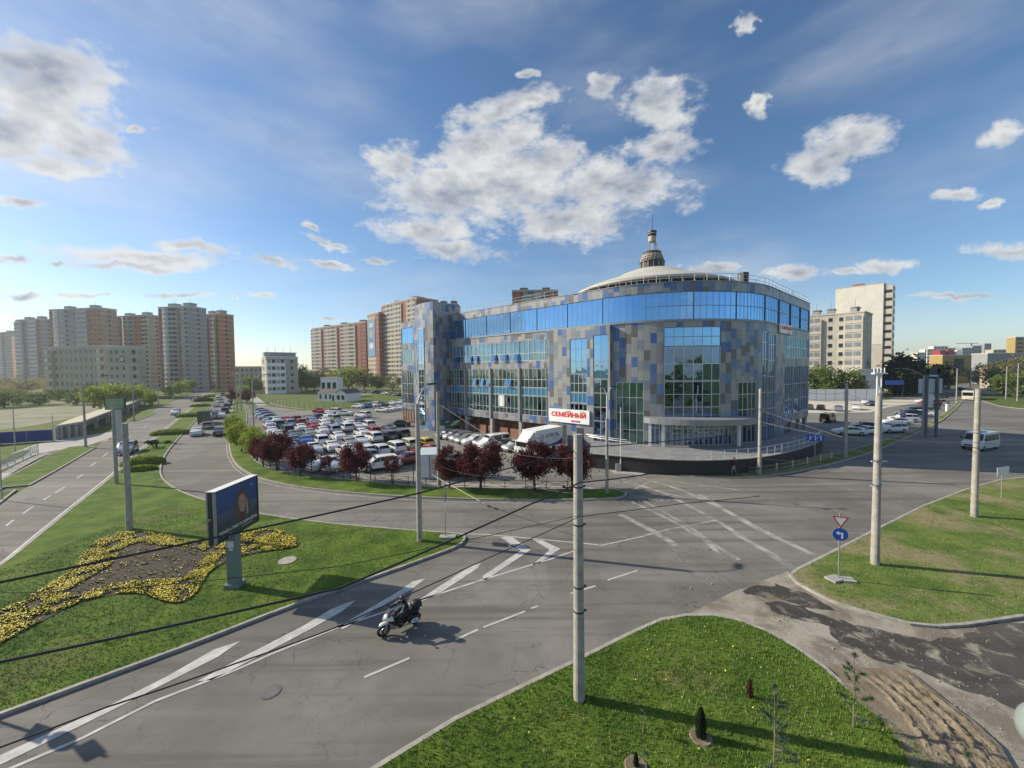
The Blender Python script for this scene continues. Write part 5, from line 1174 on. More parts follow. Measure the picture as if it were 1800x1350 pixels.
# ---------------------------------------------------------------- terrace of the shopping centre
wl_ = smooth_poly(P(1036,822, 1100,829, 1160,835, 1230,838, 1330,833, 1392,818, 1430,804, 1446,790), 2, False)
base_ = [FP(SPX(p), .02)[0] for p in (1405, 1390, 1370, 1345, 1320, 1290, 1250, 1210, 1170, 1130, 1085)]+[FP(SPX(p), .74)[0] for p in (1075, 1060, 1045)]
ter = empty('terrace', wl_[0], 0, 'raised paved terrace with black curved front wall round the glass corner', 'terrace'); o = wl_[0]
b = MB(); b.poly([(x-o[0], y-o[1]) for x, y in wl_+base_], 1.68); b.build('deck', mat('terrace_paving', (.25,.25,.25), .7, var=.15, scale=.8), ter)
b = MB()
for p, q in zip(wl_, wl_[1:]): b.q([(p[0]-o[0], p[1]-o[1], -.02), (q[0]-o[0], q[1]-o[1], -.02), (q[0]-o[0], q[1]-o[1], 1.66), (p[0]-o[0], p[1]-o[1], 1.66)])
p, q = base_[-1], wl_[0]; b.q([(p[0]-o[0], p[1]-o[1], 0), (q[0]-o[0], q[1]-o[1], 0), (q[0]-o[0], q[1]-o[1], 1.66), (p[0]-o[0], p[1]-o[1], 1.66)])
p, q = wl_[-1], base_[0]; b.q([(p[0]-o[0], p[1]-o[1], 0), (q[0]-o[0], q[1]-o[1], 0), (q[0]-o[0], q[1]-o[1], 1.66), (p[0]-o[0], p[1]-o[1], 1.66)])
b.build('front_wall', mat('black_cladding', (.02,.021,.023), .55, var=.1, scale=1), ter)
b = MB()
for p, q in zip(wl_, wl_[1:]):
    v = Vector(q)-Vector(p); b.box(((p[0]+q[0])/2-o[0], (p[1]+q[1])/2-o[1], 1.72), (v.length, .35, .1), atan2(v.y, v.x))
b.build('coping', M['pave'], ter)
def resample(pts, step):
    out = [Vector(pts[0])]; acc = 0
    for a, c in zip(pts, pts[1:]):
        a, c = Vector(a), Vector(c); l = (c-a).length; d = step-acc
        while d <= l: out.append(a+(c-a)*d/l); d += step
        acc = (acc+l) % step
    return out
rp = [q for q in resample(wl_, 1.45) if q.x > G(1175, 836)[0]]; b = MB()
for q in rp: b.cyl((q.x-o[0], q.y-o[1]), .03, 1.76, 2.75, 6)
for z in (2.25, 2.75): b.tube([(q.x-o[0], q.y-o[1], z) for q in rp], .03, 5)
b.build('railing', M['mull'], ter)
b = MB(); rr_ = [Vector(FP(SPX(px), 2.2+k*.4)[0]) for k, px in enumerate((1046, 1066, 1090, 1112))]
for k in (0, 1):
    pts = [(q.x-o[0], q.y-o[1]-k*1.6, 1.7) for q in rr_]
    for x, y, z in pts: b.cyl((x, y), .03, z, z+1, 6)
    b.tube([(x, y, z+1) for x, y, z in pts], .035, 6)
b.build('ramp_railing', M['steel'], ter)
# ---------------------------------------------------------------- fences
def fence(pts, h, step, label, style, m='steel', z=.13, cat='fence', name='fence', postm=None):
    o = pts[0]; e = empty(name, (*o, z), 0, label, cat); rs = resample(pts, step); pb = MB(); rb = MB()
    for i, q in enumerate(rs):
        x, y = q.x-o[0], q.y-o[1]; pb.box((x, y, h/2), (.07 if style != 'white' else .14, .07 if style != 'white' else .14, h+(.1 if style == 'white' else 0)))
        if i+1 < len(rs):
            n = rs[i+1]; x2, y2 = n.x-o[0], n.y-o[1]
            if style == 'x':
                for z0, z1 in ((.15, h*.9), (h*.9, .15)): rb.tube([(x, y, z0), (x2, y2, z1)], .018, 4)
                for z0 in (.15, h*.9): rb.tube([(x, y, z0), (x2, y2, z0)], .02, 4)
            elif style == 'mesh':
                for z0 in (.3, h*.5, h*.95): rb.tube([(x, y, z0), (x2, y2, z0)], .012, 4)
            elif style == 'rings':
                rb.tube([(x, y, h*.92), (x2, y2, h*.92)], .03, 4); rb.tube([(x, y, h*.2), (x2, y2, h*.2)], .03, 4); v = Vector((x2-x, y2-y)); 
                for k in range(4):
                    c = Vector((x, y))+v*(k+.5)/4; rr = v.length/8*.8; d = v.normalized(); rb.tube([(c.x+d.x*rr*cos(t_*pi/5), c.y+d.y*rr*cos(t_*pi/5), h*.56+h*.3*sin(t_*pi/5)) for t_ in range(11)], .03, 4)
            else:
                for z0 in (.12, h*.75): rb.tube([(x, y, z0), (x2, y2, z0)], .02, 4)
                nn = int(step/.17)
                for k in range(1, nn): u = k/nn; rb.tube([(x+(x2-x)*u, y+(y2-y)*u, .08), (x+(x2-x)*u, y+(y2-y)*u, h*.85+.08*sin(pi*u))], .014, 4)
    pb.build('posts', M[postm or m], e); rb.build('rails', M[m], e); return e
M['cream_post'] = mat('cream_post', (.55,.5,.36), .7); M['olive_rail'] = mat('olive_rail', (.4,.38,.22), .6)
fence(P(1138,827, 1187,831, 1236,833, 1286,834, 1328,832.5, 1372,827, 1406,820, 1436,814, 1462,807), .75, 2.9, 'low picket fence with cream posts in front of the black terrace wall', 'white', 'olive_rail', postm='cream_post')
fence(P(575,840, 622,843, 740,854, 840,858, 940,860, 1030,861), .85, 2.0, 'low fence of crossed bars between the car park and the plum trees', 'x', 'darksteel', z=.03)
fence(P(440,800, 455,814, 489,828, 555,836, 622,842, 740,853), 1.9, 2.6, 'tall thin wire fence along the left part of the car park', 'mesh', 'darksteel', z=.03)
fence(P(480,711, 520,716, 560,718.5, 620,714, 690,710), 1.5, 3, 'thin wire fence at the edge of the green field', 'mesh', 'darksteel', z=.12)
fence(P(0,832, 30,816, 78,795), 1.5, 2.6, 'white ornamental fence with dark rings beside the left footpath', 'rings', 'steel', z=.1, postm='white')
# ---------------------------------------------------------------- poles, lamps
POLE_N = [0]
def pole(px, py, h, r0, r1, label, name='concrete_pole', m='concrete', z=0.0, arms=(), steel_top=0, group=None, cat='pole', bands=(), lean=(0, 0)):
    x, y = G(px, py, z); e = empty(name, (x, y, z), 0, label, cat, group); hc = h-steel_top
    b = MB(); b.tube([(0, 0, -.1), (lean[0]*.5, lean[1]*.5, hc*.5), (lean[0], lean[1], hc)], [r0, (r0+r1)/2, r1], 16 if r0 > .12 else 8); b.build('shaft', M[m], e, smooth=False)
    if bands:
        b = MB()
        for z_ in bands: rr = r0+(r1-r0)*z_/hc+.012; b.cyl((lean[0]*z_/hc, lean[1]*z_/hc), rr, z_, z_+.05, 16); b.box((rr+.02, 0, z_+.03), (.1, .04, .06))
        b.build('clamp', M['darksteel'], e)
    if steel_top: b = MB(); b.tube([(lean[0], lean[1], hc-.3), (lean[0], lean[1], h)], [.07, .05], 8); b.build('mast', M['steel'], e)
    for (az, ln, rise, head) in arms:
        d = Vector((sin(R(az)), cos(R(az)))); b = MB(); pts = []
        for k in range(7): u = k/6; pts.append((lean[0]+d.x*ln*u, lean[1]+d.y*ln*u, h-.1+rise*(1-(1-u)**2)))
        b.tube(pts, [.045]*6+[.035], 7); a = b.build('arm', M['steel'], e)
        if head: b = MB(); p = pts[-1]; b.box((p[0]+d.x*.3, p[1]+d.y*.3, p[2]+.03), (.75, .26, .12), atan2(d.y, d.x)); b.box((p[0]+d.x*.35, p[1]+d.y*.35, p[2]-.045), (.55, .2, .04), atan2(d.y, d.x), 1); b.build('lamp_head', [M['darksteel'], M['white']], a)
    return e
cpg = 'concrete poles'
pole(1018,1228, 9.2, .2, .15, 'foreground concrete pole standing on the near lawn', z=.11, bands=(3.1, 3.95, 6.1, 7.4), group=cpg)
pp = pole(1538,992, 9.75, .21, .15, 'concrete pole with a white forked bracket on top, on the right lawn', z=.11, bands=(4.6, 6.0), group=cpg)
b = MB()
for dx in (-.12, .12): b.tube([(dx, 0, 9.6), (dx, 0, 11.0)], .03, 6)
b.box((0, 0, 10.98), (.75, .2, .07))
for k in range(4): b.tube([(-.3+k*.2, 0, 10.95), (-.3+k*.2, .02, 11.3)], [.04, .02], 6)
b.lathe((0, 0), [(.01, 9.75), (.07, 9.8), (.09, 9.95), (.04, 10.2), (.01, 10.3)], 8); b.build('bracket', M['white'], pp)
b = MB(); b.box((0, -.1, 6.0), (.9, .04, .05)); b.box((0, -.1, 4.6), (.9, .04, .05)); b.build('cross_arm', M['white'], pp)
pole(1712,908, 9.6, .2, .15, 'concrete pole on the right lawn in front of the minibus', z=.11, bands=(5.2, 6.3), group=cpg)
pole(738,950, 9.2, .19, .13, 'tall lamp post with curved arm on the tip of the long lawn', 'lamp_post', z=.13, arms=((35, 1.0, 1.35, True),), cat='lamp post')
pole(772,855, 9.4, .2, .15, 'concrete pole between the white kiosk and the plum trees', z=.02, group=cpg)
pl = pole(1067,866, 6.9, .15, .13, 'slim white lamp post with two short arms at the car park exit', 'lamp_post', z=.13, cat='lamp post')
b = MB(); b.tube([(0, 0, 6.9), (0, 0, 9.1)], [.06, .05], 8)
for s_ in (-1, 1): b.tube([(0, 0, 9.05), (.28*s_, 0, 9.6), (.45*s_, 0, 9.75)], .035, 6)
b.build('mast', M['white'], pl)
for s_ in (-1, 1): b = MB(); b.box((.62*s_, 0, 9.78), (.55, .22, .1)); b.build('lamp_head', M['darksteel'], pl)
fpp = pole(1091,828, 7.2, .06, .04, 'thin white flagpole in front of the terrace wall', 'flagpole', 'white', cat='flagpole'); b = MB(); b.box((-.3, 0, .4), (.5, .3, .9)); b.build('cabinet', M['steel'], fpp)
pole(1335,833, 9.1, .2, .15, 'concrete pole in front of the terrace railing', z=.13, bands=(3.0, 5.9, 6.9), group=cpg)
pole(228,930, 7.8, .2, .17, 'shorter thick concrete pole beside the flower bed', z=.13, group=cpg); pole(205,850, 8.4, .17, .13, 'concrete pole at the kerb of the left street, beside the clipped hedges', z=.13, group=cpg)
pole(151,786, 9.6, .17, .11, 'lamp post at the corner of the left footpath', 'lamp_post', z=.1, arms=((75, 2.6, 1.7, True),), cat='lamp post')
pole(27,794, 7, .08, .05, 'thin grey post behind the ring fence', 'thin_post', 'steel', cat='post'); pole(4,880, 5.6, .05, .05, 'thin sign post at the left edge below the ring fence', 'thin_post', 'steel', cat='post')
pole(94,776, 4.5, .06, .05, 'thin post at the end of the blue fence', 'thin_post', 'steel', cat='post')
llg = 'lamp posts along the left street'
for k, (px, py, lb) in enumerate(((236,742,'second lamp post along the left street'), (279,717,'third lamp post along the left street'), (306,703,'fourth lamp post along the left street'), (327,692,'fifth lamp post along the left street'), (340,684,'sixth lamp post along the left street'), (352,680,'farthest lamp post along the left street'))):
    pole(px, py, 9.5, .16, .1, lb, 'lamp_post', arms=((80, 2.2, 1.3, True),), group=llg, cat='lamp post')
rlg = 'lamp posts between boulevard and car park'
for k, (px, py, h, az, lb) in enumerate(((446,752,10,60,'lamp post at the left edge of the parked cars'), (417,727,10,-75,'lamp post with left arm in the pair above the verge'), (424,722,10.5,-60,'taller lamp post of the pair above the verge'), (420,706,10,-75,'lamp post behind the pair above the verge'), (426,700,10,-75,'far lamp post beside the footpath'), (414,690,10,-80,'farther lamp post at the boulevard kerb'), (409,684,10,-80,'farthest lamp post at the boulevard kerb'))):
    pole(px, py, h, .17, .11, lb, 'lamp_post', arms=((az, 2.4, 1.2, True),), group=rlg, cat='lamp post')
pole(1486,804, 9.2, .2, .14, 'shaded concrete pole on the verge by the right parking row', z=.13, group=cpg)
pole(1621,774, 10, .16, .1, 'dark post left of the pair carrying the blank board', 'lamp_post', arms=((-60, 2.6, 1.2, True),), cat='lamp post')
rrg = 'poles along the right avenue'
for px, py, h, az, lb in ((1681,708,10.5,-70,'white lamp post left of the trolleybus'), (1706,686,10.5,-60,'lamp post behind the trolleybus'), (1731,690,10.5,-90,'lamp post right of the trolleybus'), (1768,702,11,None,'first plain pole on the right verge'), (1788,706,12,-90,'tallest pole at the right verge'), (1796,692,10.5,None,'plain pole at the right edge'), (1722,682,10,None,'far plain pole beside the avenue'), (1656,690,10,-70,'lamp post at the far end of the yard'), (1540,712,9,-80,'thin lamp post before the white building')):
    pole(px, py, h, .17, .11, lb, 'avenue_pole', arms=((az, 2.2, .8, True),) if az is not None else (), group=rrg)
pole(1628,676, 22, .35, .2, 'white communication mast behind the blank board', 'mast', 'white', cat='mast')
# globe lamp right next to the camera
x, y, z = 4.35, 3.1, 8.6
gl = empty('globe_lamp', (x, y, 0), 0, 'white globe lamp on a post, cut by the right edge close to the viewer', 'lamp')
v = Vector(ray(1866, 1296)); tt = 3.15/v.y; gl.location = (v.x*tt, 3.15, 0); zc = H+v.z*tt
b = MB(); b.lathe((0, 0), [(.01+.24*sin(pi*k/16), zc-.24*cos(pi*k/16)) for k in range(17)], 32); b.build('globe', mat('frosted_globe', (.25,.29,.28), .2, var=.06, scale=5, spec=.6), gl, smooth=True)
b = MB(); b.tube([(0, 0, 0), (0, 0, zc-.27)], [.06, .04], 10); b.lathe((0, 0), [(.1, zc-.33), (.12, zc-.25), (.05, zc-.24)], 16); b.build('post', M['darksteel'], gl)
# ---------------------------------------------------------------- overhead cables
WN = [0]
def cable(pts, r, label, m='wire', sag=0.0, ins=0):
    P3 = [Vector((*G(a, b_, z), z)) for a, b_, z in pts]; out = []
    for a, c in zip(P3, P3[1:]):
        n = 14
        for k in range(n): u = k/n; q = a.lerp(c, u); q.z -= sag*4*u*(1-u); out.append(q)
    out.append(P3[-1]); o = out[0].copy(); b = MB(); b.tube([tuple(q-o) for q in out], r, 5)
    ob = b.build('overhead_cable', M[m], label=label, cat='cable', group='overhead cables'); ob.location = o
    if ins:
        b = MB()
        for k in range(ins):
            q = out[int(len(out)*.62)+k]-o; d = (out[int(len(out)*.62)+k+1]-o-q).normalized(); b.tube([tuple(q-d*.09), tuple(q), tuple(q+d*.09)], [.012, .035, .012], 8)
        b.build('insulator', M['wirel'], ob)
    return ob
cable([(-80,1040,8.55), (740,866,8.75), (1019,786,8.8), (1140,778,8.6), (1296,764,8.4)], .019, 'thick black cable crossing the billboard foot, over the plum trees to the glass corner', sag=.02)
cable([(-80,1180,8.1), (600,1033,8.1), (933,886,8.4), (1019,848,8.6), (1140,833,8.3), (1335,824,8.2)], .019, 'thick black cable across the lower lawn to the foreground pole', sag=.02)
cable([(-60,1335,7.0), (187,1243,7.0), (412,1167,7.0), (590,1103,7.0), (860,980,7.0), (1019,908,7.0), (1200,885,7.0), (1335,872,7)], .012, 'thin black cable above the hatched markings', sag=.01)
cable([(-60,1042,7.2), (200,1036,7.2), (600,995,7.2), (1019,906,7.2)], .008, 'thin cable above the middle of the flower bed', sag=.02)
cable([(783,680,8.6), (760,835,8.2), (860,890,7.9), (1010,942,6.6)], .006, 'pale stay cable with insulators falling to the foreground pole', 'wirel', ins=4)
cable([(775,820,8.6), (880,837,8.3), (1018,868,8.0)], .01, 'pale cable from the kiosk pole to the foreground pole', 'wirel', sag=.1)
cable([(775,712,9.0), (915,800,8.6), (1018,805,8.6)], .009, 'thin pale wire crossing the dark plum crowns', 'wirel', sag=.05)
cable([(1340,722,7.6), (1480,768,7.2), (1545,770,7.0), (1720,755,7.4), (1860,752,7.6)], .014, 'upper pale trolley wire between the right poles', 'wirel', sag=.05)
cable([(1340,742,6.9), (1440,763,6.8), (1560,772,6.6), (1712,778,6.6), (1860,782,6.6)], .014, 'lower pale trolley wire between the right poles', 'wirel', sag=.05)
cable([(1340,776,5.9), (1395,768,5.6), (1400,773,5.6)], .01, 'short pale wire right of the terrace pole', 'wirel')
cable([(1340,806,3.2), (1440,815,3.0)], .012, 'low stay wire from the terrace pole over the picket fence', 'wirel')
cable([(1420,690,9.2), (1487,690,9.1), (1545,706,9.0), (1713,700,9.2), (1860,690,9.2)], .012, 'upper dark cable past the white hoarding', sag=.15)
cable([(1420,700,9.0), (1490,708,8.9), (1545,712,8.8), (1713,706,8.8)], .01, 'second dark cable past the white hoarding', sag=.1)
cable([(1546,744,7.2), (1640,742,7.1), (1700,735,7.2), (1860,733,7.2)], .01, 'pale wire in front of the parked cars on the right', 'wirel', sag=.03)
cable([(150,700,9.2), (236,690,9.2), (279,686,9.2), (327,676,9.2)], .012, 'cable strung along the left street lamps', 'wire', sag=.1)
cable([(222,760,7.5), (446,735,8.5), (772,707,9.2)], .008, 'thin cable spanning from the left pole to the kiosk pole', 'wire', sag=.3)
# ---------------------------------------------------------------- signs
def plate(shape, r, m, d=.02):
    b = MB(); n = {'disc': 28, 'tri': 3, 'sq': 4, 'rect': 4}[shape]
    if shape == 'disc': pts = [(r*cos(2*pi*k/n), r*sin(2*pi*k/n)) for k in range(n)]
    elif shape == 'tri': pts = [(r*cos(-pi/2+2*pi*k/3), r*sin(-pi/2+2*pi*k/3)) for k in range(3)]
    elif shape == 'sq': pts = [(-r, -r), (r, -r), (r, r), (-r, r)]
    else: pts = [(-r[0], -r[1]), (r[0], -r[1]), (r[0], r[1]), (-r[0], r[1])]
    b.prism(pts, 0, d, 0, True); return b
def flat(parent, name, mb, mt, mw, label=None):
    o = D.objects.new(name, mb.mesh(name, mt)); C.objects.link(o); o.parent = parent; o.matrix_local = mw; return tag(o, label)
BLU = mat('sign_blue', (.015,.09,.42), .4); SW = mat('sign_white', (.75,.75,.75), .45); SR = mat('sign_edge_red', (.45,.03,.03), .45)
s_ = empty('road_sign', (*G(1474,1018,.15), .15), 0, 'give way triangle above a blue left turn disc on the right lawn', 'road sign', None)
b = MB(); b.tube([(0, 0, 0), (.0, 0, 3.6)], .035, 8); b.build('post', M['steel'], s_)
b = MB(); b.box((-.2, 0, .03), (.75, .55, .1), .3); b.box((.42, -.1, .02), (.6, .5, .1), -.2); b.build('footing', M['pave'], s_)
F = wall_frame((0, -.05, 3.2), (-.35, -1)); tz = Matrix.Translation
b = plate('tri', .42, None); flat(s_, 'triangle_plate', b, SR, F); b = plate('tri', .3, None, .006); flat(s_, 'triangle_face', b, SW, F @ tz((0, 0, .02)))
F2 = F @ tz((0, -.75, 0)); flat(s_, 'disc_plate', plate('disc', .34, None), BLU, F2)
b = MB(); b.prism([(.04, -.22), (.12, -.22), (.12, .1), (-.06, .1), (-.06, .17), (-.2, .06), (-.06, -.05), (-.06, .02), (.04, .02)], 0, .006); flat(s_, 'arrow', b, SW, F2 @ tz((0, 0, .02)))
s_ = empty('road_sign', (*G(1432,812,.13), .13), 0, 'blue lane direction board with white arrows above the picket fence', 'road sign'); b = MB(); b.tube([(0, 0, 0), (0, 0, 3.3)], .045, 8); b.build('post', M['steel'], s_)
F = wall_frame((0, -.07, 2.9), (-.5, -1)); flat(s_, 'board', plate('rect', (.85, .38), None), BLU, F)
for k in range(3):
    b = MB(); x = (k-1)*.52; b.prism([(x-.04, -.28), (x+.04, -.28), (x+.04, .26), (x-.04, .26)], 0, .006)
    if k < 2: b.prism([(x+.04, -.05), (x+.2, -.05), (x+.2, .03), (x+.04, .03)], .0, .007)
    if k > 0: b.prism([(x-.2, .18), (x-.04, .18), (x-.04, .26), (x-.2, .26)], .0, .007)
    flat(s_, 'arrow', b, SW, F @ tz((0, 0, .02)))
s_ = empty('road_sign', (*G(1760,876,.12), .12), 0, 'blank pale back of a rectangular board on a thin post, right lawn', 'road sign'); b = MB(); b.tube([(0, 0, 0), (0, 0, 2.6)], .04, 8); b.build('post', M['steel'], s_)
flat(s_, 'board', plate('rect', (.85, .36), None), SW, wall_frame((0, -.05, 2.35), (.3, -1)))
s_ = empty('road_sign', (*G(783,944,.14), .14), 0, 'thin sign post seen edge on at the tip of the long lawn', 'road sign'); b = MB(); b.tube([(0, 0, 0), (0, 0, 3.2)], .035, 8); b.build('post', M['steel'], s_)
b = MB(); b.box((.15, 0, .02), (1.1, .5, .12)); b.build('footing', M['pave'], s_); F = wall_frame((.03, 0, 2.75), (1, .12)); flat(s_, 'disc_plate', plate('disc', .35, None), BLU, F); flat(s_, 'square_plate', plate('sq', .3, None), SW, F @ tz((0, -.75, 0)))
# sign left of the frame: its shadow falls on the near road
sx, sy = G(150, 1318); Ls = 1/math.tan(SUN_EL); hz = 4.6
bx_, by_ = sx-Ls*hz*cos(pi+SUN_AZ), sy-Ls*hz*sin(pi+SUN_AZ)
s_ = empty('road_sign', (bx_, by_, .1), 0, 'sign post just outside the left edge whose plates throw the three shadows on the road', 'road sign'); b = MB(); b.tube([(0, 0, 0), (0, 0, 5.0)], .05, 8); b.build('post', M['steel'], s_)
F = wall_frame((.06, 0, 4.55), (.9, .35)); flat(s_, 'diamond_plate', plate('sq', .27, None), SW, F @ Matrix.Rotation(R(30), 4, 'Z')); flat(s_, 'disc_plate', plate('disc', .32, None), BLU, F @ tz((0, -.68, 0))); flat(s_, 'rectangular_plate', plate('rect', (.3, .24), None), SW, F @ tz((0, -1.3, 0)))
# right: blank board on two pylons, parking sign, info pillar
x, y = G(1633, 768); M['pylon'] = mat('pylon_grey', (.11,.12,.135), .6); s_ = empty('blank_billboard', (x, y), 0, 'blank white billboard carried by two dark pylons at the parking row', 'billboard')
zt = ZAT(1630, 666, y); zb = ZAT(1630, 691, y)
for dx in (-.6, 1.1): b = MB(); b.box((dx, 0, (zt+1.6)/2), (.3, .3, zt+1.6)); b.build('pylon', M['pylon'], s_)
b = MB(); b.box((.3, .3, (zt+zb)/2), (3.6, .25, zt-zb)); b.build('board', mat('blank_board', (.5,.55,.55), .5), s_)
b = MB(); b.box((.25, .2, zb-1.2), (.9, .1, 2.2)); b.build('poster_strip', SW, s_)
b = MB(); b.box((.25, .05, zt+1.2), (2.2, .4, .9)); b.box((.25, -.17, zt+.5), (1.3, .05, .3), 0, 1); b.build('header', [M['darksteel'], mat('pale_cyan', (.3,.6,.65), .5)], s_)
s_ = empty('info_pillar', G(1665,722,.13), 0, 'short white and dark advertising pillar on the right verge', 'pillar'); b = MB(); b.box((0, 0, 1.0), (.5, .4, 2.0), 0); b.build('body', M['white'], s_); b = MB(); b.box((0, 0, 2.1), (.56, .46, .3)); b.build('cap', M['darksteel'], s_)
s_ = empty('parking_sign', G(1586,752), 0, 'small blue parking sign above the white cars on the right', 'road sign'); b = MB(); b.tube([(0, 0, 0), (0, 0, 2.6)], .04, 6); b.build('post', M['steel'], s_)
F = wall_frame((0, -.06, 2.3), (-.3, -1)); flat(s_, 'plate', plate('sq', .4, None), BLU, F); place(text_mesh('P', .7, SW, .004, bold=.02), 'lettering', s_, F @ tz((0, -.02, .03)))
s_ = empty('banner', (*G(1572,700), 0), 0, 'small blue banner on a frame below the dark conifers', 'banner'); b = MB(); b.box((0, 0, 5.6), (6.5, .15, 1.6)); b.build('sheet', BLU, s_); b = MB(); b.tube([(-3, 0, 0), (-3, 0, 5)], .08, 6); b.tube([(3, 0, 0), (3, 0, 5)], .08, 6); b.build('posts', M['darksteel'], s_)
# small screen billboard on the left
x, y = G(206, 776); s_ = empty('small_billboard', (x, y), R(8), 'small green picture billboard on a grey post beside the left street', 'billboard')
z1, z0 = ZAT(206, 699, y), ZAT(206, 720, y); b = MB(); b.box((0, 0, (z0+z1)/2), (3.0, .3, z1-z0)); b.build('frame', M['darksteel'], s_)
b = MB(); b.box((0, -.16, (z0+z1)/2), (2.7, .04, z1-z0-.3)); b.build('picture', mat('green_picture', (.12,.3,.2), .5, col2=(.35,.4,.2), scale=.8, var=.1), s_); b = MB(); b.box((.4, 0, z0/2), (.8, .3, z0)); b.build('pillar', M['steel'], s_)
# ---------------------------------------------------------------- the big billboard
A3, B3 = Vector(G(376, 866, 5.5)), Vector(G(452, 835, 5.5)); v = B3-A3; Lb = v.length; nb = Vector((v.y, -v.x)).normalized(); mid_ = (A3+B3)/2
bb = empty('billboard', (*G(413,1030,.13), .13), 0, 'dark blue billboard with a smiling woman on a grey pillar above the flower bed', 'billboard'); ob = Vector(bb.location)
zt, zb = 5.5-.13, 2.78-.13; F = wall_frame((mid_.x-ob.x, mid_.y-ob.y, (zt+zb)/2), nb); hb = zt-zb
def pnl(x0, x1, y0, y1, z0, z1, m, name, parent=None, mats=None): b = MB(); b.bx(x0, x1, y0, y1, z0, z1); return flat(bb, name, b, m, F)
pnl(-Lb/2, Lb/2, -hb/2, hb/2, -.42, -.02, M['darksteel'], 'casing'); 
for y0, y1, x0, x1 in ((hb/2-.07, hb/2, -Lb/2, Lb/2), (-hb/2, -hb/2+.07, -Lb/2, Lb/2), (-hb/2+.07, hb/2-.07, -Lb/2, -Lb/2+.07), (-hb/2+.07, hb/2-.07, Lb/2-.07, Lb/2)): pnl(x0, x1, y0, y1, -.02, .03, M['steel'] if x0 < -Lb/2+.01 and x1 < 0 else M['darksteel'], 'frame_bar')
pnl(-Lb/2, Lb/2, hb/2, hb/2+.03, -.42, .03, M['white'], 'top_flashing'); pnl(-Lb/2-.02, -Lb/2-.0, -hb/2, hb/2, -.42, -.34, M['steel'], 'edge_trim'); pnl(-Lb/2-.02, -Lb/2-.0, -hb/2, hb/2, -.08, -.0, M['steel'], 'edge_trim')
t = NT('poster_sky'); sp_ = t.n('SeparateXYZ', {0: t.tc.outputs['Object']}); n_ = t.noise(1.2, 4)
cc = t.ramp(t.math('ADD', t.math('DIVIDE', sp_.outputs[1], hb), .5), [(0, (.035,.05,.055)), (.3, (.03,.05,.07)), (.52, (.06,.1,.16)), (.56, (.02,.06,.18)), (.8, (.02,.08,.26)), (1, (.05,.11,.24))]); cc = t.mix(t.smooth(n_, .5, .7, 0, .2), cc, (.12,.18,.26)); PS = t.out(cc, .25, spec=.5)
b = MB(); b.bx(-Lb/2+.07, Lb/2-.07, -hb/2+.07, hb/2-.07, -.02, -.0); po = flat(bb, 'poster', b, PS, F)
def ell(cx, cy, rx, ry, z, n=24, rot=0): b = MB(); b.poly([(cx+rx*cos(2*pi*k/n)*cos(rot)-ry*sin(2*pi*k/n)*sin(rot), cy+rx*cos(2*pi*k/n)*sin(rot)+ry*sin(2*pi*k/n)*cos(rot)) for k in range(n)], z); return b
HR, HL, SK, SK2 = mat('print_hair', (.1,.07,.05), .5), mat('print_hair_light', (.35,.3,.24), .5), mat('print_skin', (.42,.24,.18), .5, var=.15, scale=3), mat('print_dark', (.1,.03,.03), .5)
pc = empty  # printed portrait, flat shapes on the poster
def prt(mb, m, name): o = D.objects.new(name, mb.mesh(name, m)); C.objects.link(o); o.parent = po; return o
cx, cy = .15, .18
h_ = MB(); h_.poly(smooth_poly([(cx-.34, cy-.55), (cx-.36, cy), (cx-.3, cy+.45), (cx-.05, cy+.66), (cx+.22, cy+.6), (cx+.38, cy+.3), (cx+.42, cy-.1), (cx+.46, cy-.62), (cx+.2, cy-.75), (cx-.2, cy-.75)], 2), .003); prt(h_, HR, 'portrait_hair')
h_ = MB(); h_.poly(smooth_poly([(cx+.28, cy+.2), (cx+.36, cy+.1), (cx+.42, cy-.6), (cx+.3, cy-.62), (cx+.28, cy-.2)], 2), .006); prt(h_, HL, 'portrait_hair_light')
h_ = MB(); h_.poly(smooth_poly([(cx-.12, cy-.78), (cx-.1, cy-.42), (cx+.14, cy-.42), (cx+.18, cy-.78)], 1), .006); prt(h_, SK2, 'portrait_neck')
h_ = MB(); h_.poly(smooth_poly([(cx-.17, cy-.05), (cx-.14, cy+.3), (cx+.03, cy+.42), (cx+.22, cy+.33), (cx+.27, cy), (cx+.2, cy-.3), (cx+.08, cy-.42), (cx-.07, cy-.34)], 2), .009); prt(h_, SK, 'portrait_face')
for ex in (-.03, .16): prt(ell(cx+ex, cy+.06, .045, .02, .012), SK2, 'portrait_eye'); prt(ell(cx+ex, cy+.13, .06, .01, .012, rot=.1), HR, 'portrait_brow')
prt(ell(cx+.08, cy-.07, .025, .045, .012), mat('print_nose', (.5,.32,.25), .5), 'portrait_nose'); prt(ell(cx+.08, cy-.2, .075, .028, .012), mat('print_lips', (.35,.07,.07), .5), 'portrait_lips'); prt(ell(cx+.08, cy-.195, .055, .01, .015), SW, 'portrait_teeth')
for o in po.children:
    o.scale = (1.32, 1.28, 1); o.location = (cx*(1-1.32)+.1, cy*(1-1.28)+.0, 0)
FT = mat('print_white', (.8,.82,.84), .5)
o = D.objects.new('lettering', text_mesh('ВЕРНЁМ «ЗУБЫ ЗА ОДИН ДЕНЬ»', .19, FT, .001, bold=.004)); C.objects.link(o); o.parent = po; o.location = (.02, -hb*.335, .03); o.scale = (.95, 1.1, 1)
o = D.objects.new('lettering', text_mesh('стоматология', .09, FT, .001)); C.objects.link(o); o.parent = po; o.location = (-Lb*.27, -hb*.41, .02)
o = D.objects.new('lettering', text_mesh('консультация бесплатно', .07, FT, .001)); C.objects.link(o); o.parent = po; o.location = (Lb*.2, -hb*.41, .02)
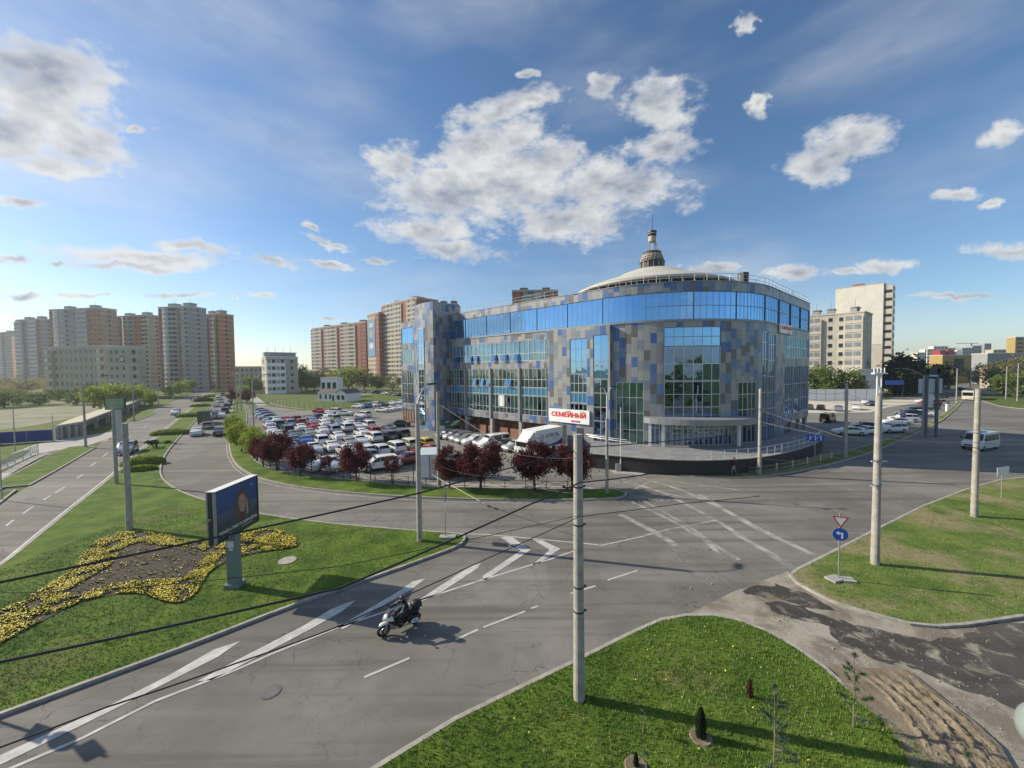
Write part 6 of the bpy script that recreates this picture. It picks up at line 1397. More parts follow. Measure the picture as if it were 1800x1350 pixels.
o = D.objects.new('lettering', text_mesh('//////', .12, FT, .001)); C.objects.link(o); o.parent = po; o.location = (Lb*.33, hb*.36, .02)
b = MB(); b.box((0, 0, .1), (.78, .62, .2)); b.box((0, 0, 1.45), (.5, .42, 2.7)); b.box((-.26, 0, 1.45), (.03, .2, 2.6)); b.build('pillar', mat('blue_grey_steel', (.2,.25,.27), .45, .3, var=.08, scale=2), bb)
b = MB(); b.box((0, -.225, 2.35), (.34, .02, .34)); b.box((.02, -.225, 2.08), (.2, .02, .1)); b.build('notice', SW, bb)
b = MB(); b.tube([(mid_.x-ob.x-.2, A3.y-ob.y-.1, 4.0), (mid_.x-ob.x-.3, A3.y-ob.y-.55, 4.0)], .015, 5); b.box((mid_.x-ob.x-.2, A3.y-ob.y-.1, 3.98), (.1, .14, .1)); b.build('bracket', M['wirel'], bb)
# ---------------------------------------------------------------- kiosk, netting, barriers, bins
x, y = G(738, 843); k_ = empty('kiosk', (x, y), R(6), 'small white kiosk with sloping pale roof beside the lamp post', 'kiosk'); b = MB(); b.box((1.05, 1.2, 1.3), (2.1, 2.2, 2.6)); b.build('body', M['white'], k_)
b = MB(); b.q([(-.1, 0, 2.62), (2.2, 0, 2.62), (2.2, 2.4, 2.95), (-.1, 2.4, 2.95)]); b.q([(-.1, 0, 2.56), (2.2, 0, 2.56), (2.2, 0, 2.62), (-.1, 0, 2.62)]); b.q([(-.1, 0, 2.56), (-.1, 0, 2.62), (-.1, 2.4, 2.95), (-.1, 2.4, 2.56)]); b.q([(2.2, 0, 2.56), (2.2, 0, 2.62), (2.2, 2.4, 2.95), (2.2, 2.4, 2.56)][::-1]); b.build('roof', mat('pale_roof', (.5,.58,.6), .6), k_)
b = MB(); b.box((1.45, .09, 1.2), (.85, .04, 2.1)); b.build('door', M['slab'], k_); b = MB(); b.box((1.03, .07, 1.3), (.04, .06, 2.4)); b.build('corner_trim', M['darksteel'], k_)
nt_ = empty('netting', FP(SPX(800), .1)[0], 0, 'dark green debris netting slung under the stair tower', 'netting'); o = FP(SPX(800), .1)[0]; b = MB(); N1 = 16
for i in range(N1):
    for j in range(4):
        def pt(i, j): u, w_ = i/N1, j/4; p = FP(SPX(768)+(SPX(838)-SPX(768))*u, 4.2-3.4*u)[0]; z_ = (3.0-.9*sin(pi*u))*(1-w_)+w_*(.9+.5*u+(1.2 if u > .8 else 0)); return (p[0]-o[0], p[1]-o[1]+.12*sin(i*1.9+j), z_)
        b.q([pt(i, j+1), pt(i+1, j+1), pt(i+1, j), pt(i, j)])
b.build('sheet', M['net'], nt_)
bg_ = 'plastic water barriers'
for i, (px, py, mt, lb) in enumerate(((738,751,'white','white end barrier at the foot of the stair tower'), (747,753,'pink','first faded red barrier at the stair tower'), (757,755,'red','bright red barrier at the stair tower'), (767,756,'pink','faded red barrier left of the netting pole'), (776,757,'white','white barrier behind the concrete pole'))):
    b = MB(); b.box((0, 0, .3), (1.3, .55, .6)); b.box((0, 0, .75), (1.2, .3, .35)); b.box((0, 0, .95), (1.0, .22, .12)); ob_ = b.build('water_barrier', M[mt], label=lb, cat='barrier', group=bg_, loc=(*G(px, py), 0)); ob_.rotation_euler.z = R(20)
yb = empty('yellow_stand', G(1000,858), 0, 'small yellow and black frame standing by the crossed bar fence', 'stand'); b = MB(); b.tube([(-.5, 0, .1), (.6, 0, .1)], .06, 6); b.tube([(0, 0, .1), (-.1, 0, 1.2)], .04, 6); b.tube([(-.3, 0, 1.2), (.1, 0, 1.2)], .03, 6); b.build('frame', M['yellow'], yb); b = MB(); [b.tube([(x_, -.08, .14), (x_, .08, .14)], .14, 10) for x_ in (-.5, .6)]; b.build('wheel', M['black'], yb)
# ---------------------------------------------------------------- vehicles
GLS = mat('car_glass', (.008,.01,.013), .15, 0, spec=.35); TYR = mat('tyre', (.015,.015,.015), .8); RIM = mat('alloy_rim', (.35,.36,.37), .35, .7); LAMPW = mat('headlamp', (.6,.62,.62), .15, .2, spec=.9); LAMPR = mat('tail_lamp', (.3,.01,.01), .2, spec=.8); PLT = mat('number_plate', (.65,.65,.62), .5); TRIM = mat('plastic_trim', (.02,.02,.022), .6)
PC = {n: mat('paint_'+n.replace(' ', '_'), c, .28, m, coat=.8) for n, c, m in (('white', (.74,.74,.73), 0), ('silver', (.4,.41,.43), .6), ('grey', (.17,.175,.185), .5), ('dark grey', (.06,.062,.068), .4), ('black', (.015,.015,.017), .2), ('red', (.42,.02,.018), .1), ('dark red', (.16,.012,.018), .2), ('blue', (.02,.11,.42), .3), ('navy', (.018,.025,.07), .3), ('silver blue', (.34,.37,.42), .5), ('beige', (.42,.38,.31), .4), ('purple', (.05,.03,.2), .3), ('yellow', (.62,.42,.02), 0), ('pale yellow', (.62,.6,.4), 0), ('green', (.06,.09,.06), .2), ('teal', (.03,.07,.09), .4), ('khaki', (.14,.14,.09), 0))}
# body types: length, half width, wheel radius, stations x:(roofline z, belt z, is cabin), top narrowing
BT = dict(
 saloon=(4.55, .89, .32, [(-2.27,.80,.80,0),(-2.2,1.0,.98,0),(-1.75,1.05,.97,0),(-1.45,1.07,.96,1),(-.85,1.40,.94,1),(-.2,1.46,.92,1),(.35,1.43,.91,1),(1.05,1.0,.95,1),(1.15,.97,.92,0),(1.8,.88,.84,0),(2.15,.76,.72,0),(2.27,.56,.56,0)]),
 hatchback=(4.1, .87, .31, [(-2.05,.8,.8,0),(-1.98,1.02,.98,1),(-1.6,1.42,.98,1),(-.8,1.52,.96,1),(.1,1.5,.93,1),(.35,1.44,.92,1),(1.0,1.03,.96,1),(1.1,1.0,.94,0),(1.7,.88,.85,0),(1.97,.74,.7,0),(2.05,.55,.55,0)]),
 crossover=(4.6, .94, .37, [(-2.3,.85,.85,0),(-2.22,1.1,1.08,1),(-1.85,1.6,1.08,1),(-1.0,1.7,1.06,1),(.1,1.68,1.04,1),(.4,1.62,1.03,1),(1.0,1.18,1.08,1),(1.1,1.13,1.06,0),(1.8,1.03,.98,0),(2.2,.88,.84,0),(2.3,.62,.62,0)]),
 van=(5.0, .96, .34, [(-2.5,.9,.9,0),(-2.46,1.2,1.15,1),(-2.38,1.9,1.15,1),(-1.0,1.97,1.12,1),(.6,1.95,1.1,1),(1.0,1.86,1.08,1),(1.65,1.22,1.12,1),(1.75,1.17,1.08,0),(2.2,1.0,.95,0),(2.45,.85,.8,0),(2.5,.6,.6,0)]),
 pickup=(5.3, .94, .38, [(-2.65,1.08,1.06,0),(-2.6,1.1,1.08,0),(-.95,1.1,1.08,0),(-.9,1.12,1.08,1),(-.7,1.68,1.08,1),(.1,1.78,1.06,1),(.5,1.7,1.05,1),(1.1,1.2,1.1,1),(1.2,1.15,1.07,0),(2.2,1.05,1.0,0),(2.55,.9,.85,0),(2.65,.65,.65,0)]))
def car_meshes(bt):
    Lc, hw, wr, st = BT[bt]; b = MB(); g = MB(); rows = []
    zb = .2 if bt in ('saloon', 'hatchback') else .28
    for x, zr, zbelt, cab in st:
        e = min(1, (Lc/2-abs(x))/.45); k = .86+.14*max(0, e)**.6
        w = hw*k; tw = w*(.79 if cab and zr-zbelt > .2 else .93)
        rows.append((x, [(x, w*.86, zb), (x, w*.99, zb+.14), (x, w, zbelt*.62), (x, w*.96, zbelt), (x, tw, max(zr-.05, zbelt+.01)), (x, tw*.82, max(zr, zbelt+.02))]))
    base = 0; n = 6; N_ = len(rows); full = []
    for x, h in rows: full.append(h+[(x, -y, z) for _, y, z in reversed(h)])
    for i in range(N_): b.v += full[i]
    m = 12
    for i in range(N_-1):
        for k in range(m):
            k2 = (k+1) % m; b.f.append((i*m+k, (i+1)*m+k, (i+1)*m+k2, i*m+k2)); b.m.append(0); b.uv.append(None)
    b.f.append(tuple(range(m))); b.m.append(0); b.uv.append(None); b.f.append(tuple((N_-1)*m+k for k in reversed(range(m)))); b.m.append(0); b.uv.append(None)
    # glass laid 8 mm proud of the cabin
    cabs = [i for i in range(N_) if st[i][3]]
    def P_(i, k): return Vector(full[i][k])
    for i in cabs[:-1]:
        a, c = i, i+1
        if not st[c][3]: continue
        ha, hc = st[a][1]-st[a][2], st[c][1]-st[c][2]
        if max(ha, hc) < .12: continue
        for s_ in (1, -1):
            kb, kt = (3, 4) if s_ > 0 else (8, 7)
            A, Bq, C_, D_ = P_(a, kb), P_(c, kb), P_(c, kt), P_(a, kt); o = Vector((0, .012*s_, 0))
            q = [A.lerp(D_, .12)+o, Bq.lerp(C_, .12)+o, Bq.lerp(C_, .88)+o, A.lerp(D_, .88)+o]
            mid0 = .03 if (c-a) else 0
            q = [q[0].lerp(q[1], .04), q[1].lerp(q[0], .04), q[2].lerp(q[3], .04), q[3].lerp(q[2], .04)]
            g.q([tuple(v) for v in (q if s_ > 0 else q[::-1])], 0)
    fi = cabs[-1]; fa = cabs[-2]; ri = cabs[0]; ra = cabs[1]
    for a, c, sg in ((fa, fi, 1), (ra, ri, -1)):
        up = [P_(a, 5), P_(a, 6)]; dn = [P_(c, 4) if st[c][1]-st[c][2] > .12 else P_(c, 4), P_(c, 7)]
        o = Vector((.012*sg, 0, .014)); A, B_, C_, D_ = dn[0].lerp(up[0], .06)+o, dn[1].lerp(up[1], .06)+o, up[1].lerp(dn[1], .08)+o, up[0].lerp(dn[0], .08)+o
        A.y *= .93; B_.y *= .93; C_.y *= 1.05; D_.y *= 1.05
        g.q([tuple(v) for v in ([A, B_, C_, D_] if sg < 0 else [B_, A, D_, C_])][::-1], 0)
    t = MB(); t.box((Lc/2-.05, 0, zb+.18), (.12, hw*1.5, .16)); t.box((-Lc/2+.05, 0, zb+.15), (.12, hw*1.5, .14)); t.box((0, 0, zb+.03), (Lc*.75, hw*1.93, .1))
    for s_ in (1, -1): t.box((.85 if bt != 'van' else 1.45, s_*(hw+.1), st[-4][1]+.06), (.12, .18, .13))
    w = MB(); r_ = MB(); w.tube([(0, -.1, 0), (0, .1, 0)], wr, 18); w.tube([(0, -.11, 0), (0, .11, 0)], wr*.8, 18); r_.tube([(0, -.115, 0), (0, .115, 0)], wr*.62, 12)
    hl = MB(); hl.box((0, 0, 0), (.1, .34, .15)); tl = MB(); tl.box((0, 0, 0), (.08, .26, .2)); pl = MB(); pl.box((0, 0, 0), (.03, .5, .11))
    return dict(body=b.mesh('body', PC['white'], True), glass=g.mesh('windows', GLS), trim=t.mesh('trim', TRIM), wheel=w.mesh('wheel', TYR, False), rim=r_.mesh('rim', RIM), hl=hl.mesh('headlight', LAMPW), tl=tl.mesh('tail_light', LAMPR), pl=pl.mesh('number_plate', PLT))
CM = {k: car_meshes(k) for k in BT}
for k in CM:
    me = CM[k]['body']; bm_ = __import__('bmesh').new(); bm_.from_mesh(me); 
    for e_ in bm_.edges:
        if len(e_.link_faces) == 2 and e_.calc_face_angle(0) > R(38): e_.smooth = False
    bm_.to_mesh(me); bm_.free()
def car(bt, col, pos, az, label, group=None, z=.015, detail=True, name='parked_car', scale=1.0):
    Lc, hw, wr, st = BT[bt]; m = CM[bt]; e = empty(name, (*pos, z), pi/2-R(az), label, 'car' if bt not in ('van', 'pickup') else bt, group)
    def ch(n, me, par, loc=(0,0,0), rz=0): o = D.objects.new(n, me); C.objects.link(o); o.parent = par; o.location = loc; o.rotation_euler.z = rz; return o
    b = ch('body', m['body'], e); b.material_slots[0].link = 'OBJECT'; b.material_slots[0].material = PC[col]
    ch('windows', m['glass'], e); ch('trim', m['trim'], e)
    ax = Lc*.295
    for sx in (ax, -ax-(.05 if bt != 'pickup' else .1)):
        for sy in (1, -1):
            w = ch('wheel', m['wheel'], e, (sx, sy*(hw-.09), wr)); 
            if detail: ch('rim', m['rim'], w)
    if detail:
        zh = st[-3][1]-.14; zt_ = st[1][1]-.18
        for sy in (1, -1): ch('headlight', m['hl'], e, (Lc/2-.09, sy*hw*.66, zh)); ch('tail_light', m['tl'], e, (-Lc/2+.05, sy*hw*.72, zt_))
        ch('number_plate', m['pl'], e, (-Lc/2-.0, 0, .62)); ch('number_plate', m['pl'], e, (Lc/2+.01, 0, .45))
    return e
s, h, x, v = 'saloon', 'hatchback', 'crossover', 'van'
LOT = [  # (row name, group, default heading, [(px, py, type, colour[, heading])...])
 ('in the slanted stack nearest the boulevard lamp post', 43, [(458,727,s,'silver blue'),(463,730.5,s,'silver'),(467,734.5,s,'silver blue'),(473,739,s,'silver'),(482,744.5,s,'silver blue')]),
 ('in the back rank beside the open asphalt', -39, [(473,753,s,'white'),(485,745,s,'white'),(490,753,x,'teal'),(503,744,s,'red'),(509,750,h,'silver'),(521,743,h,'dark red'),(528,749,h,'red'),(541,741,s,'beige'),(549,747,s,'silver'),(559,739,h,'purple'),(571,745,s,'white'),(578,736,s,'white'),(588,742,x,'beige')]),
 ('in the middle rank, left part', -39, [(478,765,s,'white'),(487,773,s,'white'),(505,763,x,'black'),(516,772,s,'grey'),(528,759,s,'white'),(543,769,s,'beige'),(551,756,s,'red'),(567,765,s,'white'),(570,752,s,'white'),(586,763,x,'silver'),(594,752,s,'silver blue')]),
 ('in the middle rank, right part', -39, [(608,759,x,'white'),(628,757,s,'white'),(613,748,s,'white'),(632,747,s,'navy'),(647,754,x,'white'),(684,760,s,'dark grey'),(656,765,h,'red'),(636,768,s,'white')]),
 ('in the long rank before the blue car', -39, [(516,783,s,'green'),(536,783,s,'blue'),(564,783,x,'white'),(582,793,s,'white'),(594,775,s,'white'),(612,787,s,'beige'),(631,783,s,'white',141),(657,777,x,'white'),(681,774,x,'navy'),(704,771,x,'black')]),
 ('in the second rank from the plum trees', -39, [(551,797,s,'white',141),(510,796,s,'silver'),(530,803,s,'dark grey'),(608,801,s,'white'),(641,803,x,'white'),(667,800,h,'white'),(694,796,x,'white'),(718,790,x,'pale yellow'),(745,787,h,'yellow')]),
 ('in the front rank behind the plum trees', -132, [(547,822,s,'white',158),(576,825,s,'white',-150),(603,828,s,'silver',-145),(633,817,x,'silver blue'),(668,827,x,'white',-118),(718,816,s,'dark red'),(752,802,s,'red',-70)]),
 ('on the lane below the green field', -75, [(563,727,s,'red'),(586,729,x,'white'),(607,732,s,'white'),(638,735.5,x,'white',-60)]),
 ('in the far rank by the field corner', -60, [(630,719,s,'white'),(644,718.5,h,'blue'),(659,716.5,x,'white'),(673,715.5,s,'dark grey'),(688,713.5,s,'white'),(703,711.5,s,'white')]),
 ('in the rank left of the timber framing', -60, [(673,726,s,'white'),(687,724,s,'white'),(700,722,s,'white')]),
 ('in the single line along the long facade', -128, [(788,771,s,'grey'),(799,773,h,'silver'),(811,776,h,'silver'),(823,779,s,'silver'),(837,782,s,'white'),(853,784,h,'silver'),(868,787,v,'white'),(887,790,s,'black'),(906,793,h,'silver')]),
 ('on the shaded right yard', 40, [(1422,721,s,'green',35),(1443,722,s,'black'),(1474,724,s,'silver',-140),(1505,721.5,s,'white',-140),(1520,712,s,'white',-140),(1534,715,s,'dark grey',-100)]),
 ('in the slanted right parking row', -75, [(1492,766,s,'white'),(1522,765,s,'white',-95),(1520,757,s,'navy'),(1566,762,x,'white',-95),(1576,748,s,'white'),(1588,743,x,'white'),(1598,735,x,'navy'),(1606,729,x,'navy'),(1617,733,s,'white',-60),(1630,722,x,'dark grey'),(1636,714,x,'red'),(1627,710,s,'white'),(1645,707,s,'silver'),(1652,701,x,'dark grey')]),
]
ords = ['first', 'second', 'third', 'fourth', 'fifth', 'sixth', 'seventh', 'eighth', 'ninth', 'tenth', 'eleventh', 'twelfth', 'thirteenth', 'fourteenth', 'fifteenth']
allc = {}
for rn, az, L in LOT:
    cnt = {}; 
    for c in L: cnt[(c[3], c[2])] = cnt.get((c[3], c[2]), 0)+1
    seen = {}
    for c in sorted(L, key=lambda q: q[0]):
        k_ = (c[3], c[2]); seen[k_] = seen.get(k_, 0)+1
        lb = '%s %s %s' % (c[3], c[2], rn) if cnt[k_] == 1 else '%s %s %s from the left %s' % (ords[seen[k_]-1], c[3], c[2], rn)
        D_ = 11.5*676/(c[1]-650)
        car(c[2], c[3], G(c[0], c[1]-1.5), (c[4] if len(c) > 4 else az)+random.uniform(-2, 2), lb, 'cars '+rn, detail=D_ < 95, z=.03)
car('van', 'white', G(815,836), -75, 'white van half hidden behind the largest plum tree', z=.03); car(s, 'black', G(702,750), -105, 'black saloon standing alone before the stair tower', z=.03)
car('pickup', 'white', G(1527,703.5), 75, 'white pickup parked before the white hoarding', z=.03); car('van', 'black', G(1455,742), 52, 'large black van driving on the shaded yard', name='van', z=.03); car('van', 'dark grey', G(1602,694), 80, 'dark van below the dark conifers', name='van')
bz = 'cars driving away up the boulevard'
for px, py, t_, c_, az, lb in ((347,766,s,'white',-33,'white saloon nearest on the boulevard'), (386,766,s,'black',-33,'black saloon beside the white one, nearest on the boulevard'), (372,737,v,'silver',-35,'silver van ahead of the army green lorry'), (390,735,s,'white',-35,'white saloon in the right boulevard lane'), (396,727,x,'black',-35,'black crossover ahead of the white saloon, right lane'), (399,719,x,'dark grey',-36,'dark grey crossover third in the right lane'), (399,714,s,'silver',-36,'silver saloon fourth in the right lane'), (405,705,s,'white',-37,'white saloon beside the far plum tree'), (392,697,x,'grey',-37,'grey crossover far up the left boulevard lane'), (384,704,h,'silver',-37,'silver hatchback behind the grey crossover'), (383,701,s,'white',-37,'white saloon beside the silver hatchback far up the boulevard'), (379,731,s,'grey',-35,'grey saloon right beside the silver van on the boulevard'), (381,716,s,'silver',-36,'silver saloon alone in the left boulevard lane past the van'), (388,709,x,'white',-36,'white crossover in the left boulevard lane below the far pair'), (404,712,h,'black',-36,'black hatchback beside the silver fourth car in the right lane'), (366,754,h,'grey',-34,'small grey hatchback between the white saloon and the army green lorry')):
    car(t_, c_, G(px, py-1), az, lb, bz, name='car', detail=py > 730)
oz = 'cars coming down the left street'
for px, py, t_, c_, lb in ((224,797,x,'silver','silver crossover partly behind a concrete pole'), (309,730,x,'white','white crossover coming down the left street'), (345,690,s,'white','white saloon farther up the left street'), (358,685,s,'white','small white saloon of the far pair on the left street'), (365,687,s,'silver','silver saloon of the far pair on the left street'), (370,682,h,'white','farthest white car on the left street')):
    car(t_, c_, G(px, py-1), 145, lb, oz, name='car', detail=py > 720)
car(s, 'white', G(1797,697), -60, 'white saloon cut by the right edge', name='car'); car(h, 'white', G(1741,684), 60, 'white hatchback parked on the far right verge road', name='car'); car(s, 'dark red', G(1756,687), 60, 'dark red saloon parked on the far right verge road', name='car'); car(s, 'white', G(1710,694), -120, 'white car following beside the trolleybus', name='car')
far = random.Random(4); k = 0
fc = ['white', 'silver', 'grey', 'white', 'black', 'navy']
cl_ = ['far %s car, number %s in the hazy row beyond the bungalow']
for i, px in enumerate((628, 637, 645, 653, 660, 668, 676, 683, 690, 697, 704)):
    car((s, x, h)[i % 3], fc[i % 6], AT(px, 215-i*4), far.uniform(-90, -60), '%s %s, %s from the left in the far row beyond the bungalow' % (fc[i % 6], (s, x, h)[i % 3], ords[i]), 'far cars beyond the bungalow', detail=False)
for i, px in enumerate((1662, 1670, 1678, 1690, 1700)):
    car((s, x)[i % 2], fc[(i+1) % 6], AT(px, 185-i*3), 60, '%s %s, %s from the left in the far row below the ochre cube' % (fc[(i+1) % 6], (s, x)[i % 2], ords[i]), 'far cars below the ochre cube', detail=False)
def wheels(e, xs, hw, wr):
    for sx in xs:
        for sy in (1, -1):
            w = MB(); w.tube([(0, -.13, 0), (0, .13, 0)], wr, 20); o = w.build('wheel', TYR, e); o.location = (sx, sy*(hw-.13), wr); q = MB(); q.tube([(0, -.14, 0), (0, .14, 0)], wr*.55, 12); q.build('rim', RIM, o)
# white lorry
A1 = G(917, 796); az = -137; lo = empty('lorry', G(946, 797), pi/2-R(az), 'white box lorry with dark lettering on its side, parked at the loading doors', 'lorry'); lo.location.z = .03
b = MB(); b.box((-1.1, 0, 2.15), (6.0, 2.4, 2.5)); b.build('box', M['white'], lo)
b = MB(); b.prism([(1.9, -1.1), (3.75, -1.05), (3.75, 1.05), (1.9, 1.1)], .6, 1.4, 0, True); b.prism([(1.95, -1.05), (3.5, -1.0), (3.5, 1.0), (1.95, 1.05)], 1.4, 2.15); b.q([(1.95, -1.0, 2.16), (3.3, -.9, 2.16), (2.0, -.95, 3.3)]); b.q([(3.3, -.9, 2.16), (3.3, .9, 2.16), (2.0, .95, 3.3), (2.0, -.95, 3.3)]); b.q([(3.3, .9, 2.16), (1.95, 1.0, 2.16), (2.0, .95, 3.3)]); b.build('cab', M['white'], lo)
b = MB(); b.box((3.52, 0, 1.75), (.03, 1.75, .62)); b.box((2.9, 1.06, 1.75), (.8, .03, .5)); b.box((2.9, -1.06, 1.75), (.8, .03, .5)); b.build('windows', GLS, lo)
b = MB(); b.box((-1, 0, .75), (6.2, .9, .25)); b.box((3.77, 0, .6), (.05, 1.9, .25)); b.build('chassis', TRIM, lo); wheels(lo, (2.7, -2.3), 1.1, .42)
for sy in (1, -1): b = MB(); b.box((3.78, sy*.8, .95), (.05, .3, .2)); b.build('headlight', LAMPW, lo)
Fb = wall_frame((-1.1, 1.205, 2.15), (0, 1)); place(text_mesh('АПРЕЛЬ', .75, mat('print_navy', (.02,.03,.1), .5), .006, bold=.012), 'lettering', lo, Fb @ Matrix.Translation((.55, .25, 0)))
place(text_mesh('доставка', .2, mat('print_navy2', (.05,.06,.12), .5), .006), 'lettering', lo, Fb @ Matrix.Translation((1.1, -.25, 0)))
b = MB(); n = 20
for k in range(n-3): a0, a1 = 2*pi*k/n, 2*pi*(k+1)/n; b.q([(.42*cos(a0), .42*sin(a0), .006), (.42*cos(a1), .42*sin(a1), .006), (.36*cos(a1), .36*sin(a1), .006), (.36*cos(a0), .36*sin(a0), .006)])
b.q([(-.2, -.25, .006), (-.12, -.25, .006), (.08, .25, .006), (.02, .25, .006)]); b.q([(.0, .25, .007), (.08, .25, .007), (.22, -.25, .007), (.14, -.25, .007)]); b.q([(-.1, -.08, .008), (.3, -.02, .008), (.3, .04, .008), (-.1, -.02, .008)])
flat(lo, 'emblem', b, mat('print_navy3', (.02,.03,.1), .5), Fb @ Matrix.Translation((-1.7, .2, 0)))
b = MB(); b.prism([(-2.9, -1.15), (2.9, -1.15), (2.9, -.3), (2.4, -.55), (1.6, -.8), (0, -.95), (-2.9, -1.0)], 0, .006); flat(lo, 'stripe', b, mat('print_blue', (.02,.04,.25), .5), Fb)
# army green lorry on the boulevard
lo = empty('army_lorry', G(361, 744), pi/2-R(-34), 'army green box lorry seen from behind on the boulevard', 'lorry'); b = MB(); b.box((-.8, 0, 1.95), (4.2, 2.4, 2.1)); b.build('box', PC['khaki'], lo); b = MB(); b.box((2.1, 0, 1.6), (1.5, 2.2, 1.5), top=.9); b.build('cab', PC['khaki'], lo)
b = MB(); b.box((2.75, 0, 1.95), (.2, 1.8, .5)); b.build('windows', GLS, lo); b = MB(); b.box((0, 0, .8), (5.6, 1, .25)); b.box((-2.95, 0, .75), (.1, 2.3, .2)); b.build('chassis', TRIM, lo); wheels(lo, (2.0, -1.6), 1.15, .5)
b = MB(); b.box((-2.92, -.6, 1.95), (.04, 1.05, 1.8)); b.box((-2.92, .6, 1.95), (.04, 1.05, 1.8)); b.build('rear_door', PC['green'], lo)
# minibus
az = -112; mb_ = empty('minibus', G(1722, 789), pi/2-R(az), 'white minibus passing behind the concrete pole on the right', 'minibus'); b = MB()
st = [(-2.75, .4, 2.1, 1.0), (-2.6, .35, 2.35, 1.02), (.9, .35, 2.38, 1.02), (1.35, .35, 2.3, 1.0), (1.95, .35, 1.35, .98), (2.45, .35, 1.2, .93), (2.65, .4, .9, .86)]
for i, (x_, z0, z1, hw) in enumerate(st): b.v += [(x_, -hw, z0), (x_, -hw, min(z1, 1.15)), (x_, -hw*.88, z1), (x_, hw*.88, z1), (x_, hw, min(z1, 1.15)), (x_, hw, z0)]
for i in range(len(st)-1):
    for k in range(6): k2 = (k+1) % 6; b.f.append((i*6+k, i*6+k2, (i+1)*6+k2, (i+1)*6+k)); b.m.append(0); b.uv.append(None)
b.f.append((5,4,3,2,1,0)); b.m.append(0); b.uv.append(None); b.f.append(tuple((len(st)-1)*6+k for k in range(6))); b.m.append(0); b.uv.append(None); b.build('body', PC['white'], mb_)
b = MB(); b.q([(1.42, -.8, 2.2), (1.42, .8, 2.2), (1.96, .86, 1.4), (1.96, -.86, 1.4)][::-1]); 
for sy in (-1, 1):
    for x0_, x1_ in ((-2.4, -1.4), (-1.3, -.3), (-.2, .75), (.85, 1.4)): pts = [(x0_, sy*1.015, 1.3), (x1_, sy*1.015, 1.3), (x1_, sy*.93, 2.1), (x0_, sy*.93, 2.1)]; b.q(pts if sy < 0 else pts[::-1])
b.build('windows', GLS, mb_); b = MB(); b.box((2.62, 0, .72), (.1, 1.2, .2)); b.box((2.6, 0, .45), (.18, 1.7, .16)); b.box((1.9, -1.12, 1.6), (.1, .15, .3)); b.box((1.9, 1.12, 1.6), (.1, .15, .3)); b.build('trim', TRIM, mb_)
for sy in (1, -1): b = MB(); b.box((2.55, sy*.72, .85), (.15, .3, .2)); b.build('headlight', LAMPW, mb_)
b = MB(); b.box((0, 0, 2.43), (1.2, .9, .1)); b.build('roof_hatch', M['steel'], mb_); wheels(mb_, (1.75, -1.75), 1.0, .36)
# trolleybus far up the avenue
tb = empty('trolleybus', AT(1706, 128), pi/2-R(-125), 'cream trolleybus far up the right avenue', 'trolleybus'); b = MB(); b.box((0, 0, 1.75), (10.5, 2.5, 2.8)); b.build('body', mat('cream_paint', (.62,.6,.45), .5), tb); b = MB(); b.box((5.27, 0, 2.1), (.04, 2.2, 1.1)); b.box((0, 1.27, 2.1), (9.6, .04, .9)); b.box((0, -1.27, 2.1), (9.6, .04, .9)); b.build('windows', GLS, tb)
b = MB(); b.box((0, 0, 3.3), (3.5, 1.4, .35)); [b.tube([(-1, s_*.4, 3.4), (-5.5, s_*.4, 5.4)], .04, 5) for s_ in (1, -1)]; b.build('current_collector', M['darksteel'], tb); wheels(tb, (3.4, -2.6), 1.25, .48)
# ---------------------------------------------------------------- people
def skin_mesh(name, J, E, RD, mats, root=0, sub=2, matf=None):
    me = D.meshes.new(name); me.from_pydata([Vector(p) for p in J], E, []); o = D.objects.new(name, me); C.objects.link(o)
    md = o.modifiers.new('skin', 'SKIN'); md.use_smooth_shade = True
    for i, r_ in enumerate(RD): me.skin_vertices[0].data[i].radius = (r_, r_) if not isinstance(r_, tuple) else r_; me.skin_vertices[0].data[i].use_root = (i == root)
    ms = o.modifiers.new('sub', 'SUBSURF'); ms.levels = ms.render_levels = sub
    dg = bpy.context.evaluated_depsgraph_get(); dg.update(); m2 = D.meshes.new_from_object(o.evaluated_get(dg)); D.objects.remove(o)
    m2.materials.clear()
    for m in mats: m2.materials.append(m)
    for p in m2.polygons: p.material_index = matf(p.center) if matf else 0; p.use_smooth = True
    return m2
SKN = mat('skin', (.45,.26,.19), .6)
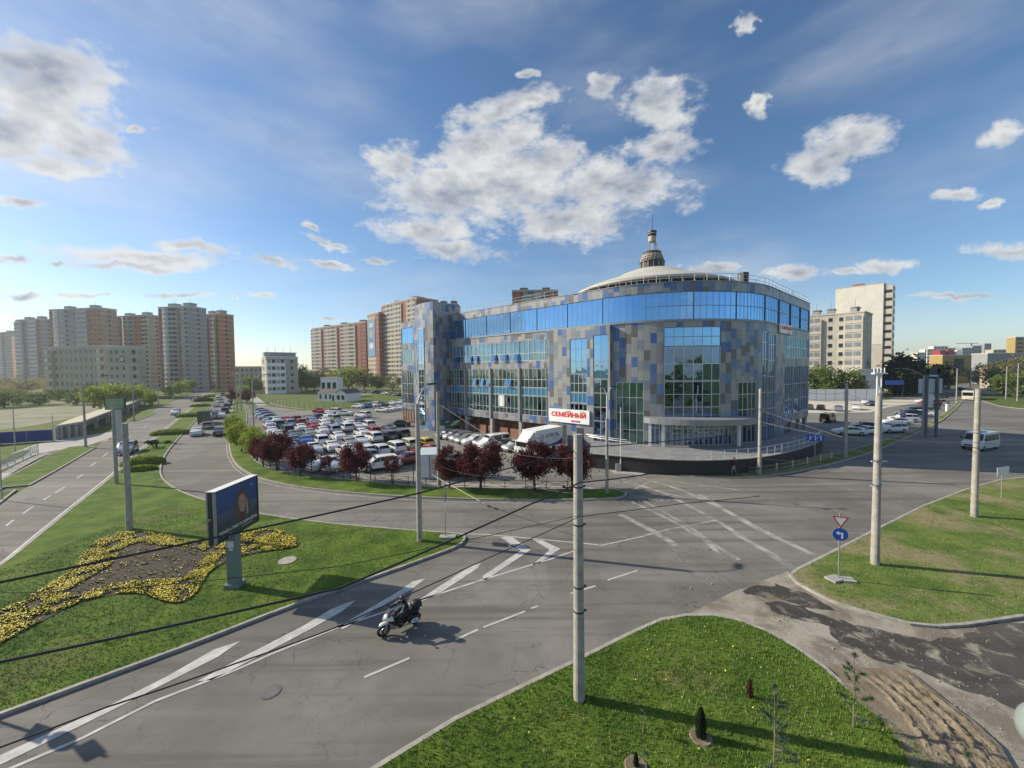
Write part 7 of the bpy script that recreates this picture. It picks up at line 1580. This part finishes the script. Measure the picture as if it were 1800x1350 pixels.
def person(pos, az, label, top, legs, stride=.22, z=0.0, hair=(.03,.02,.015), scale=1.0, group=None):
    J = [(0,0,.95),(0,0,1.2),(0,0,1.42),(.02,0,1.5),(.03,0,1.62),(0,.19,1.39),(-.12,.24,1.12),(.02,.25,.88),(0,-.19,1.39),(.12,-.24,1.12),(.2,-.23,.9),(0,.1,.9),(stride*.6,.1,.5),(stride,.1,.08),(stride+.16,.1,.04),(0,-.1,.9),(-stride*.3,-.1,.5),(-stride,-.1,.1),(-stride+.15,-.1,.04)]
    E = [(0,1),(1,2),(2,3),(3,4),(2,5),(5,6),(6,7),(2,8),(8,9),(9,10),(0,11),(11,12),(12,13),(13,14),(0,15),(15,16),(16,17),(17,18)]
    RD = [(.15,.11),(.14,.1),(.12,.09),.055,.095,.065,.05,.04,.065,.05,.04,.09,.07,.05,.045,.09,.07,.05,.045]
    mt, ml = mat('jacket', top, .8), mat('trousers', legs, .8)
    def mf(c): return 2 if (c.z > 1.47 or (c.z < .93 and abs(c.y) > .2)) else (0 if c.z > .93 else (3 if c.z < .11 else 1))
    me = skin_mesh('body', J, E, RD, [mt, ml, SKN, TRIM], matf=mf); e = empty('person', (*pos, z), pi/2-R(az), label, 'person', group); e.scale = (scale,)*3
    o = D.objects.new('body', me); C.objects.link(o); o.parent = e
    b = MB(); b.lathe((.01, 0), [(.01, 1.76), (.07, 1.745), (.105, 1.69), (.11, 1.62), (.1, 1.57)], 14); b.build('hair', mat('hair', hair, .7), e, smooth=True)
    f = MB()
    for sy in (.035, -.035): f.box((.12, sy, 1.635), (.01, .02, .012))
    f.box((.122, 0, 1.57), (.01, .045, .01)); f.build('face_features', TRIM, e)
    n_ = MB(); n_.box((.13, 0, 1.605), (.03, .02, .035)); n_.build('nose', SKN, e)
    h_ = MB()
    for (hx, hy, hz) in ((.02, .25, .86), (.21, -.23, .88)):
        h_.box((hx, hy, hz-.03), (.07, .03, .08))
        for k in range(4): h_.tube([(hx-.025+k*.018, hy, hz-.06), (hx-.022+k*.018, hy-.01, hz-.11-.01*(k in (1, 2)))], [.009, .006], 5)
        h_.tube([(hx+.035, hy, hz-.02), (hx+.055, hy-.01, hz-.06)], [.01, .007], 5)
    h_.build('hand', SKN, e); return e
pe = person(G(1290,833,.13), -60, 'pedestrian in a dark coat and pale trousers walking by the picket fence', (.14,.02,.05), (.42,.42,.44), z=.13); b = MB(); b.box((.05, -.28, .95), (.26, .1, .3)); b.build('bag', mat('white_bag', (.7,.55,.6), .6), pe)
person(G(336,706), 120, 'person in dark clothes crossing the left street, left one', (.02,.02,.02), (.02,.02,.03), scale=1.1); person(G(349,703), 120, 'person in dark clothes at the median kerb, right one', (.02,.02,.02), (.02,.02,.03), scale=1.1)
person(G(1577,695), 150, 'person in a white top standing below the blue banner', (.7,.6,.62), (.05,.05,.07))
person(G(1416,742), 20, 'person in black at the shaded wall of the right wing', (.02,.02,.025), (.02,.02,.02)); person(G(712,746.5), -100, 'person in a red top beside the lone black saloon', (.4,.05,.05), (.08,.08,.1))
# ---------------------------------------------------------------- motorcycle and rider
f0, r0 = Vector(G(680, 1116)), Vector(G(723, 1098)); dm_ = (f0-r0); az_ = atan2(dm_.y, dm_.x); c0 = (f0+r0)/2
mo = empty('motorcycle', (c0.x, c0.y, 0), az_, 'white and black touring motorcycle with a black top box on the wide road', 'motorcycle')
MW = mat('bike_white', (.72,.73,.74), .25, coat=.8); MK = mat('bike_black', (.012,.012,.014), .5); CH = mat('chrome', (.5,.5,.52), .15, 1)
for x_, nm in ((.76, 'front'), (-.76, 'rear')):
    w = MB(); n = 26
    for k in range(n):
        for j in range(8):
            def tp2(k, j): a, c = 2*pi*k/n, 2*pi*j/8; rr = .255+.065*cos(c); return (x_+rr*cos(a), .065*sin(c), .32+rr*sin(a))
            w.q([tp2(k, j), tp2(k+1, j), tp2(k+1, j+1), tp2(k, j+1)])
    o = w.build('wheel', TYR, mo, smooth=True); q = MB()
    for k in range(5): a = 2*pi*k/5; q.tube([(x_, 0, .32), (x_+.22*cos(a), 0, .32+.22*sin(a))], .018, 6)
    q.tube([(x_, -.06, .32), (x_, .06, .32)], .05, 10); q.tube([(x_, .05, .32), (x_, .055, .32)], .14, 16); q.build('rim', CH, o)
def loft(secs, m=12):
    b = MB()
    for (x_, z_, ry, rz, p_) in secs:
        for k in range(m): a = 2*pi*k/m; b.v.append((x_+p_*sin(a), ry*cos(a), z_+rz*sin(a)))
    for i in range(len(secs)-1):
        for k in range(m): k2 = (k+1) % m; b.f.append((i*m+k, i*m+k2, (i+1)*m+k2, (i+1)*m+k)); b.m.append(0); b.uv.append(None)
    b.f.append(tuple(reversed(range(m)))); b.m.append(0); b.uv.append(None); b.f.append(tuple((len(secs)-1)*m+k for k in range(m))); b.m.append(0); b.uv.append(None); return b
loft([(.98,.62,.03,.03,0),(.92,.66,.1,.06,0),(.8,.68,.12,.05,0),(.6,.66,.1,.05,0),(.46,.56,.05,.03,0)]).build('front_mudguard', MW, mo, smooth=True)
loft([(.78,.92,.04,.05,0),(.72,.93,.16,.12,.02),(.6,.93,.22,.18,.03),(.45,.88,.25,.2,.03),(.36,.84,.24,.2,.02)]).build('fairing', MW, mo, smooth=True)
loft([(.6,.74,.12,.1,0),(.42,.7,.22,.2,.02),(.2,.66,.22,.2,0),(.05,.62,.16,.14,0)]).build('lower_fairing', MK, mo, smooth=True)
loft([(.4,.93,.08,.06,0),(.28,.96,.16,.11,0),(.08,.94,.17,.12,0),(-.1,.86,.12,.08,0)]).build('tank', MK, mo, smooth=True)
loft([(.3,.5,.12,.14,0),(.1,.46,.2,.2,0),(-.2,.44,.2,.18,0),(-.4,.46,.12,.12,0)]).build('engine', MK, mo, smooth=True)
loft([(-.05,.82,.12,.05,0),(-.25,.8,.17,.06,0),(-.5,.84,.16,.06,0),(-.62,.9,.16,.06,0),(-.85,.9,.12,.05,0)]).build('seat', MK, mo, smooth=True)
loft([(-.35,.68,.1,.12,0),(-.6,.7,.14,.13,0),(-.9,.72,.12,.1,0),(-1.02,.76,.05,.04,0)]).build('tail', MK, mo, smooth=True)
for sy in (1, -1):
    o = loft([(-.28,.56,.015,.02,0),(-.36,.56,.1,.15,0),(-.62,.58,.14,.2,0),(-.88,.58,.12,.18,0),(-.97,.58,.02,.04,0)]).build('pannier', MK, mo, smooth=True); o.location.y = sy*.3
    b = MB(); n = 20; b.q([(-.6+.2*cos(2*pi*k/n), sy*.44, .57+.12*sin(2*pi*k/n)) for k in range(n)][::(-1 if sy < 0 else 1)]); q_ = b.build('pannier_cover', MW, o); q_.location.y = -sy*.298
    b = MB(); b.q([(-.6+.05*cos(2*pi*k/n), sy*.446, .57+.04*sin(2*pi*k/n)) for k in range(n)][::(-1 if sy < 0 else 1)]); q_ = b.build('pannier_badge', MK, o); q_.location.y = -sy*.298
    b = MB(); b.tube([(.76, sy*.1, .32), (.5, sy*.12, .98)], .03, 8); b.build('fork', CH, mo)
    b = MB(); b.tube([(.35, sy*.16, .3), (-.3, sy*.2, .28), (-.95, sy*.22, .36)], [.03, .05, .045], 8); b.build('exhaust', CH, mo)
    b = MB(); b.tube([(.45, sy*.1, 1.06), (.4, sy*.3, 1.1), (.28, sy*.42, 1.07)], .018, 7); b.build('handlebar', MK, mo)
    b = MB(); b.tube([(.42, sy*.3, 1.1), (.46, sy*.38, 1.28)], .01, 5); b.box((.47, sy*.41, 1.3), (.03, .14, .08)); b.build('mirror', MK, mo)
b = MB(); b.q([(.66, -.14, 1.04), (.66, .14, 1.04), (.5, .12, 1.34), (.5, -.12, 1.34)]); b.q([(.66, .14, 1.04), (.55, .22, 1.04), (.46, .16, 1.3), (.5, .12, 1.34)]); b.q([(.66, -.14, 1.04), (.5, -.12, 1.34), (.46, -.16, 1.3), (.55, -.22, 1.04)]); b.build('windscreen', mat('tinted_screen', (.06,.07,.08), .08, spec=.9), mo)
b = MB(); b.lathe((0, 0), [(.01, .02), (.08, .0), (.09, -.04)], 14); o = b.build('headlight', LAMPW, mo); o.location = (.8, 0, .9); o.rotation_euler.y = pi/2
loft([(-.58,1.06,.18,.13,0),(-.61,1.06,.26,.18,0),(-.8,1.08,.27,.2,0),(-1.02,1.06,.25,.17,0),(-1.06,1.05,.18,.12,0)]).build('top_box', MK, mo, smooth=True)
b = MB(); b.box((-1.06, 0, .72), (.03, .2, .14)); b.build('number_plate', PLT, mo); b = MB(); b.box((-1.06, 0, .96), (.03, .3, .06)); b.build('tail_light', LAMPR, mo)
J = [(-.3,0,.96),(-.26,0,1.15),(-.2,0,1.36),(-.16,0,1.45),(-.13,0,1.55),(-.18,.2,1.36),(.0,.34,1.17),(.26,.36,1.1),(-.18,-.2,1.36),(.0,-.34,1.17),(.26,-.36,1.1),(-.26,.12,.93),(.14,.25,.82),(-.02,.25,.42),(.14,.26,.35),(-.26,-.12,.93),(.14,-.25,.82),(-.02,-.25,.42),(.14,-.26,.35)]
E = [(0,1),(1,2),(2,3),(3,4),(2,5),(5,6),(6,7),(2,8),(8,9),(9,10),(0,11),(11,12),(12,13),(13,14),(0,15),(15,16),(16,17),(17,18)]
RD_ = [(.21,.17),(.2,.16),(.19,.15),.08,.07,.11,.08,.055,.11,.08,.055,.13,.1,.075,.06,.13,.1,.075,.06]
JK = mat('riding_jacket', (.012,.012,.014), .55, var=.3, scale=5); GR = mat('riding_grey', (.16,.16,.17), .7)
me = skin_mesh('body', J, E, RD_, [JK, GR], matf=lambda c: 1 if (1.19 < c.z < 1.24 and abs(c.y) > .24) or (.55 < c.z < .6) else 0)
rd_ = empty('person', (c0.x, c0.y, 0), az_, 'motorcycle rider in black jacket and black helmet gripping the handlebars', 'person'); rd_.rotation_euler.x = mo.rotation_euler.x = R(-7); mo.scale = (.92, .92, .9); rd_.scale = (.95, 1.0, .93); o = D.objects.new('body', me); C.objects.link(o); o.parent = rd_
b = MB(); b.lathe((0, 0), [(.01, .15), (.07, .135), (.125, .08), (.14, .0), (.13, -.08), (.1, -.14), (.05, -.15)], 22)
b.v = [(x_*1.12, y_, z_) for x_, y_, z_ in b.v]; o = b.build('helmet', mat('helmet_black', (.01,.01,.012), .15, coat=1), rd_, smooth=True); o.location = (-.11, 0, 1.6); o.rotation_euler = (0, .15, 0)
b = MB(); n = 10
for i in range(n):
    for z0, z1, r0_, r1_ in ((-.05, .0, .163, .168), (.0, .06, .168, .15)):
        a0, a1 = R(-60+12*i), R(-48+12*i); b.q([(r0_*cos(a0), .128/.145*r0_*sin(a0), z0), (r0_*cos(a1), .128/.145*r0_*sin(a1), z0), (r1_*cos(a1), .128/.145*r1_*sin(a1), z1), (r1_*cos(a0), .128/.145*r1_*sin(a0), z1)])
b.build('visor', mat('visor', (.25,.28,.3), .05, spec=1), o)
for sy in (1, -1):
    b = MB(); b.box((.29, sy*.375, 1.1), (.08, .09, .05), sy*-.3)
    for k in range(4): yy = sy*(.335+k*.022); b.tube([(.3, yy, 1.12), (.345, yy, 1.11), (.35, yy, 1.075), (.32, yy, 1.06)], [.011, .011, .01, .008], 6)
    b.tube([(.27, sy*.33, 1.09), (.28, sy*.31, 1.065), (.31, sy*.315, 1.05)], [.012, .011, .009], 6); b.build('glove', MK, rd_)
# ---------------------------------------------------------------- air
hz_ = MB(); hz_.box((0, 0, 44), (3640, 3640, 92)); hm = D.materials.new('haze'); hm.use_nodes = True; nt_h = hm.node_tree; nt_h.nodes.remove(nt_h.nodes['Principled BSDF'])
pv_ = nt_h.nodes.new('ShaderNodeVolumePrincipled'); pv_.inputs['Color'].default_value = (.86,.92,1,1); pv_.inputs['Density'].default_value = .00022; pv_.inputs['Anisotropy'].default_value = .35
nt_h.links.new(pv_.outputs[0], nt_h.nodes['Material Output'].inputs['Volume']); hz_.build('haze', hm, kind='stuff')
